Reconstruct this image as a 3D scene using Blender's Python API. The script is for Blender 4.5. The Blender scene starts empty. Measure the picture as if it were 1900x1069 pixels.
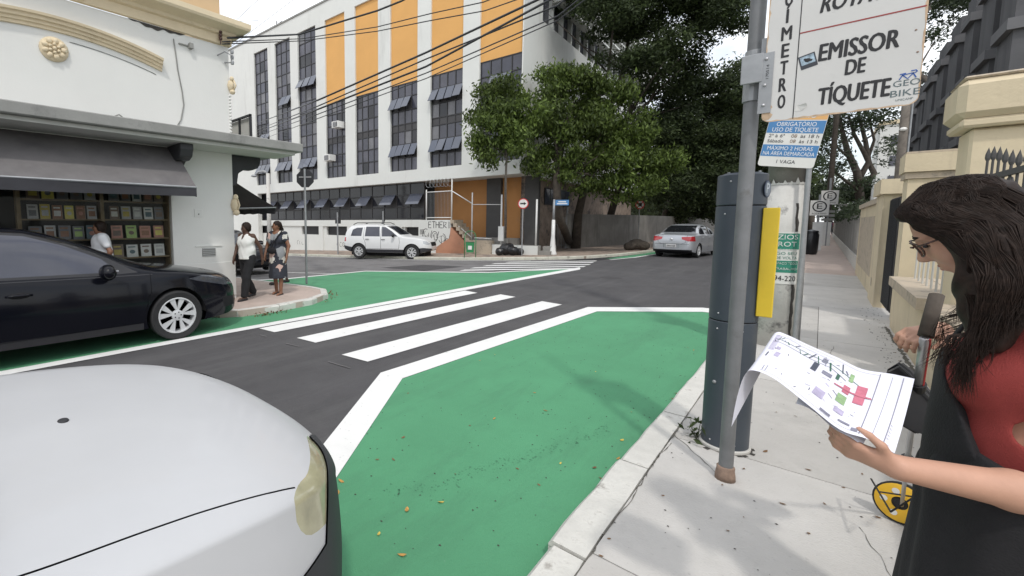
import bpy, bmesh, math, random
import numpy as np
from mathutils import Vector, Matrix, Euler
from mathutils.geometry import delaunay_2d_cdt

SC = bpy.context.scene
COL = SC.collection
R = math.radians
random.seed(7)
RNG = np.random.default_rng(11)

# ------------------------------------------------------------------ camera
# street runs along +Y, the cross street along X, z = 0 is the near road, metres
F_PX, PP_X, PP_Y, CAM_H = 810.0, 735.0, 485.0, 1.6
PITCH = math.atan(73 / 810)
YAW = math.atan2(790 / 810, 1.004)
cam_data = bpy.data.cameras.new('camera')
cam = bpy.data.objects.new('camera', cam_data)
COL.objects.link(cam)
cam.location = (0, 0, CAM_H)
cam.rotation_euler = (R(90) - PITCH, 0, YAW)
cam_data.sensor_width = 36
cam_data.lens = F_PX / 1900 * 36
cam_data.shift_x = (950 - PP_X) / 1900
cam_data.shift_y = -(534.5 - PP_Y) / 1900
cam_data.clip_start = 0.05
cam_data.clip_end = 2000
SC.camera = cam

# ------------------------------------------------------------------ light
SUN_DIR = Vector((0.52, -0.5, 1.0)).normalized()      # towards the sun
SUN_EL = math.asin(SUN_DIR.z)
world = bpy.data.worlds.new('World')
SC.world = world
world.use_nodes = True
wn, wl = world.node_tree.nodes, world.node_tree.links
wn.clear()
w_out = wn.new('ShaderNodeOutputWorld')
w_bg = wn.new('ShaderNodeBackground')
w_bg.inputs['Strength'].default_value = 0.15
w_sky = wn.new('ShaderNodeTexSky')
w_sky.sky_type = 'NISHITA'
w_sky.sun_disc = False
w_sky.sun_elevation = SUN_EL
w_sky.sun_rotation = math.atan2(SUN_DIR.x, SUN_DIR.y)
w_sky.air_density = 1.0
w_sky.dust_density = 2.0
w_sky.ozone_density = 1.0
w_tc = wn.new('ShaderNodeTexCoord')
w_map = wn.new('ShaderNodeMapping')
w_map.inputs['Scale'].default_value = (1.0, 1.0, 2.6)
w_noise = wn.new('ShaderNodeTexNoise')
w_noise.inputs['Scale'].default_value = 2.6
w_noise.inputs['Detail'].default_value = 8
w_noise.inputs['Roughness'].default_value = 0.58
w_ramp = wn.new('ShaderNodeValToRGB')
w_ramp.color_ramp.elements[0].position = 0.30
w_ramp.color_ramp.elements[0].color = (0.2, 0.2, 0.2, 1)
w_ramp.color_ramp.elements[1].position = 0.58
w_ramp.color_ramp.elements[1].color = (0.92, 0.92, 0.92, 1)
w_mix = wn.new('ShaderNodeMix')
w_mix.data_type = 'RGBA'
w_mix.inputs[7].default_value = (8.6, 8.75, 8.9, 1)
wl.new(w_tc.outputs['Generated'], w_map.inputs[0])
wl.new(w_map.outputs[0], w_noise.inputs['Vector'])
wl.new(w_noise.outputs[0], w_ramp.inputs[0])
wl.new(w_ramp.outputs[0], w_mix.inputs[0])
wl.new(w_sky.outputs[0], w_mix.inputs[6])
wl.new(w_mix.outputs[2], w_bg.inputs['Color'])
wl.new(w_bg.outputs[0], w_out.inputs['Surface'])

sun_data = bpy.data.lights.new('sun', 'SUN')
sun_data.energy = 1.25
sun_data.angle = R(3.2)
sun_data.color = (1.0, 0.96, 0.9)
sun = bpy.data.objects.new('sun', sun_data)
COL.objects.link(sun)
sun.rotation_euler = SUN_DIR.to_track_quat('Z', 'Y').to_euler()
sun.location = (10, -10, 30)

SC.view_settings.view_transform = 'Standard'
SC.view_settings.look = 'None'
SC.view_settings.exposure = 0.22
SC.view_settings.gamma = 1.0
SC.view_settings.use_curve_mapping = False
SC.render.engine = 'CYCLES'
SC.cycles.max_bounces = 6
SC.cycles.diffuse_bounces = 3
SC.cycles.transparent_max_bounces = 6

# ------------------------------------------------------------------ placing helpers (photo measurements -> metres)
_cp, _sp = math.cos(PITCH), math.sin(PITCH)
_fw = (-math.sin(YAW), math.cos(YAW))
_rt = (math.cos(YAW), math.sin(YAW))

def ray(px, py):
    u = (px - PP_X) / F_PX
    v = (py - PP_Y) / F_PX
    f = _cp - v * _sp
    return Vector((_fw[0] * f + _rt[0] * u, _fw[1] * f + _rt[1] * u, -_sp - v * _cp))

def hz(x):
    return -0.032 * min(54.0, max(0.0, -x - 6.0))

def G(px, py, off=0.0):
    z = off
    r = ray(px, py)
    for _ in range(40):
        t = (z - CAM_H) / r.z
        z = hz(r.x * t) + off
    return Vector((r.x * t, r.y * t, z))

def at(px, py, d):
    return Vector((0, 0, CAM_H)) + ray(px, py) * d

def on_x(px, py, X):
    r = ray(px, py)
    return Vector((0, 0, CAM_H)) + r * (X / r.x)

def on_y(px, py, Y):
    r = ray(px, py)
    return Vector((0, 0, CAM_H)) + r * (Y / r.y)

# ------------------------------------------------------------------ object helpers
def tag(o, label=None, cat=None, group=None, kind=None):
    if label: o['label'] = label
    if cat: o['category'] = cat
    if group: o['group'] = group
    if kind: o['kind'] = kind
    return o

def thing(name, label, cat, loc=(0, 0, 0), rz=0.0, group=None):
    o = bpy.data.objects.new(name, None)
    COL.objects.link(o)
    o.empty_display_size = 0.2
    o.location = loc
    o.rotation_euler = (0, 0, rz)
    return tag(o, label, cat, group)

def copy_tree(o, parent=None):
    c = o.copy()
    COL.objects.link(c)
    c.parent = parent
    for ch in list(o.children):
        copy_tree(ch, c)
    return c

class MB:
    """collects vertices and faces, then becomes one mesh object"""
    def __init__(self):
        self.v = []; self.f = []; self.m = []
    def add(self, vs, fs, mi=0):
        b = len(self.v)
        self.v += [tuple(p) for p in vs]
        self.f += [tuple(i + b for i in f) for f in fs]
        self.m += [mi] * len(fs)
        return self
    def box(self, a, b, mi=0, mat=None):
        x0, y0, z0 = a; x1, y1, z1 = b
        vs = [(x0,y0,z0),(x1,y0,z0),(x1,y1,z0),(x0,y1,z0),(x0,y0,z1),(x1,y0,z1),(x1,y1,z1),(x0,y1,z1)]
        if mat is not None: vs = [mat @ Vector(p) for p in vs]
        return self.add(vs, [(0,3,2,1),(4,5,6,7),(0,1,5,4),(1,2,6,5),(2,3,7,6),(3,0,4,7)], mi)
    def cbox(self, c, s, mi=0, mat=None):
        return self.box([c[i]-s[i]/2 for i in range(3)], [c[i]+s[i]/2 for i in range(3)], mi, mat)
    def tube(self, pts, r, n=8, mi=0, cap=True):
        """tube along points, r number or list"""
        pts = [Vector(p) for p in pts]
        m = len(pts)
        rs = r if isinstance(r, (list, tuple)) else [r] * m
        vs = []; fs = []
        prev = None
        for i, p in enumerate(pts):
            d = (pts[min(i+1, m-1)] - pts[max(i-1, 0)])
            d = d.normalized() if d.length > 1e-9 else Vector((0, 0, 1))
            if prev is None:
                up = Vector((0, 0, 1)) if abs(d.z) < 0.9 else Vector((1, 0, 0))
                s = d.cross(up).normalized()
            else:
                s = (prev - d * prev.dot(d))
                s = s.normalized() if s.length > 1e-6 else d.orthogonal().normalized()
            prev = s
            t = d.cross(s)
            for k in range(n):
                a = 2 * math.pi * k / n
                vs.append(p + (s * math.cos(a) + t * math.sin(a)) * rs[i])
        for i in range(m - 1):
            for k in range(n):
                k2 = (k + 1) % n
                fs.append((i*n+k, i*n+k2, (i+1)*n+k2, (i+1)*n+k))
        if cap:
            fs.append(tuple(range(n))[::-1])
            fs.append(tuple((m-1)*n + k for k in range(n)))
        return self.add(vs, fs, mi)
    def cyl(self, a, b, r, r2=None, n=12, mi=0):
        return self.tube([a, b], [r, r if r2 is None else r2], n, mi)
    def prism(self, poly, d, mi=0):
        """poly: 3D points (planar), d: extrusion vector"""
        n = len(poly); d = Vector(d)
        vs = [Vector(p) for p in poly] + [Vector(p) + d for p in poly]
        fs = [tuple(range(n))[::-1], tuple(range(n, 2*n))]
        for i in range(n):
            j = (i+1) % n
            fs.append((i, j, n+j, n+i))
        return self.add(vs, fs, mi)
    def lathe(self, prof, origin=(0,0,0), axis='z', n=20, mi=0, mat=None, cap=True):
        """prof: list of (r, h)"""
        vs = []; fs = []
        o = Vector(origin)
        for r, h in prof:
            for k in range(n):
                a = 2*math.pi*k/n
                c, s = math.cos(a)*r, math.sin(a)*r
                p = {'z': Vector((c, s, h)), 'y': Vector((c, h, s)), 'x': Vector((h, c, s))}[axis]
                if mat is not None: p = mat @ p
                vs.append(o + p)
        for i in range(len(prof)-1):
            for k in range(n):
                k2 = (k+1) % n
                fs.append((i*n+k, i*n+k2, (i+1)*n+k2, (i+1)*n+k))
        if cap and prof[0][0] > 1e-6: fs.append(tuple(range(n))[::-1])
        if cap and prof[-1][0] > 1e-6: fs.append(tuple((len(prof)-1)*n+k for k in range(n)))
        return self.add(vs, fs, mi)
    def ball(self, c, r, n=10, mi=0, mat=None):
        rr = (r, r, r) if not isinstance(r, (tuple, list)) else r
        vs = []; fs = []
        m = max(4, n//2)
        for i in range(m+1):
            th = math.pi*i/m
            for k in range(n):
                a = 2*math.pi*k/n
                p = Vector((rr[0]*math.sin(th)*math.cos(a), rr[1]*math.sin(th)*math.sin(a), rr[2]*math.cos(th)))
                if mat is not None: p = mat @ p
                vs.append(Vector(c) + p)
        for i in range(m):
            for k in range(n):
                k2 = (k+1) % n
                fs.append((i*n+k, (i+1)*n+k, (i+1)*n+k2, i*n+k2))
        return self.add(vs, fs, mi)
    def grid(self, rows, mi=0, close=False):
        """rows: list of rows of points"""
        n = len(rows[0]); vs = [p for r in rows for p in r]; fs = []
        for i in range(len(rows)-1):
            for k in range(n if close else n-1):
                k2 = (k+1) % n
                fs.append((i*n+k, i*n+k2, (i+1)*n+k2, (i+1)*n+k))
        return self.add(vs, fs, mi)
    def build(self, name, mats, parent=None, smooth=False, bevel=0.0, bseg=1, fixn=True):
        me = bpy.data.meshes.new(name)
        me.from_pydata(self.v, [], self.f)
        for m in (mats if isinstance(mats, (list, tuple)) else [mats]):
            me.materials.append(m)
        if any(self.m): me.polygons.foreach_set('material_index', self.m)
        if fixn or bevel:
            bm = bmesh.new(); bm.from_mesh(me)
            bmesh.ops.remove_doubles(bm, verts=bm.verts, dist=1e-6)
            bmesh.ops.recalc_face_normals(bm, faces=bm.faces)
            if bevel:
                es = [e for e in bm.edges if len(e.link_faces) == 2 and e.calc_face_angle(0) > 0.6]
                bmesh.ops.bevel(bm, geom=es, offset=bevel, segments=bseg, affect='EDGES', clamp_overlap=True)
            bm.to_mesh(me); bm.free()
        o = bpy.data.objects.new(name, me)
        COL.objects.link(o)
        o.parent = parent
        if smooth is True:
            me.polygons.foreach_set('use_smooth', [True]*len(me.polygons))
        elif smooth:
            smooth_angle(me, smooth)
        return o

def smooth_angle(me, deg):
    me.polygons.foreach_set('use_smooth', [True]*len(me.polygons))
    bm = bmesh.new(); bm.from_mesh(me)
    for e in bm.edges:
        if len(e.link_faces) == 2 and e.calc_face_angle(0) > R(deg): e.smooth = False
    bm.to_mesh(me); bm.free()

def np_mesh(name, verts, faces, mats, parent=None, smooth=True):
    """verts (n,3), faces (m,k) numpy"""
    me = bpy.data.meshes.new(name)
    n, m, k = len(verts), len(faces), faces.shape[1]
    me.vertices.add(n); me.vertices.foreach_set('co', np.asarray(verts, np.float32).ravel())
    me.loops.add(m*k); me.loops.foreach_set('vertex_index', faces.astype(np.int32).ravel())
    me.polygons.add(m)
    me.polygons.foreach_set('loop_start', np.arange(0, m*k, k, dtype=np.int32))
    me.polygons.foreach_set('loop_total', np.full(m, k, np.int32))
    me.polygons.foreach_set('use_smooth', np.full(m, smooth))
    me.update(calc_edges=True)
    for mt in (mats if isinstance(mats, (list, tuple)) else [mats]): me.materials.append(mt)
    o = bpy.data.objects.new(name, me); COL.objects.link(o); o.parent = parent
    return o

def sheet(name, poly, off, m, parent=None, maxlen=None):
    """flat sheet that follows the ground, z = hz(x) + off; poly in (x, y)"""
    bm = bmesh.new()
    vs = [bm.verts.new((p[0], p[1], 0)) for p in poly]
    bm.faces.new(vs)
    bmesh.ops.triangulate(bm, faces=bm.faces)
    for xc in (-6.0, -60.0):
        bmesh.ops.bisect_plane(bm, geom=bm.verts[:]+bm.edges[:]+bm.faces[:], plane_co=(xc,0,0), plane_no=(1,0,0))
    for v in bm.verts: v.co.z = hz(v.co.x) + off
    bmesh.ops.recalc_face_normals(bm, faces=bm.faces)
    bm.normal_update()
    if bm.faces and sum(f.normal.z for f in bm.faces) < 0: bmesh.ops.reverse_faces(bm, faces=bm.faces)
    me = bpy.data.meshes.new(name); bm.to_mesh(me); bm.free()
    me.materials.append(m)
    o = bpy.data.objects.new(name, me); COL.objects.link(o); o.parent = parent
    return o

def slab_on_ground(name, poly, z0, z1, m, parent=None):
    """solid with top at hz + z1 and bottom at hz + z0"""
    bm = bmesh.new()
    vs = [bm.verts.new((p[0], p[1], 0)) for p in poly]
    f = bm.faces.new(vs)
    bm.normal_update()
    if f.normal.z < 0: f.normal_flip()
    bmesh.ops.triangulate(bm, faces=bm.faces)
    for xc in (-6.0, -60.0):
        bmesh.ops.bisect_plane(bm, geom=bm.verts[:]+bm.edges[:]+bm.faces[:], plane_co=(xc,0,0), plane_no=(1,0,0))
    r = bmesh.ops.extrude_face_region(bm, geom=bm.faces[:])
    top = {g for g in r['geom'] if isinstance(g, bmesh.types.BMVert)}
    for v in bm.verts: v.co.z = hz(v.co.x) + (z1 if v in top else z0)
    bmesh.ops.recalc_face_normals(bm, faces=bm.faces)
    me = bpy.data.meshes.new(name); bm.to_mesh(me); bm.free()
    me.materials.append(m)
    o = bpy.data.objects.new(name, me); COL.objects.link(o); o.parent = parent
    return o

def text_part(name, s, size, loc, rot, m, parent, sx=1.0, shear=0.0, bold=0.0, depth=0.0015, align='CENTER', spacing=1.0):
    """flat lettering as a mesh; loc/rot (matrix 3x3 or euler) in the parent's space"""
    cu = bpy.data.curves.new(name, 'FONT')
    cu.body = s; cu.size = size; cu.align_x = align; cu.align_y = 'CENTER'
    cu.shear = shear; cu.offset = bold; cu.extrude = depth; cu.space_character = spacing
    cu.resolution_u = 3
    tmp = bpy.data.objects.new('tmp', cu)
    COL.objects.link(tmp)
    bpy.context.view_layer.update()
    me = bpy.data.meshes.new_from_object(tmp.evaluated_get(bpy.context.evaluated_depsgraph_get()))
    bpy.data.objects.remove(tmp); bpy.data.curves.remove(cu)
    me.name = name
    me.materials.clear(); me.materials.append(m)
    M = Matrix.Translation(loc) @ (rot.to_4x4() if not isinstance(rot, Matrix) else rot.to_4x4()) @ Matrix.Diagonal((sx, 1, 1, 1))
    me.transform(M)
    o = bpy.data.objects.new(name, me); COL.objects.link(o); o.parent = parent
    return o

# ------------------------------------------------------------------ materials
def lin(r, g, b):
    f = lambda c: (c/255/12.92) if c/255 <= 0.04045 else ((c/255+0.055)/1.055)**2.4
    return (f(r), f(g), f(b))

def mat(name, col, rough=0.6, var=0.12, scale=6.0, bump=0.0, bscale=60.0, metal=0.0, spec=0.5, dirt=None, dscale=1.2, dpos=0.55, dsoft=0.12, coat=0.0, streak=False, island=0.0, coords='pos'):
    m = bpy.data.materials.new(name)
    m.use_nodes = True
    nt = m.node_tree; n, l = nt.nodes, nt.links
    b = n['Principled BSDF']
    b.inputs['Roughness'].default_value = rough
    b.inputs['Metallic'].default_value = metal
    b.inputs['Specular IOR Level'].default_value = spec
    b.inputs['Coat Weight'].default_value = coat
    b.inputs['Coat Roughness'].default_value = 0.04
    b.inputs['Base Color'].default_value = (*col, 1)
    if var or dirt or bump or island:
        if coords == 'pos':
            g = n.new('ShaderNodeNewGeometry'); vec = g.outputs['Position']
        else:
            g = n.new('ShaderNodeTexCoord'); vec = g.outputs['Object']
        if streak:
            mp = n.new('ShaderNodeMapping'); mp.inputs['Scale'].default_value = (1, 1, 0.12)
            l.new(vec, mp.inputs[0]); dvec = mp.outputs[0]
        else: dvec = vec
    cur = None
    if var:
        t = n.new('ShaderNodeTexNoise'); t.inputs['Scale'].default_value = scale; t.inputs['Detail'].default_value = 6
        t.inputs['Roughness'].default_value = 0.65
        l.new(vec, t.inputs['Vector'])
        rp = n.new('ShaderNodeValToRGB')
        rp.color_ramp.elements[0].position = 0.3; rp.color_ramp.elements[1].position = 0.7
        rp.color_ramp.elements[0].color = (*[c*(1-var) for c in col], 1)
        rp.color_ramp.elements[1].color = (*[min(1, c*(1+var)) for c in col], 1)
        l.new(t.outputs[0], rp.inputs[0]); cur = rp.outputs[0]
    if dirt:
        t2 = n.new('ShaderNodeTexNoise'); t2.inputs['Scale'].default_value = dscale; t2.inputs['Detail'].default_value = 7
        t2.inputs['Roughness'].default_value = 0.7
        l.new(dvec, t2.inputs['Vector'])
        r2 = n.new('ShaderNodeValToRGB')
        r2.color_ramp.elements[0].position = dpos; r2.color_ramp.elements[0].color = (0, 0, 0, 1)
        r2.color_ramp.elements[1].position = min(1, dpos+dsoft); r2.color_ramp.elements[1].color = (1, 1, 1, 1)
        l.new(t2.outputs[0], r2.inputs[0])
        mx = n.new('ShaderNodeMix'); mx.data_type = 'RGBA'
        l.new(r2.outputs[0], mx.inputs[0])
        if cur: l.new(cur, mx.inputs[6])
        else: mx.inputs[6].default_value = (*col, 1)
        mx.inputs[7].default_value = (*dirt, 1)
        cur = mx.outputs[2]
    if island:
        gi = n.new('ShaderNodeNewGeometry')
        hs = n.new('ShaderNodeHueSaturation')
        mr = n.new('ShaderNodeMapRange'); mr.inputs[3].default_value = 1-island; mr.inputs[4].default_value = 1+island
        l.new(gi.outputs['Random Per Island'], mr.inputs[0]); l.new(mr.outputs[0], hs.inputs['Value'])
        if cur: l.new(cur, hs.inputs['Color'])
        else: hs.inputs['Color'].default_value = (*col, 1)
        cur = hs.outputs[0]
    if cur: l.new(cur, b.inputs['Base Color'])
    if bump:
        t3 = n.new('ShaderNodeTexNoise'); t3.inputs['Scale'].default_value = bscale; t3.inputs['Detail'].default_value = 4
        l.new(vec, t3.inputs['Vector'])
        bp = n.new('ShaderNodeBump'); bp.inputs['Strength'].default_value = bump; bp.inputs['Distance'].default_value = 0.01
        l.new(t3.outputs[0], bp.inputs['Height']); l.new(bp.outputs[0], b.inputs['Normal'])
    return m

def leaf_mat(name, col, var=0.45, trans=0.35):
    m = bpy.data.materials.new(name); m.use_nodes = True
    nt = m.node_tree; n, l = nt.nodes, nt.links
    b = n['Principled BSDF']; b.inputs['Roughness'].default_value = 0.55; b.inputs['Specular IOR Level'].default_value = 0.3
    g = n.new('ShaderNodeNewGeometry')
    rp = n.new('ShaderNodeValToRGB'); e = rp.color_ramp.elements
    e[0].color = (*[c*(1-var) for c in col], 1); e[1].color = (col[0]*(1+var*1.3), col[1]*(1+var), col[2]*(1+var*0.5), 1)
    l.new(g.outputs['Random Per Island'], rp.inputs[0])
    t = n.new('ShaderNodeTexNoise'); t.inputs['Scale'].default_value = 0.55; t.inputs['Detail'].default_value = 3
    l.new(g.outputs['Position'], t.inputs['Vector'])
    hs = n.new('ShaderNodeHueSaturation'); mr = n.new('ShaderNodeMapRange')
    mr.inputs[1].default_value = 0.3; mr.inputs[2].default_value = 0.7; mr.inputs[3].default_value = 0.6; mr.inputs[4].default_value = 1.35
    l.new(t.outputs[0], mr.inputs[0]); l.new(mr.outputs[0], hs.inputs['Value']); l.new(rp.outputs[0], hs.inputs['Color'])
    l.new(hs.outputs[0], b.inputs['Base Color'])
    tr = n.new('ShaderNodeBsdfTranslucent'); l.new(hs.outputs[0], tr.inputs['Color'])
    mx = n.new('ShaderNodeMixShader'); mx.inputs[0].default_value = trans
    l.new(b.outputs[0], mx.inputs[1]); l.new(tr.outputs[0], mx.inputs[2])
    l.new(mx.outputs[0], n['Material Output'].inputs['Surface'])
    return m

def glass_mat(name, col, rough=0.05, spec=0.8):
    return mat(name, col, rough, var=0, spec=spec)

def sky_glass(name, tint=(0.5, 0.55, 0.55), alpha=0.35):
    """clear car glass: mix of transparent and glossy"""
    m = bpy.data.materials.new(name); m.use_nodes = True
    nt = m.node_tree; n, l = nt.nodes, nt.links
    b = n['Principled BSDF']; b.inputs['Base Color'].default_value = (0.01, 0.012, 0.014, 1); b.inputs['Roughness'].default_value = 0.03
    b.inputs['Specular IOR Level'].default_value = 0.8
    tr = n.new('ShaderNodeBsdfTransparent'); tr.inputs['Color'].default_value = (*tint, 1)
    mx = n.new('ShaderNodeMixShader'); mx.inputs[0].default_value = alpha
    l.new(b.outputs[0], mx.inputs[1]); l.new(tr.outputs[0], mx.inputs[2])
    l.new(mx.outputs[0], n['Material Output'].inputs['Surface'])
    return m

M = {}
M['asphalt'] = mat('fresh asphalt', (0.070, 0.068, 0.071), 0.85, 0.18, 1.3, 0.6, 140, dirt=(0.10, 0.097, 0.097), dscale=0.45, dpos=0.5, dsoft=0.3)
M['asphalt_old'] = mat('worn asphalt', (0.17, 0.165, 0.165), 0.9, 0.16, 2.0, 0.5, 120, dirt=(0.11, 0.107, 0.107), dscale=0.6, dpos=0.5, dsoft=0.2)
M['asphalt_patch'] = mat('patch asphalt', (0.06, 0.058, 0.06), 0.9, 0.15, 3, 0.5, 120)
M['earth'] = mat('ground', (0.2, 0.19, 0.17), 0.9, 0.2, 1)
M['green'] = mat('green paint', (0.080, 0.285, 0.145), 0.8, 0.09, 0.9, 0.35, 160, dirt=(0.068, 0.225, 0.125), dscale=1.6, dpos=0.62, dsoft=0.18)
M['white_paint'] = mat('road paint', (0.78, 0.78, 0.76), 0.65, 0.05, 3, 0.3, 150, dirt=(0.5, 0.5, 0.48), dscale=7, dpos=0.66, dsoft=0.12)
M['concrete'] = mat('pavement concrete', (0.47, 0.455, 0.43), 0.9, 0.10, 1.4, 0.35, 90, dirt=(0.36, 0.35, 0.33), dscale=1.1, dpos=0.52, dsoft=0.22)
M['concrete_b'] = mat('pavement concrete lighter', (0.53, 0.515, 0.49), 0.9, 0.09, 1.7, 0.35, 90, dirt=(0.42, 0.41, 0.39), dscale=1.3, dpos=0.54, dsoft=0.2)
M['joint'] = mat('joint dirt', (0.12, 0.115, 0.1), 0.95, 0.3, 20)
M['kerb'] = mat('whitewashed kerb', (0.6, 0.59, 0.55), 0.9, 0.12, 5, 0.5, 60, dirt=(0.32, 0.3, 0.27), dscale=5, dpos=0.58, dsoft=0.1)
M['kerb_yellow'] = mat('far kerb', (0.55, 0.54, 0.46), 0.9, 0.15, 3, 0.4, 60, dirt=(0.2, 0.18, 0.15), dscale=2.2, dpos=0.6, dsoft=0.08)
M['pave_pink'] = mat('pinkish paving', (0.48, 0.39, 0.34), 0.9, 0.12, 3, 0.3, 60, dirt=(0.3, 0.24, 0.21), dscale=1.5, dpos=0.58, dsoft=0.1)
M['pave_brown'] = mat('brown mosaic paving', (0.33, 0.26, 0.21), 0.9, 0.3, 2.2, 0.4, 40, dirt=(0.13, 0.11, 0.1), dscale=1.4, dpos=0.52, dsoft=0.1)
M['render_white'] = mat('white render', (0.71, 0.71, 0.68), 0.85, 0.03, 0.8, 0.15, 30, dirt=(0.5, 0.49, 0.46), dscale=0.7, dpos=0.66, dsoft=0.2, streak=True)
M['tower_white'] = mat('white painted concrete', (0.68, 0.69, 0.66), 0.8, 0.04, 0.5, 0.1, 20, dirt=(0.46, 0.46, 0.43), dscale=0.9, dpos=0.56, dsoft=0.25, streak=True)
M['orange'] = mat('orange paint', (0.69, 0.375, 0.12), 0.8, 0.05, 0.6, 0.1, 20, dirt=(0.62, 0.33, 0.11), dscale=0.6, dpos=0.6, dsoft=0.3)
M['orange_dull'] = mat('ochre wall', (0.45, 0.215, 0.075), 0.85, 0.08, 0.7, dirt=(0.38, 0.2, 0.09), dscale=0.8, dpos=0.55, dsoft=0.2)
M['terracotta'] = mat('terracotta wall', (0.48, 0.24, 0.15), 0.9, 0.12, 1.5, dirt=(0.3, 0.22, 0.17), dscale=2, dpos=0.58, dsoft=0.15)
M['grey_wall'] = mat('grey weathered wall', (0.27, 0.26, 0.24), 0.95, 0.18, 1.2, 0.2, 30, dirt=(0.12, 0.115, 0.105), dscale=1.2, dpos=0.52, dsoft=0.2, streak=True)
M['grey_dark'] = mat('dark grey paint', (0.075, 0.073, 0.072), 0.8, 0.12, 2)
M['yellow_trim'] = mat('cream yellow trim', (0.70, 0.59, 0.41), 0.8, 0.08, 2, 0.15, 40, dirt=(0.42, 0.32, 0.18), dscale=2.5, dpos=0.58, dsoft=0.15)
M['yellow_wall'] = mat('cream yellow wall', (0.64, 0.545, 0.38), 0.85, 0.09, 1.5, 0.3, 30, dirt=(0.42, 0.35, 0.25), dscale=1.5, dpos=0.52, dsoft=0.2, streak=True)
M['yellow_cap'] = mat('weathered cap', (0.5, 0.42, 0.32), 0.9, 0.2, 4, dirt=(0.25, 0.22, 0.18), dscale=4, dpos=0.5, dsoft=0.15)
M['canopy_grey'] = mat('grey concrete canopy', (0.27, 0.27, 0.255), 0.85, 0.12, 2, 0.2, 30, dirt=(0.14, 0.14, 0.135), dscale=1.6, dpos=0.55, dsoft=0.2)
M['canopy_under'] = mat('canopy soffit', (0.55, 0.55, 0.52), 0.85, 0.06, 1)
M['black_paint'] = mat('black paint', (0.028, 0.029, 0.033), 0.5, 0.1, 4)
M['awning'] = mat('grey awning canvas', (0.15, 0.142, 0.142), 0.8, 0.15, 2.5, 0.15, 120, dirt=(0.1, 0.095, 0.1), dscale=1.3, dpos=0.5, dsoft=0.25)
M['awning_dark'] = mat('dark awning canvas', (0.045, 0.045, 0.052), 0.8, 0.12, 4)
M['win_frame'] = mat('window frame', (0.035, 0.034, 0.036), 0.5, 0.1, 3)
M['pane'] = mat('tinted pane', (0.058, 0.06, 0.08), 0.14, 0.35, 0.45, spec=0.6)
M['pane_dark'] = mat('dark glossy pane', (0.018, 0.019, 0.024), 0.08, 0.3, 0.5, spec=0.5)
M['pane_b'] = mat('tinted pane lighter', (0.085, 0.085, 0.105), 0.2, 0.35, 0.6, spec=0.5)
M['pane_c'] = mat('pane with blind behind', (0.15, 0.15, 0.16), 0.25, 0.25, 1.2, spec=0.5)
M['pane_open'] = mat('open pane glass', (0.085, 0.095, 0.125), 0.08, 0.1, 1, spec=0.9)
M['spandrel'] = mat('spandrel panel', (0.05, 0.048, 0.05), 0.45, 0.1, 1)
M['steel'] = mat('galvanised steel', (0.32, 0.33, 0.34), 0.5, 0.12, 9, metal=0.35, dirt=(0.2, 0.2, 0.2), dscale=5, dpos=0.58, dsoft=0.2)
M['steel_pole'] = mat('weathered sign pole', (0.185, 0.19, 0.195), 0.55, 0.14, 7, metal=0.15, dirt=(0.12, 0.115, 0.11), dscale=5, dpos=0.56, dsoft=0.15)
M['steel_white'] = mat('white painted steel', (0.72, 0.72, 0.7), 0.5, 0.06, 4)
M['alu'] = mat('aluminium', (0.5, 0.5, 0.51), 0.4, 0.08, 6, metal=0.6)
M['white_sign'] = mat('sign white', (0.72, 0.71, 0.68), 0.5, 0.04, 5)
M['sign_off'] = mat('parking sign enamel', (0.6, 0.595, 0.575), 0.45, 0.05, 2.2, dirt=(0.47, 0.46, 0.44), dscale=3, dpos=0.6, dsoft=0.25)
M['rust'] = mat('rust', (0.27, 0.19, 0.145), 0.9, 0.3, 20)
M['ink'] = mat('black lettering', (0.02, 0.02, 0.022), 0.6, 0)
M['red_ink'] = mat('dark red line', (0.3, 0.05, 0.045), 0.6, 0.1, 30)
M['sign_blue'] = mat('sign blue', (0.07, 0.22, 0.46), 0.5, 0.05, 8)
M['sign_orange'] = mat('sign orange', (0.75, 0.42, 0.16), 0.5, 0.05, 8)
M['sign_red'] = mat('sign red', (0.55, 0.04, 0.04), 0.5, 0.05, 8)
M['meter'] = mat('blue grey enamel', (0.056, 0.069, 0.086), 0.45, 0.1, 3, dirt=(0.085, 0.093, 0.1), dscale=4, dpos=0.56, dsoft=0.2)
M['meter_yellow'] = mat('meter yellow', (0.72, 0.51, 0.035), 0.5, 0.06, 6)
M['pole_conc'] = mat('whitewashed concrete pole', (0.56, 0.55, 0.52), 0.9, 0.12, 4, 0.35, 50, dirt=(0.2, 0.195, 0.19), dscale=4, dpos=0.56, dsoft=0.12)
M['pole_bare'] = mat('bare concrete', (0.23, 0.215, 0.2), 0.95, 0.2, 5, 0.4, 50)
M['rubber'] = mat('tyre rubber', (0.022, 0.022, 0.023), 0.8, 0.15, 12)
M['rim'] = mat('silver rim', (0.68, 0.69, 0.70), 0.35, 0.03, 8, metal=0.3)
M['black_car'] = mat('black car paint', (0.005, 0.0055, 0.009), 0.14, 0, coat=0.12, spec=0.22)
M['white_car'] = mat('white car paint', (0.49, 0.495, 0.505), 0.45, 0.03, 2.0, coat=0.2, spec=.35, dirt=(0.50, 0.51, 0.52), dscale=1.4, dpos=0.56, dsoft=0.3)
M['silver_car'] = mat('silver car paint', (0.46, 0.48, 0.51), 0.3, 0.02, 3, metal=0.4, coat=0.7)
M['suv_white'] = mat('white suv paint', (0.72, 0.73, 0.73), 0.35, 0.02, 3, coat=0.6)
M['car_glass'] = mat('dark car glass', (0.012, 0.013, 0.016), 0.04, 0, spec=0.7)
M['car_glass_film'] = mat('filmed car glass', (0.055, 0.058, 0.075), 0.08, 0.12, 1.5, spec=0.7)
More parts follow.
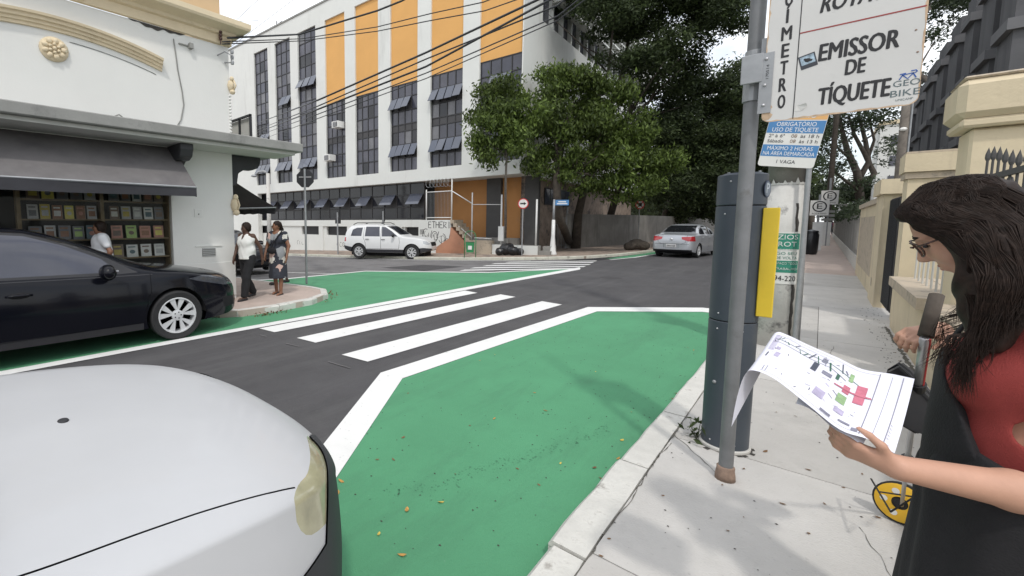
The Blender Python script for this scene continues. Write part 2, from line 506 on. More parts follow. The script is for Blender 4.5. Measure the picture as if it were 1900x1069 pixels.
M['trim'] = mat('black plastic trim', (0.02, 0.02, 0.023), 0.55, 0.1, 10)
M['cladding'] = mat('dark grey bumper plastic', (0.03, 0.03, 0.036), 0.6, 0.1, 10, 0.1, 200)
M['seam'] = mat('panel gap', (0.006, 0.006, 0.008), 0.9, 0)
M['lamp_yellowed'] = mat('yellowed headlight lens', (0.36, 0.34, 0.22), 0.18, 0.25, 7, coat=1.0)
M['lamp_clear'] = mat('clear lamp lens', (0.5, 0.52, 0.54), 0.1, 0.15, 20, coat=1.0)
M['lamp_dark'] = mat('smoked lamp lens', (0.06, 0.065, 0.075), 0.08, 0.3, 20, coat=1.0)
M['lamp_red'] = mat('tail lamp', (0.4, 0.02, 0.025), 0.15, 0.2, 30, coat=1.0)
M['plate'] = mat('number plate', (0.6, 0.6, 0.6), 0.5, 0.05, 30)
M['bark'] = mat('bark', (0.075, 0.062, 0.05), 0.95, 0.35, 6, 0.8, 20)
M['bark_grey'] = mat('grey bark', (0.16, 0.14, 0.12), 0.95, 0.3, 8, 0.6, 25)
M['leaf_mid'] = leaf_mat('mid green leaves', (0.088, 0.138, 0.036), 0.55)
M['leaf_dark'] = leaf_mat('dark green leaves', (0.047, 0.072, 0.031), 0.5, 0.3)
M['leaf_far'] = leaf_mat('grey green leaves', (0.042, 0.064, 0.034), 0.4, 0.25)
M['bin_green'] = mat('green bin plastic', (0.03, 0.22, 0.08), 0.5, 0.08, 10)
M['bag_black'] = mat('black plastic bag', (0.014, 0.014, 0.016), 0.3, 0.1, 10, 0.5, 15)
M['paper'] = mat('printed paper', (0.74, 0.74, 0.82), 0.7, 0.02, 12)
M['graphite'] = mat('black case', (0.014, 0.014, 0.017), 0.5, 0.1, 20)
M['leaf_dry'] = mat('dry leaf', (0.42, 0.23, 0.06), 0.8, 0.35, 40, island=0.5)
M['leaf_brown'] = mat('brown leaf', (0.17, 0.095, 0.045), 0.85, 0.35, 40, island=0.5)
M['grime'] = mat('grime', (0.06, 0.055, 0.05), 0.95, 0.3, 10)
M['skin_light'] = mat('light skin', (0.50, 0.285, 0.2), 0.5, 0.06, 22, spec=0.35, bump=0.05, bscale=250)
M['skin_brown'] = mat('brown skin', (0.22, 0.105, 0.06), 0.5, 0.08, 15)
M['skin_dark'] = mat('dark skin', (0.085, 0.042, 0.027), 0.5, 0.08, 15)
M['hair'] = mat('dark brown hair', (0.021, 0.013, 0.0098), 0.55, 0.5, 60, spec=0.2)
M['red_knit'] = mat('terracotta red knit', (0.25, 0.036, 0.032), 0.9, 0.12, 14, 0.35, 320)
M['black_cloth'] = mat('black cloth', (0.012, 0.012, 0.014), 0.9, 0.2, 12, 0.3, 200)

def add_streaks(m, scale, fac, lo=.45, hi=.75, tint=(0.3, 0.3, 0.3)):
    """wear drawn out along one direction: wheel polish, scuffs"""
    nt = m.node_tree; n, l = nt.nodes, nt.links; b = n['Principled BSDF']
    src = b.inputs['Base Color'].links[0].from_socket
    g = n.new('ShaderNodeNewGeometry'); mp = n.new('ShaderNodeMapping'); mp.inputs['Scale'].default_value = scale
    t = n.new('ShaderNodeTexNoise'); t.inputs['Scale'].default_value = 1; t.inputs['Detail'].default_value = 8; t.inputs['Roughness'].default_value = .72
    r = n.new('ShaderNodeMapRange'); r.inputs[1].default_value = lo; r.inputs[2].default_value = hi; r.inputs[3].default_value = 0; r.inputs[4].default_value = fac
    mx = n.new('ShaderNodeMix'); mx.data_type = 'RGBA'; mx.inputs[7].default_value = (*tint, 1)
    l.new(g.outputs['Position'], mp.inputs[0]); l.new(mp.outputs[0], t.inputs['Vector']); l.new(t.outputs[0], r.inputs[0])
    l.new(r.outputs[0], mx.inputs[0]); l.new(src, mx.inputs[6]); l.new(mx.outputs[2], b.inputs['Base Color'])
add_streaks(M['asphalt'], (3.2, .22, 1), .55, .48, .72, (0.12, 0.118, 0.118))
add_streaks(M['asphalt'], (26, 26, 1), .6, .60, .72, (0.15, 0.148, 0.145))
add_streaks(M['asphalt_old'], (.3, 2.5, 1), .5, .48, .72, (0.10, 0.098, 0.098))
add_streaks(M['green'], (2.6, .5, 1), .5, .50, .74, (0.055, 0.17, 0.095))
add_streaks(M['green'], (38, 38, 1), .5, .62, .72, (0.16, 0.34, 0.22))
add_streaks(M['white_paint'], (14, 14, 1), .7, .60, .70, (0.42, 0.42, 0.41))
add_streaks(M['concrete'], (30, 30, 1), .5, .60, .70, (0.3, 0.29, 0.27))
add_streaks(M['concrete_b'], (30, 30, 1), .5, .60, .70, (0.33, 0.32, 0.3))

# ------------------------------------------------------------------ smooth solid modeller (bodies, hair, clothes)
class Solid:
    """blended round cones and ellipsoids meshed into ONE continuous surface"""
    def __init__(self): self.p = []; self.cuts = []
    def cone(self, a, b, r1, r2=None, k=0.02, flat=None):
        a = np.array(a, float); b = np.array(b, float); r2 = r1 if r2 is None else r2
        def f(P):
            ba = b - a; l2 = max(1e-9, float(ba @ ba))
            h = np.clip(((P - a) @ ba) / l2, 0, 1)
            d = np.linalg.norm(P - a - h[..., None]*ba, axis=-1)
            return d - (r1 + (r2 - r1)*h)
        m = max(r1, r2)
        self.p.append((f, np.minimum(a, b)-m, np.maximum(a, b)+m, k)); return self
    def chain(self, pts, rs, k=0.02):
        for i in range(len(pts)-1): self.cone(pts[i], pts[i+1], rs[i], rs[i+1], k)
        return self
    def ell(self, c, r, rot=None, k=0.02):
        c = np.array(c, float); r = np.array(r, float)
        A = np.array((rot if isinstance(rot, Matrix) else Euler(rot).to_matrix())) if rot is not None else np.eye(3)
        def f(P):
            q = (P - c) @ A
            k0 = np.linalg.norm(q / r, axis=-1); k1 = np.linalg.norm(q / (r*r), axis=-1)
            return k0*(k0-1.0)/np.maximum(k1, 1e-6)
        m = float(r.max())
        self.p.append((f, c-m, c+m, k)); return self
    def cut_ell(self, c, r, rot=None, k=0.01):
        self.ell(c, r, rot, k); self.cuts.append(self.p.pop()); return self
    def cut_cone(self, a, b, r1, r2=None, k=0.01):
        self.cone(a, b, r1, r2, k); self.cuts.append(self.p.pop()); return self
    def half(self, p, n):
        """keep only the side that n points away from"""
        p = np.array(p, float); n = np.array(n, float); n /= np.linalg.norm(n)
        self.cuts.append((lambda P: -((P - p) @ n), None, None, 0.004)); return self
    def mesh(self, vox, noise=None):
        lo = np.min([q[1] for q in self.p], 0) - vox*4; hi = np.max([q[2] for q in self.p], 0) + vox*4
        n = np.ceil((hi-lo)/vox).astype(int) + 1
        D = np.full(n, 0.5, np.float32)
        ax = [lo[i] + np.arange(n[i])*vox for i in range(3)]
        def region(q):
            pad = q[3] + vox*3
            a = np.clip(np.floor((q[1]-pad-lo)/vox).astype(int), 0, n-1); b = np.clip(np.ceil((q[2]+pad-lo)/vox).astype(int)+1, 1, n)
            sl = tuple(slice(a[i], b[i]) for i in range(3))
            P = np.stack(np.meshgrid(*[ax[i][sl[i]] for i in range(3)], indexing='ij'), -1)
            return sl, P
        for q in self.p:
            sl, P = region(q); d = q[0](P); e = D[sl]; k = max(q[3], 1e-6)
            h = np.maximum(k - np.abs(e - d), 0)/k
            D[sl] = np.minimum(e, d) - h*h*k*0.25
        if noise is not None:
            P = np.stack(np.meshgrid(*ax, indexing='ij'), -1); D += noise(P).astype(np.float32)
        for q in self.cuts:
            if q[1] is None:
                P = np.stack(np.meshgrid(*ax, indexing='ij'), -1); d = -q[0](P); D = np.maximum(D, d).astype(np.float32)
            else:
                sl, P = region(q); d = -q[0](P); e = D[sl]; k = q[3]
                h = np.maximum(k - np.abs(e - d), 0)/k
                D[sl] = np.maximum(e, d) + h*h*k*0.25
        return surface_nets(D, lo, vox)

def surface_nets(D, lo, vox):
    S = D < 0
    c = [S[i:S.shape[0]-1+i, j:S.shape[1]-1+j, k:S.shape[2]-1+k] for i in (0,1) for j in (0,1) for k in (0,1)]
    anyin = np.logical_or.reduce(c); allin = np.logical_and.reduce(c)
    act = anyin & ~allin
    I = np.argwhere(act)
    idx = np.full(act.shape, -1, np.int64); idx[act] = np.arange(len(I))
    acc = np.zeros((len(I), 3)); cnt = np.zeros(len(I))
    corners = [(i,j,k) for i in (0,1) for j in (0,1) for k in (0,1)]
    for a in range(8):
        for b in range(a+1, 8):
            ca, cb = np.array(corners[a]), np.array(corners[b])
            if np.abs(ca-cb).sum() != 1: continue
            da = D[tuple((I+ca).T)]; db = D[tuple((I+cb).T)]
            m = (da < 0) != (db < 0)
            t = np.where(m, da/np.where(m, da-db, 1), 0)
            acc += np.where(m[:, None], ca + t[:, None]*(cb-ca), 0); cnt += m
    V = lo + (I + acc/np.maximum(cnt, 1)[:, None])*vox
    F = []
    for axn in range(3):
        o1, o2 = [(1, 2), (2, 0), (0, 1)][axn]
        sa = [slice(1, -1)]*3; sa[axn] = slice(0, -1); sb = list(sa); sb[axn] = slice(1, None)
        A = S[tuple(sa)]; B = S[tuple(sb)]
        for flip, msk in ((False, A & ~B), (True, ~A & B)):
            e = np.argwhere(msk)
            if not len(e): continue
            off = np.ones(3, int); off[axn] = 0
            e = e + off
            q = []
            for (u, w) in ((0,0), (-1,0), (-1,-1), (0,-1)):
                d = np.zeros(3, int); d[o1] = u; d[o2] = w
                q.append(idx[tuple((e+d).T)])
            q = np.stack(q, 1)
            F.append(q[:, ::-1] if flip else q)
    F = np.concatenate(F); F = F[(F >= 0).all(1)]
    return V, F

def relax(V, F, it=2, lam=0.5):
    e = np.concatenate([F[:, [0,1]], F[:, [1,2]], F[:, [2,3]], F[:, [3,0]]])
    for _ in range(it):
        s = np.zeros_like(V); c = np.zeros(len(V))
        np.add.at(s, e[:,0], V[e[:,1]]); np.add.at(c, e[:,0], 1)
        np.add.at(s, e[:,1], V[e[:,0]]); np.add.at(c, e[:,1], 1)
        V = V + lam*(s/np.maximum(c,1)[:,None] - V)
    return V

def solid_obj(name, sol, vox, m, parent=None, it=2, noise=None, place=None):
    V, F = sol.mesh(vox, noise)
    V = relax(V, F, it)
    if place is not None:
        A = np.array(place); V = V @ A[:3,:3].T + A[:3,3]
    return np_mesh(name, V, F, m, parent)

# ------------------------------------------------------------------ trees
def leaf_cloud(blobs, n, size, rng, flat=0.5, shell=0.55, spray=3, droop=0.0, clump=0):
    """leaf-sized quads spread through ellipsoid clumps -> (verts, faces)"""
    blobs = np.array(blobs, float)          # cx,cy,cz,rx,ry,rz
    if clump:                                # break each clump into uneven sub-clumps with gaps between
        sub = []
        for q in blobs:
            for _ in range(clump):
                d = rng.normal(size=3); d /= np.linalg.norm(d); f = rng.uniform(.28,.52)
                sub.append(np.concatenate([q[:3]+d*q[3:]*rng.uniform(.45,.85), q[3:]*f*np.array([1.15,1.15,.8])]))
        blobs = np.array(sub)
    vol = (blobs[:,3]*blobs[:,4]*blobs[:,5])**0.8
    b = rng.choice(len(blobs), n, p=vol/vol.sum())
    d = rng.normal(size=(n,3)); d /= np.linalg.norm(d, axis=1)[:,None]
    r = (shell + (1-shell)*rng.random(n)**0.5)
    r *= 0.86 + 0.2*np.sin(d[:,0]*5+b*1.3)*np.cos(d[:,2]*6+b*2.1)
    c = blobs[b,:3] + d*blobs[b,3:]*r[:,None]
    # several leaves per twig
    c = np.repeat(c, spray, 0) + rng.normal(size=(n*spray,3))*size*0.9
    dd = np.repeat(d, spray, 0)
    N = len(c)
    nor = dd*0.5 + rng.normal(size=(N,3))*0.7; nor[:,2] += flat
    nor /= np.linalg.norm(nor, axis=1)[:,None]
    t = np.cross(nor, rng.normal(size=(N,3))); t[:,2] -= droop; t /= np.linalg.norm(t, axis=1)[:,None]
    s = np.cross(nor, t)
    L = size*(0.6+0.8*rng.random(N))[:,None]; W = L*0.42
    V = np.stack([c - t*L*0.6, c + s*W*0.6, c + t*L*0.6 - nor*L*0.12, c - s*W*0.6], 1).reshape(-1,3)
    return V, np.arange(N*4).reshape(-1,4)

def make_tree(name, label, base, trunk, limbs, blobs, n, size, leaf, bark, seed, group=None, cat='tree', **kw):
    """trunk: list of (point, radius); limbs: list of lists of (point, radius); coordinates relative to base"""
    t = thing(name, label, cat, base, group=group)
    m = MB()
    m.tube([p for p, r in trunk], [r for p, r in trunk], 10)
    m.build('trunk', bark, t, smooth=True)
    if limbs:
        b = MB()
        for lb in limbs: b.tube([p for p, r in lb], [r for p, r in lb], 7)
        b.build('limbs', bark, t, smooth=True)
    if blobs is not None and n:
        V, F = leaf_cloud(blobs, n, size, np.random.default_rng(seed), **kw)
        np_mesh('crown', V, F, leaf, t, smooth=False)
    return t

def grow_limbs(rng, start, ends, r0, wob=0.25, n=6):
    out = []
    for e in ends:
        s = Vector(start); e = Vector(e); pts = []
        for i in range(n+1):
            u = i/n
            p = s.lerp(e, u)
            k = wob*math.sin(u*math.pi)*(e-s).length*0.25
            p = p + Vector((rng.uniform(-k,k), rng.uniform(-k,k), k*0.6))
            pts.append((p, r0*(1-u*0.8)))
        out.append(pts)
        for j in (2, 3, 4):
            q = pts[j][0]
            d = Vector((rng.uniform(-1,1), rng.uniform(-1,1), rng.uniform(0,1)))*(e-s).length*0.35
            out.append([(q, pts[j][1]*0.6), (q+d*0.5+Vector((0,0,0.1)), pts[j][1]*0.4), (q+d, 0.012)])
    return out

# ------------------------------------------------------------------ cars
def sm(x, pts):
    """smooth interpolation through control points"""
    xs = np.array([p[0] for p in pts], float); ys = np.array([p[1] for p in pts], float)
    x = np.asarray(x, float)
    d = np.diff(ys)/np.diff(xs)
    mm = np.zeros(len(xs)); mm[1:-1] = np.where(d[:-1]*d[1:] > 0, 2*d[:-1]*d[1:]/(d[:-1]+d[1:]+1e-12), 0)
    mm[0] = d[0]; mm[-1] = d[-1]
    i = np.clip(np.searchsorted(xs, x)-1, 0, len(xs)-2)
    h = xs[i+1]-xs[i]; t = np.clip((x-xs[i])/h, 0, 1)
    return (2*t**3-3*t**2+1)*ys[i] + (t**3-2*t**2+t)*h*mm[i] + (-2*t**3+3*t**2)*ys[i+1] + (t**3-t**2)*h*mm[i+1]

def car_shell(L, top, belt, bot, hw, rw, nst=70, nside=9, nup=15, xs=None):
    if xs is None:
        u = np.linspace(0, 1, nst); xs = L*(0.5-0.5*np.cos(np.pi*(0.06+0.88*u)))
        xs = (xs-xs[0])/(xs[-1]-xs[0])*L
    T, B, Z, W, RW = (sm(xs, q) for q in (top, belt, bot, hw, rw))
    rows = []
    for i, x in enumerate(xs):
        half = [(0, Z[i]), (W[i]*0.45, Z[i]), (W[i]*0.86, Z[i])]
        zb = B[i]; z0 = Z[i]
        for k in range(nside):
            t = k/(nside-1)
            y = W[i]*(0.955 + 0.045*math.sin(math.pi*min(1, 0.12+0.78*t)) - 0.018*t**3)
            half.append((y, z0 + (zb-z0)*(0.03+0.97*t)))
        wb = half[-1][0]; h = max(T[i]-zb, 0.004)
        n = float(np.interp(h, [0.03, 0.12, 0.35], [2.1, 2.6, 5.5]))
        for k in range(1, nup+1):
            th = (math.pi/2)*(k/nup)
            z = zb + h*math.sin(th)**(2/n)
            f = (z-zb)/h
            wz = wb + (RW[i]*W[i]-wb)*(f if h > 0.2 else f*h/0.2)
            half.append((wz*max(0, math.cos(th))**(2/n) if k < nup else 0, z))
        full = [(x, y, z) for y, z in half] + [(x, -y, z) for y, z in half[-2:0:-1]]
        rows.append(full)
    bm = bmesh.new()
    vr = [[bm.verts.new(p) for p in r] for r in rows]
    n = len(rows[0])
    for i in range(len(rows)-1):
        for k in range(n):
            k2 = (k+1) % n
            bm.faces.new((vr[i][k], vr[i][k2], vr[i+1][k2], vr[i+1][k]))
    bm.faces.new(vr[0][::-1]); bm.faces.new(vr[-1])
    bmesh.ops.remove_doubles(bm, verts=bm.verts, dist=1e-5)
    bmesh.ops.recalc_face_normals(bm, faces=bm.faces)
    bm.faces.layers.int.new('part')
    return bm

def inside2(p, poly):
    x, y = p; c = False; n = len(poly); j = n-1
    for i in range(n):
        xi, yi = poly[i]; xj, yj = poly[j]
        if (yi > y) != (yj > y) and x < (xj-xi)*(y-yi)/(yj-yi)+xi: c = not c
        j = i
    return c

def cut_region(bm, poly, axes, cond, part, only=None):
    """cut the faces along a polygon given in two axes, mark those inside with a part number"""
    lay = bm.faces.layers.int['part']
    a, b = axes
    lo = [min(p[i] for p in poly)-1e-4 for i in (0,1)]; hi = [max(p[i] for p in poly)+1e-4 for i in (0,1)]
    def near():
        out = []
        for f in bm.faces:
            c = f.calc_center_median()
            if not cond(c, f.normal): continue
            if only is not None and f[lay] not in only: continue
            va = [v.co[a] for v in f.verts]; vb = [v.co[b] for v in f.verts]
            if max(va) < lo[0] or min(va) > hi[0] or max(vb) < lo[1] or min(vb) > hi[1]: continue
            out.append(f)
        return out
    n = len(poly)
    for i in range(n):
        p, q = poly[i], poly[(i+1) % n]
        dx, dy = q[0]-p[0], q[1]-p[1]
        if abs(dx)+abs(dy) < 1e-9: continue
        no = [0,0,0]; no[a] = dy; no[b] = -dx
        co = [0,0,0]; co[a] = p[0]; co[b] = p[1]
        # only faces that the edge itself may touch
        ea = sorted((p[0], q[0])); eb = sorted((p[1], q[1]))
        fs = [f for f in near() if max(v.co[a] for v in f.verts) >= ea[0]-.002 and min(v.co[a] for v in f.verts) <= ea[1]+.002
              and max(v.co[b] for v in f.verts) >= eb[0]-.002 and min(v.co[b] for v in f.verts) <= eb[1]+.002]
        g = set(fs)
        for f in fs: g.update(f.edges); g.update(f.verts)
        bmesh.ops.bisect_plane(bm, geom=list(g), plane_co=co, plane_no=no, dist=1e-5)
    for f in near():
        c = f.calc_center_median()
        if inside2((c[a], c[b]), poly): f[lay] = part

def line_strip(pts, w):
    """thin closed polygon round an open polyline"""
    L, Rr = [], []
    for i, p in enumerate(pts):
        d = Vector((pts[min(i+1, len(pts)-1)][0]-pts[max(i-1, 0)][0], pts[min(i+1, len(pts)-1)][1]-pts[max(i-1, 0)][1])).normalized()
        L.append((p[0]-d.y*w/2, p[1]+d.x*w/2)); Rr.append((p[0]+d.y*w/2, p[1]-d.x*w/2))
    return L + Rr[::-1]

def split_parts(bm, root, spec):
    """spec: {part number: (name, material, inset)}; 0 is the body; one object each (each side its own where asked)"""
    lay = bm.faces.layers.int['part']
    for num, sp in spec.items():
        name, m, sides = sp[0], sp[1], (sp[2] if len(sp) > 2 else False)
        push = sp[3] if len(sp) > 3 else 0.0
        groups = [None] if not sides else [1, -1]
        for sgn in groups:
            fs = [f for f in bm.faces if f[lay] == num and (sgn is None or f.calc_center_median().y*sgn > 0)]
            if not fs: continue
            vm = {}; mv = []; mf = []
            for f in fs:
                ids = []
                for v in f.verts:
                    if v not in vm: vm[v] = len(mv); mv.append(v.co - v.normal*push)
                    ids.append(vm[v])
                mf.append(ids)
            me = bpy.data.meshes.new(name); me.from_pydata(mv, [], mf); me.materials.append(m)
            o = bpy.data.objects.new(name, me); COL.objects.link(o); o.parent = root
            smooth_angle(me, 38)

def wheel_parts(root, c, r, w, side, rimr, spokes=5, rim_mat=None, twin=True, n=28):
    """tyre + rim, axis along Y, side = +1/-1 the outer face"""
    wh = bpy.data.objects.new('wheel', None)
    COL.objects.link(wh); wh.parent = root; wh.location = c
    t = MB(); s = side
    t.lathe([(rimr, -w/2*s), (r*0.93, -w/2*s), (r*0.985, -w*0.42*s), (r, -w*0.3*s), (r, w*0.3*s), (r*0.985, w*0.42*s), (r*0.93, w/2*s), (rimr*1.02, w*0.46*s), (rimr*0.98, w*0.40*s)], axis='y', n=n, cap=False)
    for k in range(3): pass
    t.build('tyre', M['rubber'], wh, smooth=30)
    d = MB()
    d.lathe([(rimr*1.0, w*0.46*s), (rimr*0.93, w*0.47*s), (rimr*0.9, w*0.36*s), (rimr*0.88, -w*0.1*s)], axis='y', n=n, cap=False)
    y1, y0 = w*0.42*s, w*0.30*s
    for k in range(spokes):
        a0 = 2*math.pi*k/spokes + 0.3
        for da in ((-0.17, 0.17) if twin else (0,)):
            ang0, ang1 = a0 + da*0.5, a0 + da*1.7
            wd0, wd1 = (0.17, 0.165) if twin else (0.24, 0.2)
            p = []
            for ang, rr, wd in ((ang0-wd0, rimr*0.26, 0), (ang0+wd0, rimr*0.26, 0), (ang1+wd1, rimr*0.93, 0), (ang1-wd1, rimr*0.93, 0)):
                p.append((math.cos(ang)*rr, y0, math.sin(ang)*rr))
            d.prism(p, (0, y1-y0, 0))
    d.lathe([(rimr*0.3, y0*0.9), (rimr*0.3, y1*1.02), (rimr*0.22, y1*1.08), (0.0001, y1*1.1)], axis='y', n=16)
    d.build('rim', rim_mat or M['rim'], wh, smooth=35)
    k = MB()
    k.lathe([(0.0001, -w*0.1*s), (rimr*0.9, -w*0.1*s)], axis='y', n=20)
    for i in range(5):
        a = 2*math.pi*i/5
        k.cyl((math.cos(a)*rimr*0.17, y1*1.0, math.sin(a)*rimr*0.17), (math.cos(a)*rimr*0.17, y1*1.12, math.sin(a)*rimr*0.17), rimr*0.035, n=6)
    k.build('hub', M['seam'], wh)
    return wh

def ngon(cx, cz, r, n=24):
    return [(cx+math.cos(2*math.pi*i/n)*r, cz+math.sin(2*math.pi*i/n)*r) for i in range(n)]

# ================================================================== the setting: ground, roads, pavements
tag(sheet('ground', [(-700,-700),(700,-700),(700,700),(-700,700)], -0.08, M['earth']), kind='structure')
cross = tag(sheet('cross_street', [(-90,-45),(-0.7,-45),(-0.7,120),(-90,120)], 0.0, M['asphalt_old']), kind='structure')
road = tag(sheet('road', [(-8.1,-45),(-0.72,-45),(-0.72,120),(-6.2,120),(-6.3,22),(-6.7,18.5),(-6.05,14.6),(-6.1,2.0),(-8.1,2.0)], 0.004, M['asphalt']), kind='structure')
sheet('asphalt_patch', [(-12.38,11.91),(-11.85,13.85),(-9.83,13.86),(-10.0,11.69)], 0.005, M['asphalt_patch'], cross)
near_in = [(-1.42,9.27),(-2.78,8.01),(-2.97,3.15),(-2.08,1.61),(-1.25,0.17),(-0.8,-0.6)]
near_out = [(-1.49,9.73),(-3.05,8.3),(-3.25,3.11),(-2.42,1.71),(-1.5,0.1),(-1.0,-0.8)]
sheet('green_paint', [(-0.75,9.28)]+near_in+[(-0.75,-0.6)], 0.008, M['green'], road)
far_tip = (-6.0,14.9)
sheet('green_paint', [(-6.14,-2),(-6.1,3),(-6.05,9),far_tip,(-7.74,12.11),(-11.64,10.5),(-11.97,7.38),(-12.7,6.1),(-8.2,5.4),(-7.2,3.4),(-7.5,3.0),(-7.5,-2)], 0.008, M['green'], road)
sheet('green_paint', [(-6.75,20.2),(-6.0,21.0),(-5.75,26),(-5.7,70),(-6.4,70),(-6.4,25)], 0.008, M['green'], road)
sheet('border_line', [(-0.75,9.73)]+near_out+near_in[::-1]+[(-0.75,9.28)], 0.012, M['white_paint'], road)
sheet('border_line', [(-6.24,-30),(-6.22,2.8),(-6.16,8.65),(-6.03,15.5),(-5.72,14.75),(-5.9,8.2),(-6.01,2.75),(-6.03,-30)], 0.012, M['white_paint'], road)
def line_sheet(pts, w, off, m, parent, name='lane_line'):
    return sheet(name, line_strip(pts, w), off, m, parent)
line_sheet([(-12.75,6.15),(-11.97,7.38),(-11.75,10.5),(-7.74,12.25),(-6.0,14.9)], 0.22, 0.013, M['white_paint'], road, 'border_line')
line_sheet([(-60,14.7),(-20,15.45),(-13.7,15.95),(-10.3,17.1),(-9.0,17.7)], 0.14, 0.012, M['white_paint'], cross)
line_sheet([(-6.35,19.6),(-5.95,21.5),(-5.72,26),(-5.68,70)], 0.14, 0.013, M['white_paint'], road)
line_sheet([(-15.2,8.2),(-11.9,9.3)], 0.1, 0.012, M['white_paint'], cross)
line_sheet([(-17.5,7.6),(-16.0,8.0)], 0.1, 0.012, M['white_paint'], cross)
for xs_, ys_ in (((-5.97,-5.58),(3.18,8.27)), ((-5.1,-4.7),(3.27,8.38)), ((-4.06,-3.62),(3.22,8.22))):
    sheet('crosswalk_bar', [(xs_[0]+.02,ys_[0]),(xs_[1],ys_[0]+.04),(xs_[1]+.12,ys_[1]-.02),(xs_[0]+.12,ys_[1]+.05)], 0.0125, M['white_paint'], road)
for a_, b_ in (((-8.93,12.5),(-5.82,15.0)),((-9.15,13.45),(-5.98,15.85)),((-9.28,14.48),(-6.15,16.8)),((-9.54,15.5),(-6.4,17.8)),((-9.47,16.5),(-6.6,18.7))):
    sheet('crosswalk_bar', [(a_[0]+.02,a_[1]-.2),(b_[0]+.02,b_[1]-.2),(b_[0]-.04,b_[1]+.22),(a_[0]-.04,a_[1]+.22)], 0.0125, M['white_paint'], cross)
# thin scratched setting-out marks beside the bars, as in the photo
for a_, b_ in (((-5.6,3.0),(-5.45,3.02)),((-4.95,3.02),(-4.7,3.06)),((-3.95,2.95),(-3.6,2.98)),((-4.5,8.62),(-4.15,8.45))):
    line_sheet([a_, b_], 0.018, 0.012, M['asphalt_old'], road, 'chalk_mark')
# manhole far up the street
mh = G(1133, 516)
sheet('manhole_cover', [(mh.x+math.cos(a)*.3, mh.y+math.sin(a)*.3) for a in [i*math.pi/8 for i in range(16)]], 0.007, M['asphalt_patch'], road)

def resample(path, step):
    P = [Vector((p[0], p[1], 0)) for p in path]
    out = []; acc = [0]
    for i in range(1, len(P)): acc.append(acc[-1]+(P[i]-P[i-1]).length)
    n = max(1, int(round(acc[-1]/step)))
    for k in range(n+1):
        s = acc[-1]*k/n
        i = min(max(1, next((j for j in range(1, len(acc)) if acc[j] >= s-1e-9), len(acc)-1)), len(acc)-1)
        u = (s-acc[i-1])/max(1e-9, acc[i]-acc[i-1])
        out.append(P[i-1].lerp(P[i], u))
    return out

def kerb_run(path, parent, step, w, m, h=0.124, gap=0.006, wob=0.006, rng=random.Random(3)):
    """kerb stones one by one; the path is the road edge, the stone lies to its left"""
    pts = resample(path, step)
    for i in range(len(pts)-1):
        a, b = pts[i], pts[i+1]; d = (b-a).normalized(); nrm = Vector((-d.y, d.x, 0))
        dn0 = ((b - (pts[i-1] if i else a)).normalized()); dn1 = (((pts[i+2] if i+2 < len(pts) else b) - a).normalized())
        n0 = Vector((-dn0.y, dn0.x, 0)); n1 = Vector((-dn1.y, dn1.x, 0))
        a = a + d*gap; b = b - d*gap
        k = MB(); hh = h + rng.uniform(-wob, wob*0.4); j = rng.uniform(-wob, wob)
        ring = []
        nseg = 5
        for s in range(nseg+1):
            u = s/nseg; p = a.lerp(b, u); nn = n0.lerp(n1, u).normalized()
            z = hz(p.x); e = rng.uniform(-.005, .005)
            ring.append([(p+nn*(j+e*.5))+Vector((0,0,z-.05)), (p+nn*(j+e))+Vector((0,0,z+hh-.022)), (p+nn*(j+.02+e))+Vector((0,0,z+hh)), (p+nn*(w+e*.4))+Vector((0,0,z+hh)), (p+nn*w)+Vector((0,0,z-.05))])
        k.grid(ring); k.f.append(tuple(range(5))); k.m.append(0); k.f.append(tuple(range(nseg*5, nseg*5+5))[::-1]); k.m.append(0)
        k.build('kerb_stone', m, parent)

# ---- right pavement (the one the photo was taken from)
KX, WX = -0.82, 0.80
pav = tag(slab_on_ground('pavement', [(KX+.05,-6),(2.2,-6),(2.2,120),(KX+.05,120)], -.05, 0.109, M['joint']), kind='structure')
kerb_run([(KX,-4),(KX,40)][::-1], pav, 0.98, -0.0, M['kerb']) if False else kerb_run([(KX,40),(KX,-4)], pav, 0.98, 0.165, M['kerb'], wob=0.01)
slab_on_ground('kerb_stone', [(KX,40.05),(KX+.165,40.05),(KX+.165,120),(KX,120)], -.05, .122, M['kerb'], pav)
ys_ = [-6,-1.5,0.5,1.93,3.42,5.3,7.6,10.6,14.0,17.4,22,27,33,40,50,62,80,120]
for i in range(len(ys_)-1):
    m_ = M['concrete'] if i % 2 == 0 else M['concrete_b']
    if ys_[i] >= 17.4: m_ = M['pave_pink']
    x1_ = 2.2 if ys_[i] > 17 else WX+.3
    y0_, y1_ = ys_[i]+.004, ys_[i+1]-.004
    if ys_[i] < 17 and i in (5, 6):
        slab_on_ground('slab', [(KX+.172,y0_),(0.05,y0_),(0.05,y1_),(KX+.172,y1_)], .0, .12, m_, pav)
        slab_on_ground('slab', [(0.056,y0_),(x1_,y0_),(x1_,y1_),(0.056,y1_)], .0, .1205, M['concrete_b'] if i == 6 else m_, pav)
    else:
        slab_on_ground('slab', [(KX+.172,y0_),(x1_,y0_),(x1_,y1_),(KX+.172,y1_)], .0, .12, m_, pav)
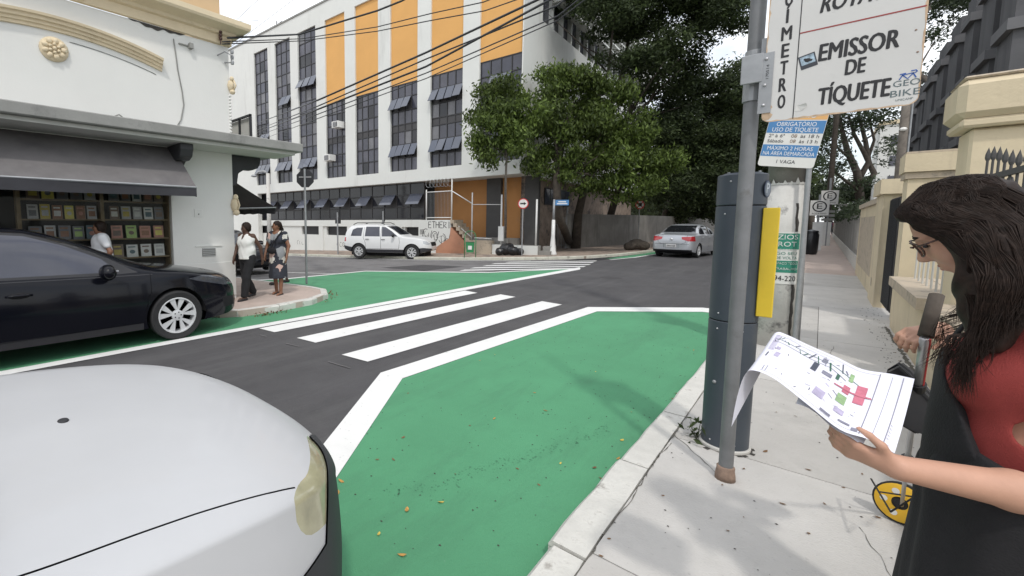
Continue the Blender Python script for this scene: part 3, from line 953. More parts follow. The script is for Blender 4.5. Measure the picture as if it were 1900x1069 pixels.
def crack(pts, w, off=0.1225, parent=pav, m='joint', seed=0):
    rg = random.Random(seed); p = resample(pts, 0.05)
    q = [(a.x+rg.uniform(-.009,.009), a.y+rg.uniform(-.009,.009)) for a in p]
    L, Rr = [], []
    for i, a in enumerate(q):
        d = Vector((q[min(i+1,len(q)-1)][0]-q[max(i-1,0)][0], q[min(i+1,len(q)-1)][1]-q[max(i-1,0)][1])).normalized()
        ww = w*rg.uniform(.25,1.0)
        L.append((a[0]-d.y*ww/2, a[1]+d.x*ww/2, off)); Rr.append((a[0]+d.y*ww/2, a[1]-d.x*ww/2, off))
    b = MB(); b.grid([L, Rr])
    return b.build('crack', M[m], parent)
crack([(-0.655,1.55),(-0.65,2.05),(-0.64,2.4),(-0.655,2.9),(-0.64,3.3)], .007, seed=2)
crack([(-0.8,3.66),(-0.62,3.42),(-0.45,3.2),(-0.3,3.02)], .008, seed=4)
crack([(-0.64,2.75),(-0.66,3.1),(-0.64,3.5),(-0.655,4.1)], .006, off=.1245, seed=9)
crack([(-0.2,5.4),(0.1,6.1),(0.2,7.3)], .006, seed=5)
crack([(0.25,2.0),(0.3,2.7),(0.22,3.0)], .004, seed=6)
# dark soil line at the foot of the wall
crack([(0.745,5.0),(0.75,7.0),(0.74,9.2)], .05, seed=7)

# ---- left pavement round the shop corner
left_edge = [(-8.0,-40),(-8.0,2.55),(-7.8,3.0),(-7.25,3.2),(-7.02,3.5),(-7.0,4.2)]
arc_ = [(-8.75+1.75*math.cos(a), 4.35+1.82*math.sin(a)) for a in [i*math.pi/2/9 for i in range(1,10)]]
left_edge += arc_ + [(-14,6.2),(-60,6.2)]
pavl = tag(slab_on_ground('pavement', [(p[0]-.03,p[1]-.03) if p[1] < 6.1 else (p[0],p[1]-.04) for p in left_edge]+[(-60,-40)], -.05, 0.117, M['pave_pink']), kind='structure')
kerb_run(left_edge[:1]+left_edge[1:], pavl, 0.8, 0.14, M['kerb'], h=.126)
for a_, b_ in (((-7.2,4.4),(-8.6,4.55)),((-7.6,5.5),(-8.9,4.7)),((-8.8,4.4),(-8.85,6.0))):
    crack([a_, b_], .012, off=hz(-8)+.1195, parent=pavl, seed=8) if a_[0] > -6 else None

# ---- far pavement in front of the tower
far_edge = [(-60,15.2),(-24,15.75),(-17.6,16.1),(-13.6,16.5),(-11.6,17.05),(-10.0,17.8),(-8.6,18.75),(-7.5,20.0),(-6.85,21.8),(-6.45,24.5),(-6.3,28),(-6.25,60)]
pavf = tag(slab_on_ground('pavement', [(p[0]-.04,p[1]+.05) for p in far_edge]+[(-6.3,120),(-60,120)], -.05, 0.117, M['pave_brown']), kind='structure')
kerb_run(far_edge, pavf, 1.0, 0.16, M['kerb_yellow'], h=.128)
for q in ([(-13.2,17.2),(-11.0,18.0),(-9.5,19.0),(-9.0,20.6),(-12.9,19.6)],):
    pass

# ================================================================== the tower across the junction
YC = 20.5
c_ = ray(963, 420); C_ = Vector((c_.x*YC/c_.y, YC, 0))
TH = R(3)
tower = thing('office_building', 'white office building with tall orange panels and dark window strips on the far corner', 'office building', C_, TH)
def lp(px, py, yl=0.0):
    """photo point -> tower's own (x, z) on the plane y = yl"""
    r = ray(px, py); n = Vector((-math.sin(TH), math.cos(TH), 0))
    t = ((C_ + n*yl).dot(n)) / r.dot(n)
    p = r*t + Vector((0,0,CAM_H)) - C_
    return (p.x*math.cos(TH)+p.y*math.sin(TH), p.z)
def sp(px, py, xl=0.0):
    """photo point -> tower's own (y, z) on the plane x = xl"""
    r = ray(px, py); n = Vector((math.cos(TH), math.sin(TH), 0))
    t = ((C_ + n*xl).dot(n)) / r.dot(n)
    p = r*t + Vector((0,0,CAM_H)) - C_
    return (-p.x*math.sin(TH)+p.y*math.cos(TH), p.z)
ZB, ZS, ZO, ZT, ZR = 4.06, 4.78, 10.08, 15.85, 17.1
strips = [(lp(474.7,250)[0], lp(500,250)[0]), (lp(513,250)[0], lp(541,250)[0]), (lp(555,250)[0], lp(588,250)[0]),
          (lp(605,250)[0], lp(641,250)[0]), (lp(659.5,250)[0], lp(702,250)[0]), (lp(724,250)[0], lp(774,250)[0]),
          (lp(798,250)[0], lp(857,250)[0]), (lp(887.5,250)[0], -0.06)]
XL = -50.0; DEP = 26.0
w = MB()
w.box((XL, 0, -2), (strips[0][0], .4, ZR))                                   # blank end wall
for i in range(7): w.box((strips[i][1], 0, ZS), (strips[i+1][0], .4, ZT))     # piers
w.box((strips[0][0], 0, ZT), (0, .4, ZR))                                    # top band
w.box((strips[0][0], 0, ZB), (0, .4, ZS))                                    # bottom band
w.box((-.06, 0, ZS), (0, .4, ZT))
w.box((XL, .4, ZB), (-.4, 2.0, ZB+.3))                                       # soffit slab
w.box((-.4, .4, ZB), (0, DEP, 12.2)); w.box((-.4,.4,15.6),(0,DEP,ZR))
w.box((-.4, .4, 12.2), (0, 2.2, 15.6))
w.box((XL, .4, ZR-.3), (-.4, DEP, ZR-.02))                                    # roof
w.build('wall', M['tower_white'], tower)
cp = MB(); cp.box((XL, -.06, ZR), (.06, DEP, ZR+.12)); cp.build('parapet_coping', M['canopy_grey'], tower)
b_ = MB(); b_.box((XL+1, 1.95, -2), (-2.4, DEP-1, ZR-.4)); b_.box((-2.4, 4.5, ZB+.3), (-.45, DEP-1, ZR-.4)); b_.build('core', M['grey_dark'], tower)
o_ = MB(); o_.box((XL, .4, 4.4), (strips[0][0], .9, ZR-.4)); o_.build('inner_wall', M['grey_dark'], tower)

rgp = random.Random(5)
PANE_ME = {}
def pane_mesh(wd, ht, m):
    key = (round(wd,2), round(ht,2), m)
    if key not in PANE_ME:
        q = MB(); q.box((-wd/2, -.012, -ht), (wd/2, .012, 0))
        o = q.build('pane', M[m]); PANE_ME[key] = o.data; bpy.data.objects.remove(o)
    return PANE_ME[key]
def add_pane(parent, x, y, ztop, wd, ht, m='pane', tilt=0.0, framed=False):
    o = bpy.data.objects.new('pane', pane_mesh(wd, ht, m)); COL.objects.link(o)
    o.parent = parent; o.location = (x, y, ztop); o.rotation_euler = (-tilt, rgp.uniform(-.004,.004), rgp.uniform(-.012,.012))
    return o

def window_strip(x0, x1, z0, rows, cols, yb=.16, dark_at=()):
    """rows from the bottom: (height, kind) kind f fixed, s spandrel, o open (set of columns)"""
    win = MB()
    zt = z0 + sum(r[0] for r in rows)
    win.box((x0, yb+.05, z0), (x1, yb+.10, zt))
    wd = (x1-x0)/cols
    for i in range(cols+1): win.cbox((x0+i*wd + (.02 if i == 0 else -.02 if i == cols else 0), yb, (z0+zt)/2), (.045, .07, zt-z0))
    z = z0
    zl = [z0+.02]
    for h, k, *_ in rows: z += h; zl.append(z if z < zt-.01 else zt-.02)
    for z in zl: win.cbox(((x0+x1)/2, yb-.004, z), (x1-x0-.01, .06, .05))
    o = win.build('window', M['win_frame'], tower)
    z = z0
    for h, k, *ex in rows:
        if k == 's':
            q = MB(); q.box((x0+.06, yb, z+.03), (x1-.06, yb+.03, z+h-.03)); q.build('spandrel', M['spandrel'], o)
        else:
            for c in range(cols):
                op = k == 'o' and (not ex or c in ex[0])
                if op:
                    add_pane(o, x0+(c+.5)*wd, yb-.06, z+h-.03, wd-.06, h-.02, 'pane_open', rgp.uniform(.42, .56))
                else:
                    add_pane(o, x0+(c+.5)*wd, yb+.012, z+h-.04, wd-.08, h-.08, rgp.choice(['pane','pane','pane','pane_b','pane_b','pane_b','pane_c','pane_dark']))
        z += h
    return o
H5 = ZO - ZS
def rows5(low, high, spand=.42):
    f = (H5 - spand)/6
    return [(f,'f'), (f,)+low, (f,'f'), (spand,'s'), (f,'f'), (f,)+high, (f,'f')]
cfg = [(('f',),('f',)), (('f',),('f',)), (('o',),('o',(0,1,2))), (('o',),('o',)), (('o',(2,3)),('o',(1,2)))]
for i in range(5):
    x0, x1 = strips[3+i]
    window_strip(x0, x1, ZS, rows5(*cfg[i]), 4)
    q = MB(); q.box((x0, .12, ZO), (x1, .3, ZT)); q.build('orange_panel', M['orange'], tower)
for i in range(3):
    x0, x1 = strips[i]
    hh = (ZT-ZS)/14.0
    rows = []
    for k in range(13):
        kind = ('f',)
        if k == 1: kind = ('o',)
        if i == 2 and k == 8: kind = ('o',)
        if i == 1 and k == 7: kind = ('o', (1,2))
        if i == 0 and k == 4: kind = ('o', (1,2))
        rows.append((hh*(14/13),)+kind)
    window_strip(x0, x1, ZS, rows, 3)

# ---- ground floor: glazed band, white band, basement
gx0, gx1 = lp(440,380,.6)[0], lp(787,380,.6)[0]
gz0, gz1 = 1.78, ZB
gb = MB(); gb.box((gx0, .66, gz0), (gx1, .72, gz1)); nc = 20; wd = (gx1-gx0)/nc
for i in range(nc+1): gb.cbox((gx0+i*wd, .62, (gz0+gz1)/2), (.06, .07, gz1-gz0))
hr = (gz1-gz0)/3
for k in range(4): gb.cbox(((gx0+gx1)/2, .618, gz0+k*hr+(.02 if k == 0 else -.02 if k == 3 else 0)), (gx1-gx0, .06, .05))
go = gb.build('window', M['win_frame'], tower)
for r_ in range(3):
    for c in range(nc):
        if r_ == 1 and c % 2 == 1:
            add_pane(go, gx0+(c+.5)*wd, .56, gz0+(r_+1)*hr+.05, wd*.92, hr*1.12, 'pane_open', .70)
        else:
            add_pane(go, gx0+(c+.5)*wd, .63, gz0+(r_+1)*hr-.04, wd-.1, hr-.08, 'pane_dark')
bw = MB()
bz0, bz1, bz2 = .62, 1.28, 1.74
bw.box((XL+.1, .35, bz1), (gx1, .75, bz2))
ops = [(420,468),(480,505),(560,597),(606,650),(657,668),(670,742),(752,777)]
xs_ = [XL+.1]
for a, b in ops: xs_ += [lp(a,430,.45)[0], lp(b,430,.45)[0]]
xs_.append(gx1)
bw.box((XL+.1, .45, -2.2), (gx1, .75, bz0))
for i in range(0, len(xs_)-1, 2): bw.box((xs_[i], .45, bz0), (xs_[i+1], .75, bz1))
for i in (0, 2, 3, 5): bw.box((xs_[2*i+2]-.25, .36, -2.2), (xs_[2*i+2]+.25, .449, bz1))
bw.build('basement_wall', M['tower_white'], tower)
for a, b in ops:
    xa, xb = lp(a,430,.45)[0], lp(b,430,.45)[0]
    v = MB(); v.box((xa, .66, bz0), (xb, .7, bz1))
    for k in range(5): v.cbox(((xa+xb)/2, .62, bz0+.08+k*.12), (xb-xa, .04, .035), mat=None)
    v.build('basement_vent', M['win_frame'], tower)

# ---- recessed entrance at the corner
rx0, rx1 = gx1, lp(1003,400,1.7)[0]
r_ = MB(); r_.box((rx0, 1.7, -.6), (-.6, 1.9, ZB)); r_.build('entrance_wall', M['orange_dull'], tower)
for a, b in ((905,931),(1001,1044)):
    xa, xb = lp(a,380,1.6)[0], lp(b,380,1.6)[0]
    q = MB(); q.box((xa, 1.45, -.6), (min(xb,-.62), 1.69, ZB)); q.build('dark_column', M['grey_dark'], tower)
s_ = MB(); s_.box((-.62, 1.45, -.6), (-.4, DEP-2, ZB)); s_.build('side_wall', M['pave_brown'], tower)
s_ = MB(); s_.box((-.398, 4.0, 2.6), (-.36, 8.0, 3.6)); cl = s_.build('sky_gap_panel', M['win_frame'], tower)  # glazed panel added in place of bright sky glimpsed through the building
for k in range(5):
    q = MB(); q.box((-.355, 4.05+k*.8, 2.66), (-.34, 4.75+k*.8, 3.54)); q.build('pane', M['pane_open'], cl)
fl_ = MB(); fl_.box((rx0, .0, -1.0), (-.62, 1.45, .72)); fl_.build('landing', M['grey_wall'], tower)
# graffiti wall, stair, low walls
g0, g1 = lp(783,440,0)[0], lp(842,440,0)[0]
q = MB(); q.box((g0, -.35, -1.2), (g1, -.02, 1.72)); gw = q.build('graffiti_wall', M['tower_white'], tower)
q = MB(); q.prism([(g1-1.0,-.36,-1.2),(g1-1.0,-.36,.12),(g1-.05,-.36,.7),(g1+.02,-.36,1.3),(g1+1.15,-.36,.35),(g1+1.15,-.36,-1.2)], (0,.5,0)); q.build('stair_wall', M['terracotta'], tower)
for k in range(6):
    q = MB(); q.box((g1+.0+k*.2, -.38, 1.72-.2-k*.2), (g1+.24+k*.2, .6, 1.72-k*.2)); q.build('step', M['yellow_cap'], tower)
q = MB(); q.box((g1+1.16, -.6, -1.2), (lp(912,455,-.6)[0], -.3, .62)); q.build('planter_wall', M['yellow_cap'], tower)
q = MB(); q.box((lp(912,455,-.6)[0]+.01, -.55, -1.2), (lp(1000,455,-.55)[0], -.3, .45)); q.build('low_wall', M['grey_wall'], tower); q = None
lw = MB(); lw.box((lp(912,455,-.6)[0]+.02, -.57, -1.2), (lp(998,455,-.55)[0], -.553, .43)); lw.build('low_wall_paint', M['tower_white'], tower)
q = MB(); q.box((lp(1000,455,-.55)[0]+.01, -.6, -1.2), (lp(1022,455,-.5)[0], .2, .2)); q.box((lp(1004,455,-.55)[0], -.35, .2), (lp(1022,455,-.5)[0], .2, .42)); q.build('corner_step', M['grey_wall'], tower)
# painted scribbles on the graffiti wall
def stroke(pts, r, parent, m='ink', y=-.352, name='graffiti_stroke'):
    L, Rr = [], []
    for i, p in enumerate(pts):
        d = Vector((pts[min(i+1,len(pts)-1)][0]-pts[max(i-1,0)][0], pts[min(i+1,len(pts)-1)][1]-pts[max(i-1,0)][1]))
        d = d.normalized() if d.length > 0 else Vector((1,0))
        L.append((p[0]-d.y*r, y, p[1]+d.x*r)); Rr.append((p[0]+d.y*r, y, p[1]-d.x*r))
    b = MB(); b.grid([L, Rr]); return b.build(name, M[m], parent, fixn=False)
rg = random.Random(21)
gl = g1-g0
def arc(cx, cz, rx, rz, a0, a1, n=10): return [(cx+rx*math.cos(a0+(a1-a0)*i/n), cz+rz*math.sin(a0+(a1-a0)*i/n)) for i in range(n+1)]
for i, ch in enumerate('ETHERI'):
    x = g1-1.55+i*.27; z = 1.36
    segs = {'E': [[(.2,.25),(0,.25),(0,-.1),(.2,-.1)],[(0,.08),(.16,.08)]], 'T': [[(0,.26),(.22,.26)],[(.11,.26),(.11,-.12)]],
            'H': [[(0,.26),(0,-.1)],[(.2,.26),(.2,-.1)],[(0,.08),(.2,.08)]], 'R': [[(0,-.1),(0,.25),(.18,.2),(.14,.08),(0,.06),(.2,-.1)]], 'I': [[(.1,.26),(.1,-.12)]]}[ch]
    for s in segs: stroke([(x+a, z+b) for a, b in s], .022, gw)
for cx, cz, rx, rz in ((g0+.55,.9,.22,.3),(g0+.75,.35,.28,.26),(g0+1.2,.75,.22,.3),(g0+1.35,.3,.2,.28),(g0+1.75,.65,.24,.28),(g0+2.1,.45,.2,.2),(g0+.95,.1,.3,.15)):
    a0 = rg.uniform(0,6); stroke(arc(cx, cz, rx, rz, a0, a0+rg.uniform(4,6.2), 14), .018, gw)
    stroke(arc(cx+.03, cz, rx*.55, rz*.6, a0+1, a0+rg.uniform(3.5,6), 10), .012, gw)
for cx, cz in ((g0+.4,.75),(g0+1.0,.8),(g0+1.5,.75),(g0+2.3,.65)):
    stroke([(cx,cz+.3),(cx-.12,cz-.1),(cx+.16,cz+.05),(cx+.2,cz-.35)], .02, gw)
for k in range(6): stroke([(g0+.12, 1.15-.05*k-.02), (g0+.42, 1.15-.05*k)], .012, gw)
# faint tags along the basement wall
for px in (627,553,640):
    x, z = lp(px, 445, .44)
    for k in range(3): stroke(arc(x+k*.3, -.05, .12, .16, rg.uniform(0,3), rg.uniform(4,7), 8), .014, tower, 'grey_dark', .446)

# railings of the entrance stair (each bar its own part)
rail = thing('stair_railing', 'white metal mesh gate and railing above the graffiti covered wall', 'railing', C_, TH)
def bar(a, b, r=.03, parent=None, m='steel_white', n=6, name='bar'):
    q = MB(); q.cyl(a, b, r, n=n); return q.build(name, M[m], parent, smooth=True)
ra, rb = lp(791,400,-.2)[0], lp(838,400,-.2)[0]
for x in (ra, rb): bar((x,-.2,1.7), (x,-.2,4.0 if x == rb else 3.5), .035, rail, name='post')
for z in (1.85, 3.35): bar((ra,-.2,z), (rb,-.2,z), .03, rail, name='rail')
q = MB()
n_ = 18
for i in range(n_+1):
    x = ra + (rb-ra)*i/n_; q.cyl((x,-.2,1.85),(x,-.2,3.35),.008,n=4)
q.build('mesh_wires', M['steel'], rail)
rc = lp(876,400,-.2)[0]
bar((rb,-.2,3.35), (rc,-.2,2.6), .028, rail, name='handrail'); bar((rb,-.2,1.7), (rc,-.2,.75), .028, rail, name='handrail')
bar((rc,-.2,.6), (rc,-.2,3.2), .035, rail, name='post')
q = MB()
for k in range(7):
    x = ra+.1+(rb-ra)*k/7.2
    q.tube([(x+.22*math.cos(a), -.2+.1*math.sin(a*.5), 3.85+.22*math.sin(a)) for a in [i*math.pi/6 for i in range(13)]], .012, 4)
q.build('razor_wire', M['steel'], rail)
for px in (876, 930, 993):
    x = lp(px,420,-.4)[0]
bar((lp(880,445,-.4)[0],-.4,.75),(lp(912,445,-.4)[0],-.4,.72),.03,rail,name='rail')
bar((lp(876,385,-.3)[0],-.3,2.55),(lp(930,385,-.3)[0],-.3,2.5),.02,rail,name='rail')
for px, tz in ((930,3.0),(995,2.7)):
    x = lp(px,420,-.4)[0]; bar((x,-.4,.4),(x,-.4,tz),.045,rail,'steel_white',name='post')
x = lp(930,447,-.45)[0]; q = MB(); q.cbox((x,-.48,1.0),(.28,.12,.75)); q.build('meter_box', M['steel_white'], rail)

# ---- upper side windows with sun louvres on the street side
y0 = 2.2; q = MB(); q.box((-.36, y0, 12.2), (-.3, DEP, 15.6)); sw = q.build('window', M['win_frame'], tower)
k = 0; y = y0+.1
while y < DEP-1.6:
    q = MB(); q.box((-.295, y, 12.26), (-.27, y+1.3, 15.5)); q.build('pane', M['pane'], sw)
    q = MB(); q.box((-.3, y+1.3, 12.2), (-.02, y+1.42, 15.6)); q.build('pier', M['tower_white'], tower)
    y += 1.42; k += 1
for k in range(6):
    q = MB(); q.box((.02, 3.4, 13.5+k*.58), (.5, DEP, 13.62+k*.58)); q.build('louvre', M['tower_white'], tower)
for y in (3.4, 9, 15, 21):
    q = MB(); q.box((.0, y-.06, 13.2), (.019, y+.06, 16.8)); q.build('louvre_bracket', M['canopy_grey'], tower)

# ---- roof: plant room with antennas
ax, az = lp(478,30,4)[0], 0
q = MB(); q.box((lp(474,40,5)[0], 5, ZR+.1), (lp(520,40,5)[0], 12, ZR+3.4)); q.box((lp(520,40,5)[0]+.01, 5.6, ZR+.1), (lp(551,40,5.6)[0], 12, ZR+2.2)); q.build('plant_room', M['yellow_cap'], tower)
q = MB(); xx = lp(505,25,5)[0]
q.cyl((xx,5.5,ZR+3.3),(xx,5.5,ZR+4.6),.04); q.cyl((xx-.8,5.5,ZR+4.1),(xx+.9,5.5,ZR+4.3),.025)
for k in range(6): q.cyl((xx-.7+k*.28,5.1,ZR+4.1+k*.03),(xx-.7+k*.28,5.9,ZR+4.1+k*.03),.015)
q.build('antenna', M['grey_dark'], tower)

# ---- air conditioners stuck through the window strips: separate things
def aircon(px, py, label):
    x, z = lp(px, py, 0)
    t = thing('air_conditioner', label, 'air conditioner', C_ + Matrix.Rotation(TH,3,'Z') @ Vector((x,0,z)), TH, 'window air conditioners on the office tower')
    q = MB(); q.box((-.33,-.5,-.22),(.33,.14,.22)); q.build('casing', M['steel_white'], t, bevel=.02)
    q = MB(); q.box((-.2,-.515,-.16),(.26,-.502,.16))
    q.build('grille', M['grey_dark'], t)
    q = MB()
    for k in range(5): q.box((-.18,-.53,-.13+k*.06),(.24,-.516,-.11+k*.06))
    q.build('louvre', M['alu'], t)
aircon(631, 233, 'upper white air conditioner in the first window strip under an orange panel')
aircon(615, 294, 'lower white air conditioner in the first window strip under an orange panel')

# ================================================================== corner shop
SX, SY = -8.63, 4.12
shop = thing('corner_shop', 'white rendered corner bookshop with yellow cornice and grey concrete canopy', 'shop', (SX, SY, 0))
# own coordinates: x = out of the shop front (+X), y = along the street, 0 at the corner
LB = -30.0
WY0, WY1, WZ0, WZ1 = -9.0, on_x(320,420,SX).y-SY, .3, 2.75      # display opening
q = MB()
q.box((-.3, LB, -.3), (0, WY0, 5.03)); q.box((-.3, WY1, -.3), (0, 0, 5.03)); q.box((-.3, WY0, WZ1), (0, WY1, 5.03)); q.box((-.3, WY0, -.3), (0, WY1, WZ0))
q.box((-14, -.3, -1), (-.3, 0, 5.03)); q.box((-14, LB, 4.9), (-.3, -.3, 5.02))
q.build('wall', M['render_white'], shop)
q = MB(); q.box((-.25, LB, 5.5), (-.1, -.1, 6.02)); q.box((-14, -.25, 5.5), (-.25, -.1, 6.02)); q.build('attic_wall', mat('tan attic', (0.62,0.45,0.27), .85, .05, 1), shop)
q = MB(); q.box((-.3, LB, 6.02), (-.04, -.04, 6.1)); q.box((-14, -.3, 6.02), (-.3, -.04, 6.1)); q.build('attic_coping', M['canopy_grey'], shop)
# stepped cornice (profile swept along both faces)
prof = [(0,5.04),(.05,5.05),(.05,5.2),(.1,5.22),(.12,5.27),(.2,5.30),(.31,5.33),(.33,5.37),(.33,5.46),(.2,5.5),(-.1,5.53)]
q = MB(); rows = []
for (px_, pz_) in prof: rows.append([(px_, LB, pz_), (px_, px_, pz_), (-14, px_, pz_)])
q.grid(rows); q.build('cornice', M['yellow_trim'], shop)
# chipped, stained strip under the cornice where the plaster has come off
rg = random.Random(8); pts = []
for k in range(40):
    y = -1.75+k*.024; pts.append((y, 5.034-.085*math.sin(k/39*math.pi)**.7*(.65+.35*math.sin(k*.55+1)*math.sin(k*.21))))
q = MB(); q.grid([[(.008, a, 5.035) for a, b in pts], [(.008, a, b) for a, b in pts]]); q.build('broken_plaster', M['grime'], shop)
# arched moulding over the shop window
c0 = Vector((on_x(-180,40,SX).y-SY, 0)); e1 = on_x(297,114,SX); e0 = on_x(0,40,SX)
ye, ze = e1.y-SY, e1.z
ym, zm = e0.y-SY-.35, e0.z+.12
arcp = []
for i in range(33):
    u = -1 + 2*i/32
    y = 1.35-SY + 1.52*u; z = 4.61 - .235*u*u
    arcp.append((y, z))
q = MB()
offs = [(0,-.105),(.03,-.1),(.035,-.06),(.06,-.05),(.065,-.01),(.1,.0),(.105,.045),(.14,.055),(.15,.09),(0,.1)]
rows = []
for (o, dz) in offs: rows.append([(o, y, z+dz) for y, z in arcp])
q.grid(rows)
for s in (0, -1):
    q.add([(o, arcp[s][0], arcp[s][1]+dz) for o, dz in offs], [tuple(range(len(offs)))])
q.build('arch_moulding', M['yellow_trim'], shop, smooth=30)
q = MB(); q.tube([(.006, y, z-.2+.0*y) for y, z in arcp[18:32]], .006, 4); q.build('arch_groove', M['canopy_grey'], shop)
# rosette
ros = on_x(100, 92, SX)
rt_ = Vector((.0, ros.y-SY, ros.z))
q = MB(); q.lathe([(.185,0),(.18,.03),(.12,.05),(.0001,.06)], rt_, 'x', 20)
ro = q.build('rosette', M['yellow_trim'], shop, smooth=True)
for k in range(9):
    a = 2*math.pi*k/9
    p = MB(); p.ball(rt_+Vector((.05, math.cos(a)*.115, math.sin(a)*.115)), (.035,.05,.04), 8, mat=Matrix.Rotation(a,3,'X')); p.build('petal', M['yellow_trim'], ro, smooth=True)
for k in range(6):
    a = 2*math.pi*(k+.5)/6
    p = MB(); p.ball(rt_+Vector((.07, math.cos(a)*.06, math.sin(a)*.06)), (.03,.028,.024), 8, mat=Matrix.Rotation(a,3,'X')); p.build('petal', M['yellow_trim'], ro, smooth=True)
p = MB(); p.ball(rt_+Vector((.075,0,0)), .03, 8); p.build('rosette_centre', M['yellow_trim'], ro, smooth=True)
# concrete canopy: runs along the front, turns the corner
CO, CZ = 0.92, 3.02
q = MB()
CL = on_x(563,286,SX+CO).y - SY
q.box((0, LB, CZ), (CO, CL, CZ+.17)); q.box((-6, .002, CZ), (0, CL, CZ+.17)); q.build('canopy', M['canopy_grey'], shop, bevel=.015)
q = MB(); q.box((.02, LB, CZ-.06), (CO-.12, CL-.12, CZ-.002)); q.build('canopy_soffit', M['canopy_under'], shop)
# black brackets under the canopy
def bracket(name, M4):
    pr = [(0,0),(.66,0),(.66,-.1),(.6,-.22),(.48,-.27),(.3,-.27),(.16,-.36),(.12,-.6),(0,-.62)]
    q = MB(); q.prism([M4 @ Vector((a, -.11, b)) for a, b in pr], M4.to_3x3() @ Vector((0,.22,0))); return q.build(name, M['black_paint'], shop, bevel=.012)
bracket('canopy_bracket', Matrix.Translation((0, on_x(352,290,SX+.5).y-SY-.1, CZ-.062)))
bracket('canopy_bracket', Matrix.Translation((-.16, 0, CZ-.062)) @ Matrix.Rotation(R(90),4,'Z'))
# ---- corner pilaster ornaments
def orn(z, s):
    q = MB()
    q.ball((.02,.02,z),(.07*s,.07*s,.12*s),8); q.ball((.05,.03,z+.13*s),(.045*s,.045*s,.05*s),8); q.ball((.04,.04,z-.12*s),(.06*s,.06*s,.05*s),8)
    q.tube([(.06,.05,z-.1*s),(.11,.08,z),(.07,.06,z+.1*s)], .018, 6)
    return q.build('corner_ornament', M['yellow_trim'], shop, smooth=True)
zo = on_x(428,160,SX).z; orn(zo, 1.0); orn(on_x(436,381,SX).z, 1.25)
for k in range(14):
    q = MB(); q.ball((.0,.0,CZ+.26+k*.063),(.03,.03,.024),6); q.build('bead', M['render_white'], shop, smooth=True)
# ---- wall fittings: conduit cable, iron brackets, vents
q = MB()
P_ = [on_x(a,b,SX+.012) for a,b in ((322,72),(326,100),(330,130),(338,170),(341,195),(336,222),(327,237))]
q.tube([p-Vector((SX,SY,0)) for p in P_], .011, 5); q.build('wall_cable', M['canopy_grey'], shop)
for a,b,c,d in ((210,219,231,221),(249,230,270,231)):
    p0, p1 = on_x(a,b,SX+.1)-Vector((SX,SY,0)), on_x(c,d,SX+.1)-Vector((SX,SY,0))
    q = MB(); q.tube([p0-Vector((0,0,.12)), p0+Vector((.02,0,.02)), (p0+p1)/2+Vector((.03,0,.06)), p1+Vector((.02,0,.0)), p1-Vector((0,0,.12))], .012, 5); q.build('cable_loop', M['canopy_grey'], shop)
p0 = on_x(331,80,SX)-Vector((SX,SY,0))
q = MB(); q.box(p0-Vector((0,.0,.02)), p0+Vector((.03,.18,.0))); q.cbox(p0+Vector((.05,.2,-.01)),(.08,.07,.09)); q.build('wall_camera', M['canopy_grey'], shop)
# insulator bracket near the corner
p1 = on_x(422,108,SX)-Vector((SX,SY,0))
q = MB(); q.tube([p1+Vector((0,-.2,.0)),p1+Vector((.15,-.12,.05)),p1+Vector((.2,.0,.0)),p1+Vector((.15,.0,-.12)),p1+Vector((0,-.06,-.1))],.014,5)
for dz in (.08,-.02,-.12): q.lathe([(.0001,.04),(.03,.035),(.036,0),(.03,-.035),(.0001,-.04)], p1+Vector((.16,.02,dz)), 'z', 8)
q.build('insulator_bracket', M['steel'], shop)
q = MB(); p2 = on_x(405,70,SX)-Vector((SX,SY,0))
for dz in (0,.06,.12): q.lathe([(.0001,.03),(.035,.02),(.035,-.01),(.0001,-.03)], p2+Vector((.1,0,dz-.05)), 'z', 8)
q.cyl(p2+Vector((.1,0,-.15)), p2+Vector((.1,0,.1)), .012, n=5); q.build('insulator', M['sign_red'] if False else mat('brown porcelain',(0.09,0.04,0.03),.3,.1), shop)
# small hatch and vent on the lower wall
h0, h1 = on_x(360,388,SX)-Vector((SX,SY,0)), on_x(376,403,SX)-Vector((SX,SY,0))
q = MB(); q.box((0, h0.y, h1.z), (.012, h1.y, h0.z)); q.build('meter_hatch', M['render_white'], shop, bevel=.003)
q = MB(); q.box((.013, (h0.y+h1.y)/2-.01, (h0.z+h1.z)/2-.03), (.02, (h0.y+h1.y)/2+.01, (h0.z+h1.z)/2-.01)); q.build('hatch_lock', M['seam'], shop)
v0, v1 = on_x(375,461,SX)-Vector((SX,SY,0)), on_x(400,475,SX)-Vector((SX,SY,0))
q = MB(); q.box((0, v0.y, v1.z), (.01, v1.y, v0.z))
q.build('wall_vent', M['canopy_grey'], shop)
for k in range(5):
    z = v1.z+.012+k*(v0.z-v1.z-.02)/4; s = MB(); s.box((.011, v0.y+.008, z-.006), (.022, v1.y-.008, z+.004)); s.build('vent_slat', M['alu'], shop)
q = MB(); q.box((0, on_x(362,456,SX).y-SY, v0.z+.035), (.02, on_x(411,456,SX).y-SY, v0.z+.05)); q.build('wall_ledge', M['render_white'], shop)
# plinth slightly proud
q = MB(); q.box((0.001, WY1+.02, .1), (.018, -.002, on_x(400,487,SX).z)); q.build('plinth', M['render_white'], shop, bevel=.004)

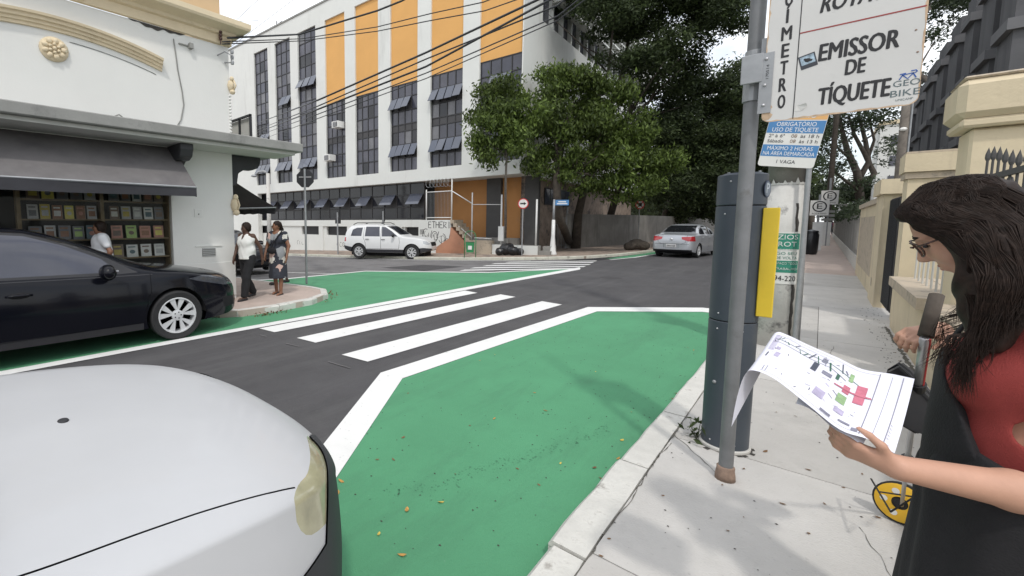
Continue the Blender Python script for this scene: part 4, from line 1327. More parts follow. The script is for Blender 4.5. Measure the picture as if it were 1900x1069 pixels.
# ---- front awning
AO = 0.98
ay1 = on_x(365,358,SX+AO).y - SY
def awning(name, base, rz, y0, y1, ztop, zlip, out, m, lbl, val=.16, vm='awning_dark'):
    t = thing(name, lbl, 'awning', base, rz)
    q = MB(); nx = 10; rows = []
    for i in range(nx+1):
        u = i/nx
        x = out*u; z = ztop + (zlip-ztop)*(u**1.12) - .03*math.sin(u*math.pi)
        rows.append([(x+.004*math.sin(k*1.7), y0+(y1-y0)*k/12, z-.012*abs(math.sin(k*math.pi/3))*u) for k in range(13)])
    q.grid(rows)
    o = q.build('canvas', m, t, smooth=True)
    s = MB()
    for yy in (y1,):
        s.add([(0,yy,ztop),(out,yy,zlip),(out,yy,zlip-val),(0,yy,zlip-val+.12)], [(0,1,2,3)])
    s.build('side_flap', M[vm], t)
    v = MB(); vr = [[(out+.006+.008*math.sin(k*1.1), y0+(y1-y0)*k/40, zlip+.0) for k in range(41)], [(out-.015+.014*math.sin(k*1.1+.5), y0+(y1-y0)*k/40, zlip-val-.008*math.sin(k*.9)) for k in range(41)]]
    v.grid(vr); v.build('valance', M[vm], t)
    f = MB(); f.cyl((out,y0,zlip),(out,y1,zlip),.018,n=6)
    for yy in (y0, y1-.03): f.cyl((0.02,yy,zlip-.05),(out,yy,zlip),.014,n=6)
    f.build('frame', M['steel'], t)
    return t
zl_ = on_x(365,350,SX+AO).z
awning('awning', (SX+.002, SY, 0), 0, LB+6, ay1, 2.95, zl_+.02, AO, M['awning'], 'grey canvas awning with dark valance over the bookshop window')
awning('awning', (SX-.3, SY+.002, 0), R(90), .02, 2.6, 2.55, 1.93, 1.15, M['awning_dark'], 'dark grey awning round the corner of the bookshop, above the two women', val=.14)

# ---- shop window: recess with bookshelves
q = MB(); q.box((-2.6, WY0-1, -.3), (-2.5, WY1+1, 4.8)); q.box((-2.5,WY0-1,-.3),(-.31,WY0-.9,4.8)); q.box((-2.5,WY1+.1,-.3),(-.31,WY1+.2,4.8)); q.box((-2.5,WY0-.9,.0),(-.31,WY1+.1,.05)); q.box((-2.5,WY0-.9,3.3),(-.31,WY1+.1,3.4)); q.build('interior', M['grey_dark'], shop)
bkz = [on_x(250,y,SX-.15).z for y in (374,407,442,477)]
sy0, sym, sy1 = on_x(40,400,SX-.15).y, on_x(190,400,SX-.15).y, on_x(311,400,SX-.15).y
case = thing('book_shelf', 'wooden display shelves full of books behind the shop window', 'bookshelf', (SX-.16, 0, 0))
wood = mat('dark shelf wood', (0.22,0.165,0.10), .7, .2, 8)
for z in bkz+[2.4]:
    q = MB(); q.box((-.22, sy0, z-.022), (.02, sym-.03, z)); q.build('shelf', wood, case)
    q = MB(); q.box((-.22, sym+.03, z-.022), (.02, sy1, z)); q.build('shelf', wood, case)
for y in (sy0-.03, sym, sy1+.03):
    q = MB(); q.box((-.24, y-.025, .3), (.03, y+.025, 2.6)); q.build('upright', wood, case)
q = MB(); q.box((-.27, sy0, .3), (-.25, sy1, 2.6)); q.build('back_panel', M['grey_dark'], case)
rg = random.Random(17)
cols = [(0.30,0.30,0.30),(0.42,0.41,0.38),(0.12,0.12,0.13),(0.35,0.28,0.06),(0.2,0.10,0.06),(0.08,0.12,0.14),(0.26,0.36,0.12),(0.33,0.16,0.12),(0.45,0.45,0.44),(0.5,0.44,0.1),(0.14,0.1,0.08)]
bm_ = [mat('book cover', tuple(min(.8,v*1.35) for v in c), .45, .15, 14) for c in cols]
cname = ['grey','pale beige','black','mustard yellow','brown','dark teal','lime green','brick red','white','bright yellow','dark brown']
edge_m = mat('page edge', (0.5,0.47,0.4), .8, .1, 60)
ordn = ['first','second','third','fourth','fifth','sixth','seventh']
shelf_n = ['second shelf down','third shelf down','fourth shelf down','lowest shelf']
rown = {0:'top shelf'}
def book(y, z, wd, ht, ci, lbl):
    t = thing('book', lbl, 'book', (SX-.2, y, z), 0, 'books shown face out in the shop window')
    a = MB(); a.box((-.012, -wd/2, 0), (.012, wd/2, ht), 0); 
    o = a.build('cover', bm_[ci], t); o.rotation_euler = (0, R(-8), 0)
    p = MB(); p.box((-.010, -wd/2+.004, -.0), (.010, wd/2+.003, ht-.004)); o2 = p.build('pages', edge_m, t); o2.rotation_euler = (0, R(-8), 0)
    pc = MB(); k2 = rg.random()
    if k2 < .55: pc.ball((.0135, 0, ht*.42), (.0006, wd*.28, ht*.16), 10)
    else: pc.box((.0125,-wd*.35,ht*.2),(.0136,wd*.35,ht*.6))
    pc.box((.0125,-wd*.36,ht*.76),(.0136,wd*.3,ht*.86))
    o3 = pc.build('cover_print', bm_[(ci+rg.choice([2,3,4,8])) % len(bm_)], t); o3.rotation_euler = (0, R(-8), 0)
plan = [(0, [10,9,2,2,0], [2,2,8,10,10]), (1, [0,3,4,9,4,0], [10,0,0,8,2]), (2, [2,0,2,2,5], [7,6,7,7]), (3, [2,5,2], [10,8,8,8])]
for si, lft, rgt in plan:
    z = bkz[si]; ztop = 2.4 if si == 0 else bkz[si-1]
    for side, lst, ya, yb in (('left', lft, sy0+.06, sym-.06), ('right', rgt, sym+.1, sy1-.04)):
        stp = (yb-ya)/len(lst)
        for i, ci in enumerate(lst):
            ht = min(.235, (ztop-z)*.84)*rg.uniform(.92,1.0)
            nm = ['highest','second highest','second lowest','lowest'][si]
            book(ya+stp*(i+.5), z+.001, min(stp*.82, .17)*rg.uniform(.92,1.04), ht, ci, f'{cname[ci]} book, {ordn[i]} from the left on the {nm} {side} shelf')
# glass front
q = MB(); q.box((.0, WY0, WZ0), (.012, WY1, WZ1)); 
gl_ = q.build('shop_glass', sky_glass('shop glass', (0.95,0.96,0.95), 0.93), shop); gl_.location = (-.1,0,0)

# ---- grey corrugated hoarding beyond the canopy
hp = on_y(468, 265, SY+1.35); hq = on_y(432, 225, SY+1.35)
ho = thing('metal_hoarding', 'grey corrugated metal panel in dark frame above the corner canopy', 'hoarding', (hq.x-.5, SY+1.35, CZ+.17))
wd = hp.x-hq.x+.5; ht = on_y(450,222,SY+1.35).z-(CZ+.17)
q = MB(); n_ = int(wd/.05)
q.grid([[(wd*i/n_, .012*math.cos(i*math.pi), 0) for i in range(n_+1)], [(wd*i/n_, .012*math.cos(i*math.pi), ht) for i in range(n_+1)]]); q.build('corrugated_sheet', M['canopy_under'], ho)
q = MB()
for x in (0, wd*.62, wd): q.cbox((x,-.03,ht/2),(.05,.05,ht+.06))
q.cbox((wd/2,-.03,ht+.03),(wd+.05,.05,.05)); q.build('frame', M['black_paint'], ho)

# ================================================================== street furniture
def post(parent, r, z1, m='steel', z0=0.0, r2=None, name='post', n=12):
    q = MB(); q.cyl((0,0,z0),(0,0,z1), r, r2, n); return q.build(name, M[m], parent, smooth=35)

RX = Matrix(((1,0,0),(0,0,-1),(0,1,0)))              # text standing up, facing -Y
def bold_copies(me, co, d):
    """thicken lettering by a few shifted copies, each a hair further out"""
    fs = [tuple(p.vertices) for p in me.polygons]; n = len(co); vs = []; ff = []
    for k, (dx, dz) in enumerate(((-d,0),(d,0),(0,d*.6),(0,-d*.6),(0,0))):
        vs += [(c[0]+dx, c[1]+dz, k*.00006) for c in co]; ff += [tuple(i+k*n for i in f) for f in fs]
    m = me.materials[0]; me.clear_geometry(); me.from_pydata(vs, [], ff); me.update()

def fit_text(name, s, cx, cz, width, cap, y, m, parent, shear=0.0, bold=0.0, rot=0.0, face=None, depth=.0012):
    """one line of lettering facing -Y: width and cap height in metres, centre (cx, cz)"""
    o = text_part(name, s, 1.0, (0,0,0), Matrix.Identity(3), m, parent, shear=shear, depth=0.0)
    me = o.data; n = len(me.vertices)
    co = np.empty(n*3, np.float32); me.vertices.foreach_get('co', co); co = co.reshape(-1,3)
    w0 = co[:,0].max()-co[:,0].min(); xm = (co[:,0].max()+co[:,0].min())/2
    co[:,0] = (co[:,0]-xm)*width/w0; 
    co[:,1] = co[:,1]*cap/0.70
    if bold > 0:
        bold_copies(me, co, bold*.55*cap/.7); n = len(me.vertices)
        co2 = np.empty(n*3, np.float32); me.vertices.foreach_get('co', co2); co = co2.reshape(-1,3)
    yy = y - (co[:,2] if bold > 0 else 0)
    rr = np.array(((math.cos(rot), -math.sin(rot)), (math.sin(rot), math.cos(rot))))
    p = co[:,:2] @ rr.T
    out = np.stack([cx+p[:,0], np.full(n, y)*0+yy, cz+p[:,1]], 1)
    if face is not None:
        A = np.array(face); out = out @ A[:3,:3].T + A[:3,3]
    me.vertices.foreach_set('co', out.astype(np.float32).ravel()); me.update()
    return o

# ---------------- near pole with the parking sign
PB = Vector((-0.31, 3.05, .12))
pole = thing('sign_post', 'grey steel post carrying the large ticket machine sign, in front of the parking meter', 'post', PB)
post(pole, .035, 3.7, 'steel_pole'); 
q = MB(); q.lathe([(.05,0),(.048,.03),(.043,.06),(.044,.075),(.039,.08)], n=14); q.build('rusty_base', M['rust'], pole, smooth=True)
q = MB(); q.lathe([(.042,.0),(.042,.26)], (0,0,2.12), n=14); q.box((.03,-.055,2.1),(.052,-.03,2.42)); q.build('clamp', M['steel'], pole)
SYP = PB.y-.075
sg = thing('parking_sign', 'large white ticket machine sign board on the grey post', 'sign', (0, SYP, 0))
def sx_(px, py): p = on_y(px, py, SYP-.004); return p.x, p.z
x0, z0 = sx_(1412, 226); x1, _ = sx_(1722, 20); _, zr = sx_(1690, 197)
z0 = (z0+zr)/2; z1 = z0+.98
def rrect(x0, z0, x1, z1, r, n=5):
    out = []
    for cx, cz, a in ((x1-r,z0+r,-90),(x1-r,z1-r,0),(x0+r,z1-r,90),(x0+r,z0+r,180)):
        for i in range(n+1):
            t = R(a+90*i/n); out.append((cx+r*math.cos(t), cz+r*math.sin(t)))
    return out
q = MB(); q.prism([(a,0,b) for a,b in rrect(x0,z0,x1,z1,.035)], (0,.004,0)); q.build('board', M['sign_off'], sg)
q = MB()
edge = rrect(x0,z0,x1,z1,.035)
rg = random.Random(4)
def ring_strip(pts, w, y):
    n = len(pts); b = MB(); vs = []
    cx = sum(p[0] for p in pts)/n; cz = sum(p[1] for p in pts)/n
    for p in pts:
        d = Vector((cx-p[0], cz-p[1])).normalized(); ww = w*rg.uniform(.3,1.2)
        vs.append((p[0],y,p[1])); vs.append((p[0]+d.x*ww,y,p[1]+d.y*ww))
    b.add(vs, [(2*i,2*i+1,2*((i+1)%n)+1,2*((i+1)%n)) for i in range(n)]); return b
dense = []
for i in range(len(edge)):
    a, b = edge[i], edge[(i+1)%len(edge)]; m_ = max(1,int(math.hypot(b[0]-a[0],b[1]-a[1])/.02))
    for k in range(m_): dense.append((a[0]+(b[0]-a[0])*k/m_, a[1]+(b[1]-a[1])*k/m_))
rusted = mat('rust bloom on enamel', (0.55,0.40,0.27), .8, .25, 25)
ring_strip(dense, .008, -.0006).build('rusty_edge', rusted, sg)
q = MB(); q.grid([[(x0+.001+.006*(k < 1),-.0009,z0+.012+k*.012) for k in range(26)],[(x0+.012+(.034 if k < 9 else .016)*(.5+.5*math.sin(k*.9)**2)*(1-k/40),-.0009,z0+.012+k*.012) for k in range(26)]]); q.build('rust_stain', rusted, sg)
dv = [sx_(1487,2), sx_(1472,222)]
dvx = (dv[0][0]+dv[1][0])/2
q = MB(); q.box((dvx-.0018,-.001,z0+.002),(dvx+.0018,0.0005,z1-.003)); q.build('divider_line', M['ink'], sg)
rl = (sx_(1488,57)[1]+sx_(1725,13)[1])/2
q = MB(); q.box((dvx+.002,-.001,rl-.003),(x1-.004,.0005,rl+.003)); q.build('red_line', M['red_ink'], sg)
def span(a, b): return sx_(*a)[0], sx_(*b)[0]
for s, l, r_, c, cap in (('EMISSOR',(1520,100),(1669,68),(1594,86),.078),('DE',(1569,128),(1606,118),(1587,124),.068),('TÍQUETE',(1519,180),(1652,160),(1586,172),.078)):
    a, b = span(l, r_); fit_text('lettering', s, (a+b)/2, sx_(*c)[1], b-a, cap, -.0012, M['ink'], sg, bold=.045, shear=.06)
a, b = span((1522,8),(1700,-30)); fit_text('lettering', 'ROTATIVO', (a+b)/2+.01, sx_(1525,23)[1]+.033, (b-a)*1.05, .078, -.0012, M['ink'], sg, bold=.04, shear=.25)
vx = (sx_(1460,63)[0]+sx_(1449,193)[0])/2
zM, zO_ = sx_(1460,63)[1], sx_(1449,190)[1]; stp = (zM-zO_)/4
for i, ch in enumerate('ORTEMÍUQRAP'):
    z = zO_+i*stp
    if z > z1-.03: break
    wd = {'M':.036,'Í':.010,'I':.010}.get(ch, .026)
    fit_text('lettering', ch, vx, z, wd, stp*.80, -.0012, M['ink'], sg, bold=.04)
# torn paper and stickers on the board
tx, tz = sx_(1484,200)
q = MB(); q.add([(tx-.02,-.001,tz-.012),(tx+.004,-.001,tz-.016),(tx+.026,-.008,tz+.004),(tx+.022,-.014,tz+.018),(tx-.012,-.003,tz+.012)], [(0,1,2,3,4)]); tag(q.build('torn_paper', M['white_sign'], sg))
kx, kz = sx_(1499,113)
st = MB(); c, s = math.cos(R(14)), math.sin(R(14))
def rot2(a, b): return (kx+a*c-b*s, -.0013, kz+a*s+b*c)
st.add([rot2(-.03,-.033),rot2(.03,-.033),rot2(.03,.033),rot2(-.03,.033)], [(0,1,2,3)]); sk = st.build('sticker', mat('sticker black',(0.04,0.045,0.055),.5,.1,40), sg)
st = MB(); st.add([tuple(Vector(rot2(a,b))+Vector((0,-.0004,0))) for a,b in ((-.025,-.014),(.025,-.014),(.025,.027),(-.025,.027))], [(0,1,2,3)]); st.build('sticker_picture', mat('sticker blue',(0.32,0.42,0.50),.5,.5,70), sk)
for a,b,r_ in ((0,.004,.012),(-.008,.012,.006),(.01,.0,.007)):
    st = MB(); st.ball(Vector(rot2(a,b))+Vector((0,-.0008,0)), (r_,.0004,r_*.8), 8); st.build('sticker_figure', M['ink'], sk)
gx, gz = sx_(1681,153)
bl = mat('sticker lettering',(0.10,0.14,0.15),.6,0); bb = mat('sticker bicycle blue',(0.03,0.10,0.36),.6,0)
fit_text('lettering', 'GEO', gx+.002, gz-.002, .078, .026, -.0012, bl, sg, bold=-.008)
fit_text('lettering', 'BIKE', gx, sx_(1680,172)[1], .085, .028, -.0012, bl, sg, bold=-.005)
fit_text('lettering', 'UNICAMP', gx, sx_(1679,184)[1], .05, .009, -.0012, bl, sg)
def flat_stroke(pts, r, y, m, parent, name='sticker_line'):
    L, Rr = [], []
    for i, p in enumerate(pts):
        d = Vector((pts[min(i+1,len(pts)-1)][0]-pts[max(i-1,0)][0], pts[min(i+1,len(pts)-1)][1]-pts[max(i-1,0)][1])).normalized()
        L.append((p[0]-d.y*r, y, p[1]+d.x*r)); Rr.append((p[0]+d.y*r, y, p[1]-d.x*r))
    b = MB(); b.grid([L, Rr]); return b.build(name, m, parent, fixn=False)
bz = gz+.016
flat_stroke([(gx-.02,bz),(gx-.012,bz+.018),(gx+.018,bz+.022),(gx+.028,bz)], .0022, -.0013, bb, sg)
flat_stroke([(gx-.012,bz+.018),(gx+.004,bz),(gx+.02,bz+.022)], .0022, -.0013, bb, sg)
flat_stroke([(gx-.02,bz+.022),(gx-.002,bz+.024)], .0022, -.0013, bb, sg)
flat_stroke([(gx+.012,bz+.031),(gx+.026,bz+.032),(gx+.03,bz+.026),(gx+.022,bz+.02)], .0022, -.0013, bb, sg)
for p_ in ((1703,96),(1700,55)):
    p = sx_(*p_); q = MB(); q.ball((p[0],-.001,p[1]),(.004,.0015,.004),6); q.build('rivet', M['rust'], sg)
# bracket plates with bolts and a painted number
q = MB(); bx = PB.x+.034; bzz = sx_(1425,150)[1]
q.box((bx,-.006,bzz-.16),(bx+.052,-.001,bzz+.14)); br = q.build('bracket_plate', M['steel'], sg)
q = MB(); q.box((PB.x-.045, -.01, bzz-.0), (bx+.01, -.004+.004, bzz+.145)); q.build('bracket_clamp', M['steel'], sg, bevel=.003)
for dz in (-.12,-.02,.11):
    q = MB(); q.ball((bx+.022,-.009,bzz+dz),(.008,.005,.008),8); q.build('bolt', M['alu'], br, smooth=True)
fit_text('lettering', '170514', bx+.03, bzz+.045, .07, .011, -.0068, M['ink'], br, rot=R(90))

# ---------------- parking meter column
MC = Vector((-0.375, 3.52, .12)); MR = .128
met = thing('parking_meter', 'tall blue grey cylindrical parking ticket machine at the kerb', 'parking meter', MC)
def ring_col(z0, z1, r, m, name, bev=.006):
    q = MB(); q.lathe([(r-bev,z0),(r,z0+bev),(r,z1-bev),(r-bev,z1)], n=40); return q.build(name, M[m], met, smooth=40)
ring_col(0, .025, MR+.012, 'pole_conc', 'base_plinth'); ring_col(.02,.85,MR,'meter','lower_housing'); ring_col(.853,1.58,MR,'meter','middle_housing'); ring_col(1.583,1.775,MR,'meter','head')
q = MB(); q.lathe([(MR-.004,.845),(MR-.004,1.6)], n=32, cap=False); q.build('seam_ring', M['seam'], met)
q = MB(); q.lathe([(MR-.02,1.77),(MR-.03,1.784),(.0001,1.786)], n=32); q.build('cap', M['meter'], met, smooth=40)
for a in (30,150,270):
    q = MB(); q.cyl((math.cos(R(a))*.09,math.sin(R(a))*.09,1.78),(math.cos(R(a))*.09,math.sin(R(a))*.09,1.80),.008,n=6); q.build('cap_bolt', M['steel'], met)
q = MB(); q.box((MR-.012,-.07,.90),(MR+.066,-.045,1.565)); q.build('yellow_panel', M['meter_yellow'], met, bevel=.004)
q = MB(); q.box((MR-.03,-.044,.9),(MR+.03,.06,1.565)); q.build('panel_housing', M['meter'], met, bevel=.008)
for a_, z_ in ((-120,.80),(-120,.06),(-60,.80),(-60,.06),(-120,1.53),(-120,.90),(-110,1.73),(-65,1.73)):
    q = MB(); a_ = R(a_); q.ball((math.cos(a_)*MR, math.sin(a_)*MR, z_), (.006,.006,.006), 8); q.build('screw', M['alu'], met, smooth=True)
a_ = R(-118); q = MB(); q.ball((math.cos(a_)*MR, math.sin(a_)*MR, .45), (.012,.012,.012), 10); q.build('key_lock', M['steel'], met, smooth=True)
# P emblem on the curved head, facing right
az = R(-13); nrm = Vector((math.cos(az), math.sin(az), 0)); tg = Vector((-math.sin(az), math.cos(az), 0))
FM = Matrix.Translation(nrm*(MR+.0015)+Vector((0,0,1.68))) @ Matrix(((tg.x, -nrm.x, 0, 0),(tg.y, -nrm.y, 0, 0),(0,0,1,0),(0,0,0,1)))
q = MB(); q.lathe([(.052,-.0008),(.052,.0008),(.0001,.0009)], (0,0,0), 'y', 24, mat=None); o_ = q.build('emblem', mat('emblem ring',(0.03,0.05,0.10),.4,0), met); o_.data.transform(FM @ Matrix.Scale(1,4))
q = MB(); q.lathe([(.044,-.0016),(.044,-.001),(.0001,-.001)], (0,0,0), 'y', 24); o_ = q.build('emblem_disc', mat('emblem disc',(0.16,0.2,0.25),.4,0), met); o_.data.transform(FM)
fit_text('lettering', 'P', 0, 0, .042, .06, -.0028, mat('emblem white',(0.55,0.6,0.65),.5,0), met, bold=.02, face=FM)
q = MB()
for k in range(26):
    a = 2*math.pi*k/26; a2 = a+.2; rr = MR+.02+.02*math.sin(k*2.3)
    q.add([(math.cos(a)*(MR+.004),math.sin(a)*(MR+.004),.003),(math.cos(a2)*(MR+.004),math.sin(a2)*(MR+.004),.003),(math.cos(a2)*rr,math.sin(a2)*rr,.0025),(math.cos(a)*rr,math.sin(a)*rr,.0025)],[(0,1,2,3)])
q.build('dirt_ring', M['grime'], met)

# ---------------- utility pole behind, with posters and pipe
UY = 6.95
ur = on_y(1500,400,UY).x; UR = .20
UC = Vector((ur-UR*1.0-.01, UY, .12))
up = thing('utility_pole', 'concrete utility pole with peeling whitewash and torn posters behind the parking meter', 'utility pole', UC)
q = MB(); q.lathe([(UR+.02,0),(UR,1.2),(UR-.02,1.93)], n=24); q.build('painted_shaft', M['pole_conc'], up, smooth=True)
q = MB(); q.lathe([(UR-.0215,1.932),(UR-.05,4.5),(UR-.08,9.5)], n=18); q.build('shaft', M['pole_bare'], up, smooth=True)
for k in range(9):
    a = R(-150+k*17); z = 1.93; h = [.02,.05,.01,.03,.02,.06,.01,.03,.015][k]
    q = MB(); q.add([(math.cos(a)*(UR-.012),math.sin(a)*(UR-.012),z-.02),(math.cos(a+.3)*(UR-.012),math.sin(a+.3)*(UR-.012),z-.02),(math.cos(a+.12)*(UR-.010),math.sin(a+.12)*(UR-.010),z+h)],[(0,1,2)]); q.build('peeling_paint', M['pole_conc'], up)
# peeled dark channel with pipe along the right side
a = R(-25); d_ = Vector((math.cos(a), math.sin(a), 0))
q = MB(); q.tube([d_*(UR+.03)+Vector((0,0,0)), d_*(UR+.012)+Vector((0,0,1.2)), d_*(UR-.005)+Vector((0,0,3.6))], .022, 8); q.build('conduit', M['steel'], up, smooth=True)
a = R(-52); d_ = Vector((math.cos(a), math.sin(a), 0))
rg = random.Random(6); L, Rr = [], []
t_ = Vector((-d_.y, d_.x, 0))
for k in range(30):
    z = .1+k*.055; rad = (UR+.0235-.02*z/1.2) if z < 1.2 else (UR+.0035-.036*(z-1.2))
    w1, w2 = rg.uniform(.008,.03), rg.uniform(.006,.02)
    L.append(d_*rad+t_*w1+Vector((0,0,z))); Rr.append(d_*rad-t_*w2+Vector((0,0,z)))
q = MB(); q.grid([L,Rr]); q.build('paint_scar', M['grime'], up)
# bands and crossarm high up
for z in (2.6, 5.2, 7.6):
    q = MB(); q.lathe([(UR-.02,z),(UR-.02,z+.05)], n=18); q.build('steel_band', M['steel'], up)
q = MB(); q.cbox((0,-.12,8.2),(1.8,.1,.12)); q.build('crossarm', M['bark_grey'], up)
# posters: paper bent round the shaft
def wrapped(name, a0, a1, z0, z1, rad, m, n=6):
    q = MB(); q.grid([[(math.cos(a0+(a1-a0)*k/n)*rad, math.sin(a0+(a1-a0)*k/n)*rad, z) for k in range(n+1)] for z in (z0,z1)]); return q.build(name, M[m] if isinstance(m, str) else m, up, smooth=True, fixn=False)
gpost = mat('green poster print',(0.03,0.22,0.15),.7,.1,20); wpost = mat('poster paper',(0.66,0.66,0.63),.8,.06,15)
RR = UR+.016
pa, pb = R(-104), R(-44)
zt = on_y(1450,432,UY-.15).z-.12
def zof(py): return on_y(1450,py,UY-.15).z-.12
wrapped('poster', pa, pb, zof(526), zof(430), RR, wpost)
for y0_, y1_ in ((433,462),(483,505)): wrapped('poster_band', pa, pb, zof(y1_), zof(y0_), RR+.002, gpost)
def wrap_text(s, py, cap, m, aw):
    o = fit_text('lettering', s, 0, 0, 1.0, cap, 0, m, up, bold=.01)
    co = np.empty(len(o.data.vertices)*3, np.float32); o.data.vertices.foreach_get('co', co); co = co.reshape(-1,3)
    A = (pa+pb)/2 + co[:,0]*aw; z = zof(py)+co[:,2]
    out = np.stack([np.cos(A)*(RR+.004), np.sin(A)*(RR+.004), z], 1); o.data.vertices.foreach_set('co', out.astype(np.float32).ravel()); o.data.update()
wt = mat('poster white letters',(0.7,0.72,0.7),.7,0)
for s, py, cap, m, aw in (('ZIOS',440,.055,wt,.85),('ROT',453,.055,wt,.75),('DE SOFRER',463.5,.022,wt,.9),('GO SEU',470,.032,gpost,.85),('DE VOLTA',478,.032,gpost,.9),('ESPAÇO TODO',488,.026,wt,.95),('TRABALHO',498,.026,wt,.95),('94-220',516,.06,M['ink'],.9)):
    wrap_text(s, py, cap, m, aw)

# ---------------- small blue and white rule sign, hanging crooked on a thin post
ZY = UY-.27
zp = on_y(1500,330,ZY+.03)
zs = thing('rule_sign', 'small blue and white parking rules sign hanging crooked under the large board', 'sign', (on_y(1469,261,ZY).x, ZY, on_y(1469,261,ZY).z), 0)
zs.rotation_euler = (0, R(9), 0)
zs.scale = (1.08,)*3
W2, Z0_, Z1_ = .225, -.27, .36
q = MB(); q.prism([(a,0,b) for a,b in rrect(-W2,Z0_,W2,Z1_,.03)], (0,.004,0)); q.build('board', M['white_sign'], zs)
def band(z0, z1, m): q = MB(); q.box((-W2+.003,-.0012,z0),(W2-.003,.0005,z1)); q.build('colour_band', M[m], zs)
band(.21,.352,'sign_orange'); band(.075,.2,'sign_blue'); band(-.165,-.045,'sign_blue')
wl_ = mat('sign white letters',(0.75,0.76,0.78),.5,0); dk = mat('sign dark letters',(0.06,0.06,0.07),.5,0)
for s, z, wd, cap, m, x in (('CARTÃO',.25,.28,.05,wl_,0),('OBRIGATÓRIO',.163,.31,.042,wl_,0),('USO DE TÍQUETE',.107,.36,.042,wl_,0),('2ª à 6ª',.045,.13,.034,dk,-.13),('08',.045,.045,.034,M['rust'],.01),('às 18 h',.045,.14,.034,dk,.13),('Sábado',-.008,.13,.034,dk,-.13),('08',-.008,.045,.034,M['rust'],.01),('às 13 h',-.008,.14,.034,dk,.13),('MÁXIMO 2 HORAS',-.082,.36,.038,wl_,0),('NA ÁREA DEMARCADA',-.135,.41,.038,wl_,0),('1 VAGA',-.218,.15,.036,dk,0)):
    fit_text('lettering', s, x, z, wd, cap, -.0022, m, zs, bold=.006)
zp_ = thing('thin_post', 'thin galvanised post beside the concrete utility pole', 'post', (zp.x, ZY+.03, .12)); post(zp_, .024, 2.35)

# ---------------- stop sign seen from behind
sp_ = G(569,527,.12)
dtop = (sp_.xy).length
stp_ = thing('stop_sign', 'octagonal stop sign seen from behind on its grey post', 'stop sign', (sp_.x, sp_.y, hz(sp_.x)+.12), R(38))
cz_ = at(565,331,1); 
def z_at(px, py, P):                                 # height of the photo point above a known place
    r = ray(px, py); t = (P.xy).length / Vector((r.x, r.y)).length; return CAM_H + r.z*t
zc = z_at(565,331,sp_) - stp_.location.z
zt_ = z_at(565,312,sp_) - stp_.location.z
post(stp_, .028, zt_-.02)
rr_ = .24
q = MB(); q.prism([(rr_*math.cos(R(22.5+45*i)), .035, zc+rr_*math.sin(R(22.5+45*i))) for i in range(8)], (0,.004,0)); q.build('plate_back', M['black_paint'], stp_)
q = MB(); q.prism([(rr_*.99*math.cos(R(22.5+45*i)), .0395, zc+rr_*.99*math.sin(R(22.5+45*i))) for i in range(8)], (0,.001,0)); q.build('plate_front', M['sign_red'], stp_)
q = MB(); q.box((-.16,.026,zc+.02),(.16,.036,zc+.05)); q.build('crossbar', M['alu'], stp_)

# ---------------- small signs on the far pavement
def far_post(name, label, cat, px, py, rz, r, ztop_py, m='steel'):
    p = G(px, py, .12); t = thing(name, label, cat, (p.x, p.y, p.z), rz)
    zt = z_at(px, ztop_py, p) - p.z
    post(t, r, zt, m)
    return t, p, zt
t, p, zt = far_post('traffic_sign', 'round white traffic sign with red rim and black arrow on a thin post', 'traffic sign', 968, 474, R(35), .03, 368)
zc = z_at(966,378,p)-p.z
def disc(parent, r, y, zc, m, name, th=.004): q = MB(); q.lathe([(r,y),(r,y-th),(.0001,y-th)], (0,0,zc), 'y', 24); return q.build(name, M[m], parent)
disc(t, .25, -.04, zc, 'sign_red', 'rim'); disc(t, .205, -.045, zc, 'white_sign', 'disc')
q = MB(); q.prism([(-.14,-.0505,zc-.035),(.03,-.0505,zc-.035),(.03,-.0505,zc-.08),(.15,-.0505,zc),(.03,-.0505,zc+.08),(.03,-.0505,zc+.035),(-.14,-.0505,zc+.035)],(0,.001,0)); q.build('arrow', M['ink'], t)
t, p, zt = far_post('no_parking_sign', 'round no stopping sign with red cross on post beside the road', 'traffic sign', 1183, 459, R(40), .03, 372)
zc = z_at(1186,380,p)-p.z
disc(t, .27, -.04, zc, 'sign_red', 'rim'); disc(t, .21, -.045, zc, 'white_sign', 'disc')
for s in (-1,1):
    q = MB(); c, s_ = math.cos(s*R(45)), math.sin(s*R(45)); L_, w_ = .22, .032
    q.prism([(a*c-b*s_, -.051-.0015*(s+1), zc+a*s_+b*c) for a,b in ((-L_,-w_),(L_,-w_),(L_,w_),(-L_,w_))],(0,.001,0)); q.build('cross_bar', M['sign_red'], t)
q = MB(); q.prism([(-.1,-.0555,zc-.1),(.1,-.0555,zc-.1),(.1,-.0555,zc+.1),(-.1,-.0555,zc+.1)],(0,.001,0)); q.build('symbol', M['ink'], t)
# street name post
p = G(1025,473,.12); t = thing('street_name_post', 'white street name post with small blue plate at the far corner', 'street sign', p, R(38))
zt = z_at(1026,370,p)-p.z; zm_ = z_at(1026,408,p)-p.z
q = MB(); q.lathe([(.2,0),(.2,.05),(.15,.2),(.13,.45),(.09,.9),(.08,zm_)], n=10); q.build('painted_shaft', M['steel_white'], t, smooth=True)
q = MB(); q.cyl((0,0,zm_-.02),(0,0,zt),.06,.05,n=10); q.build('shaft', M['steel'], t, smooth=True)
za, zb = z_at(1036,381,p)-p.z, z_at(1036,371,p)-p.z
q = MB(); q.box((.06,-.01,za),(.68,.01,zb)); pl = q.build('name_plate', M['sign_blue'], t)
for k, (w_, z_) in enumerate(((.36,.66),(.48,.3))):
    q = MB(); q.box((.37-w_/2,-.013,za+(zb-za)*z_-.025),(.37+w_/2,-.0105,za+(zb-za)*z_+.025)); q.build('lettering_line', M['white_sign'], pl)
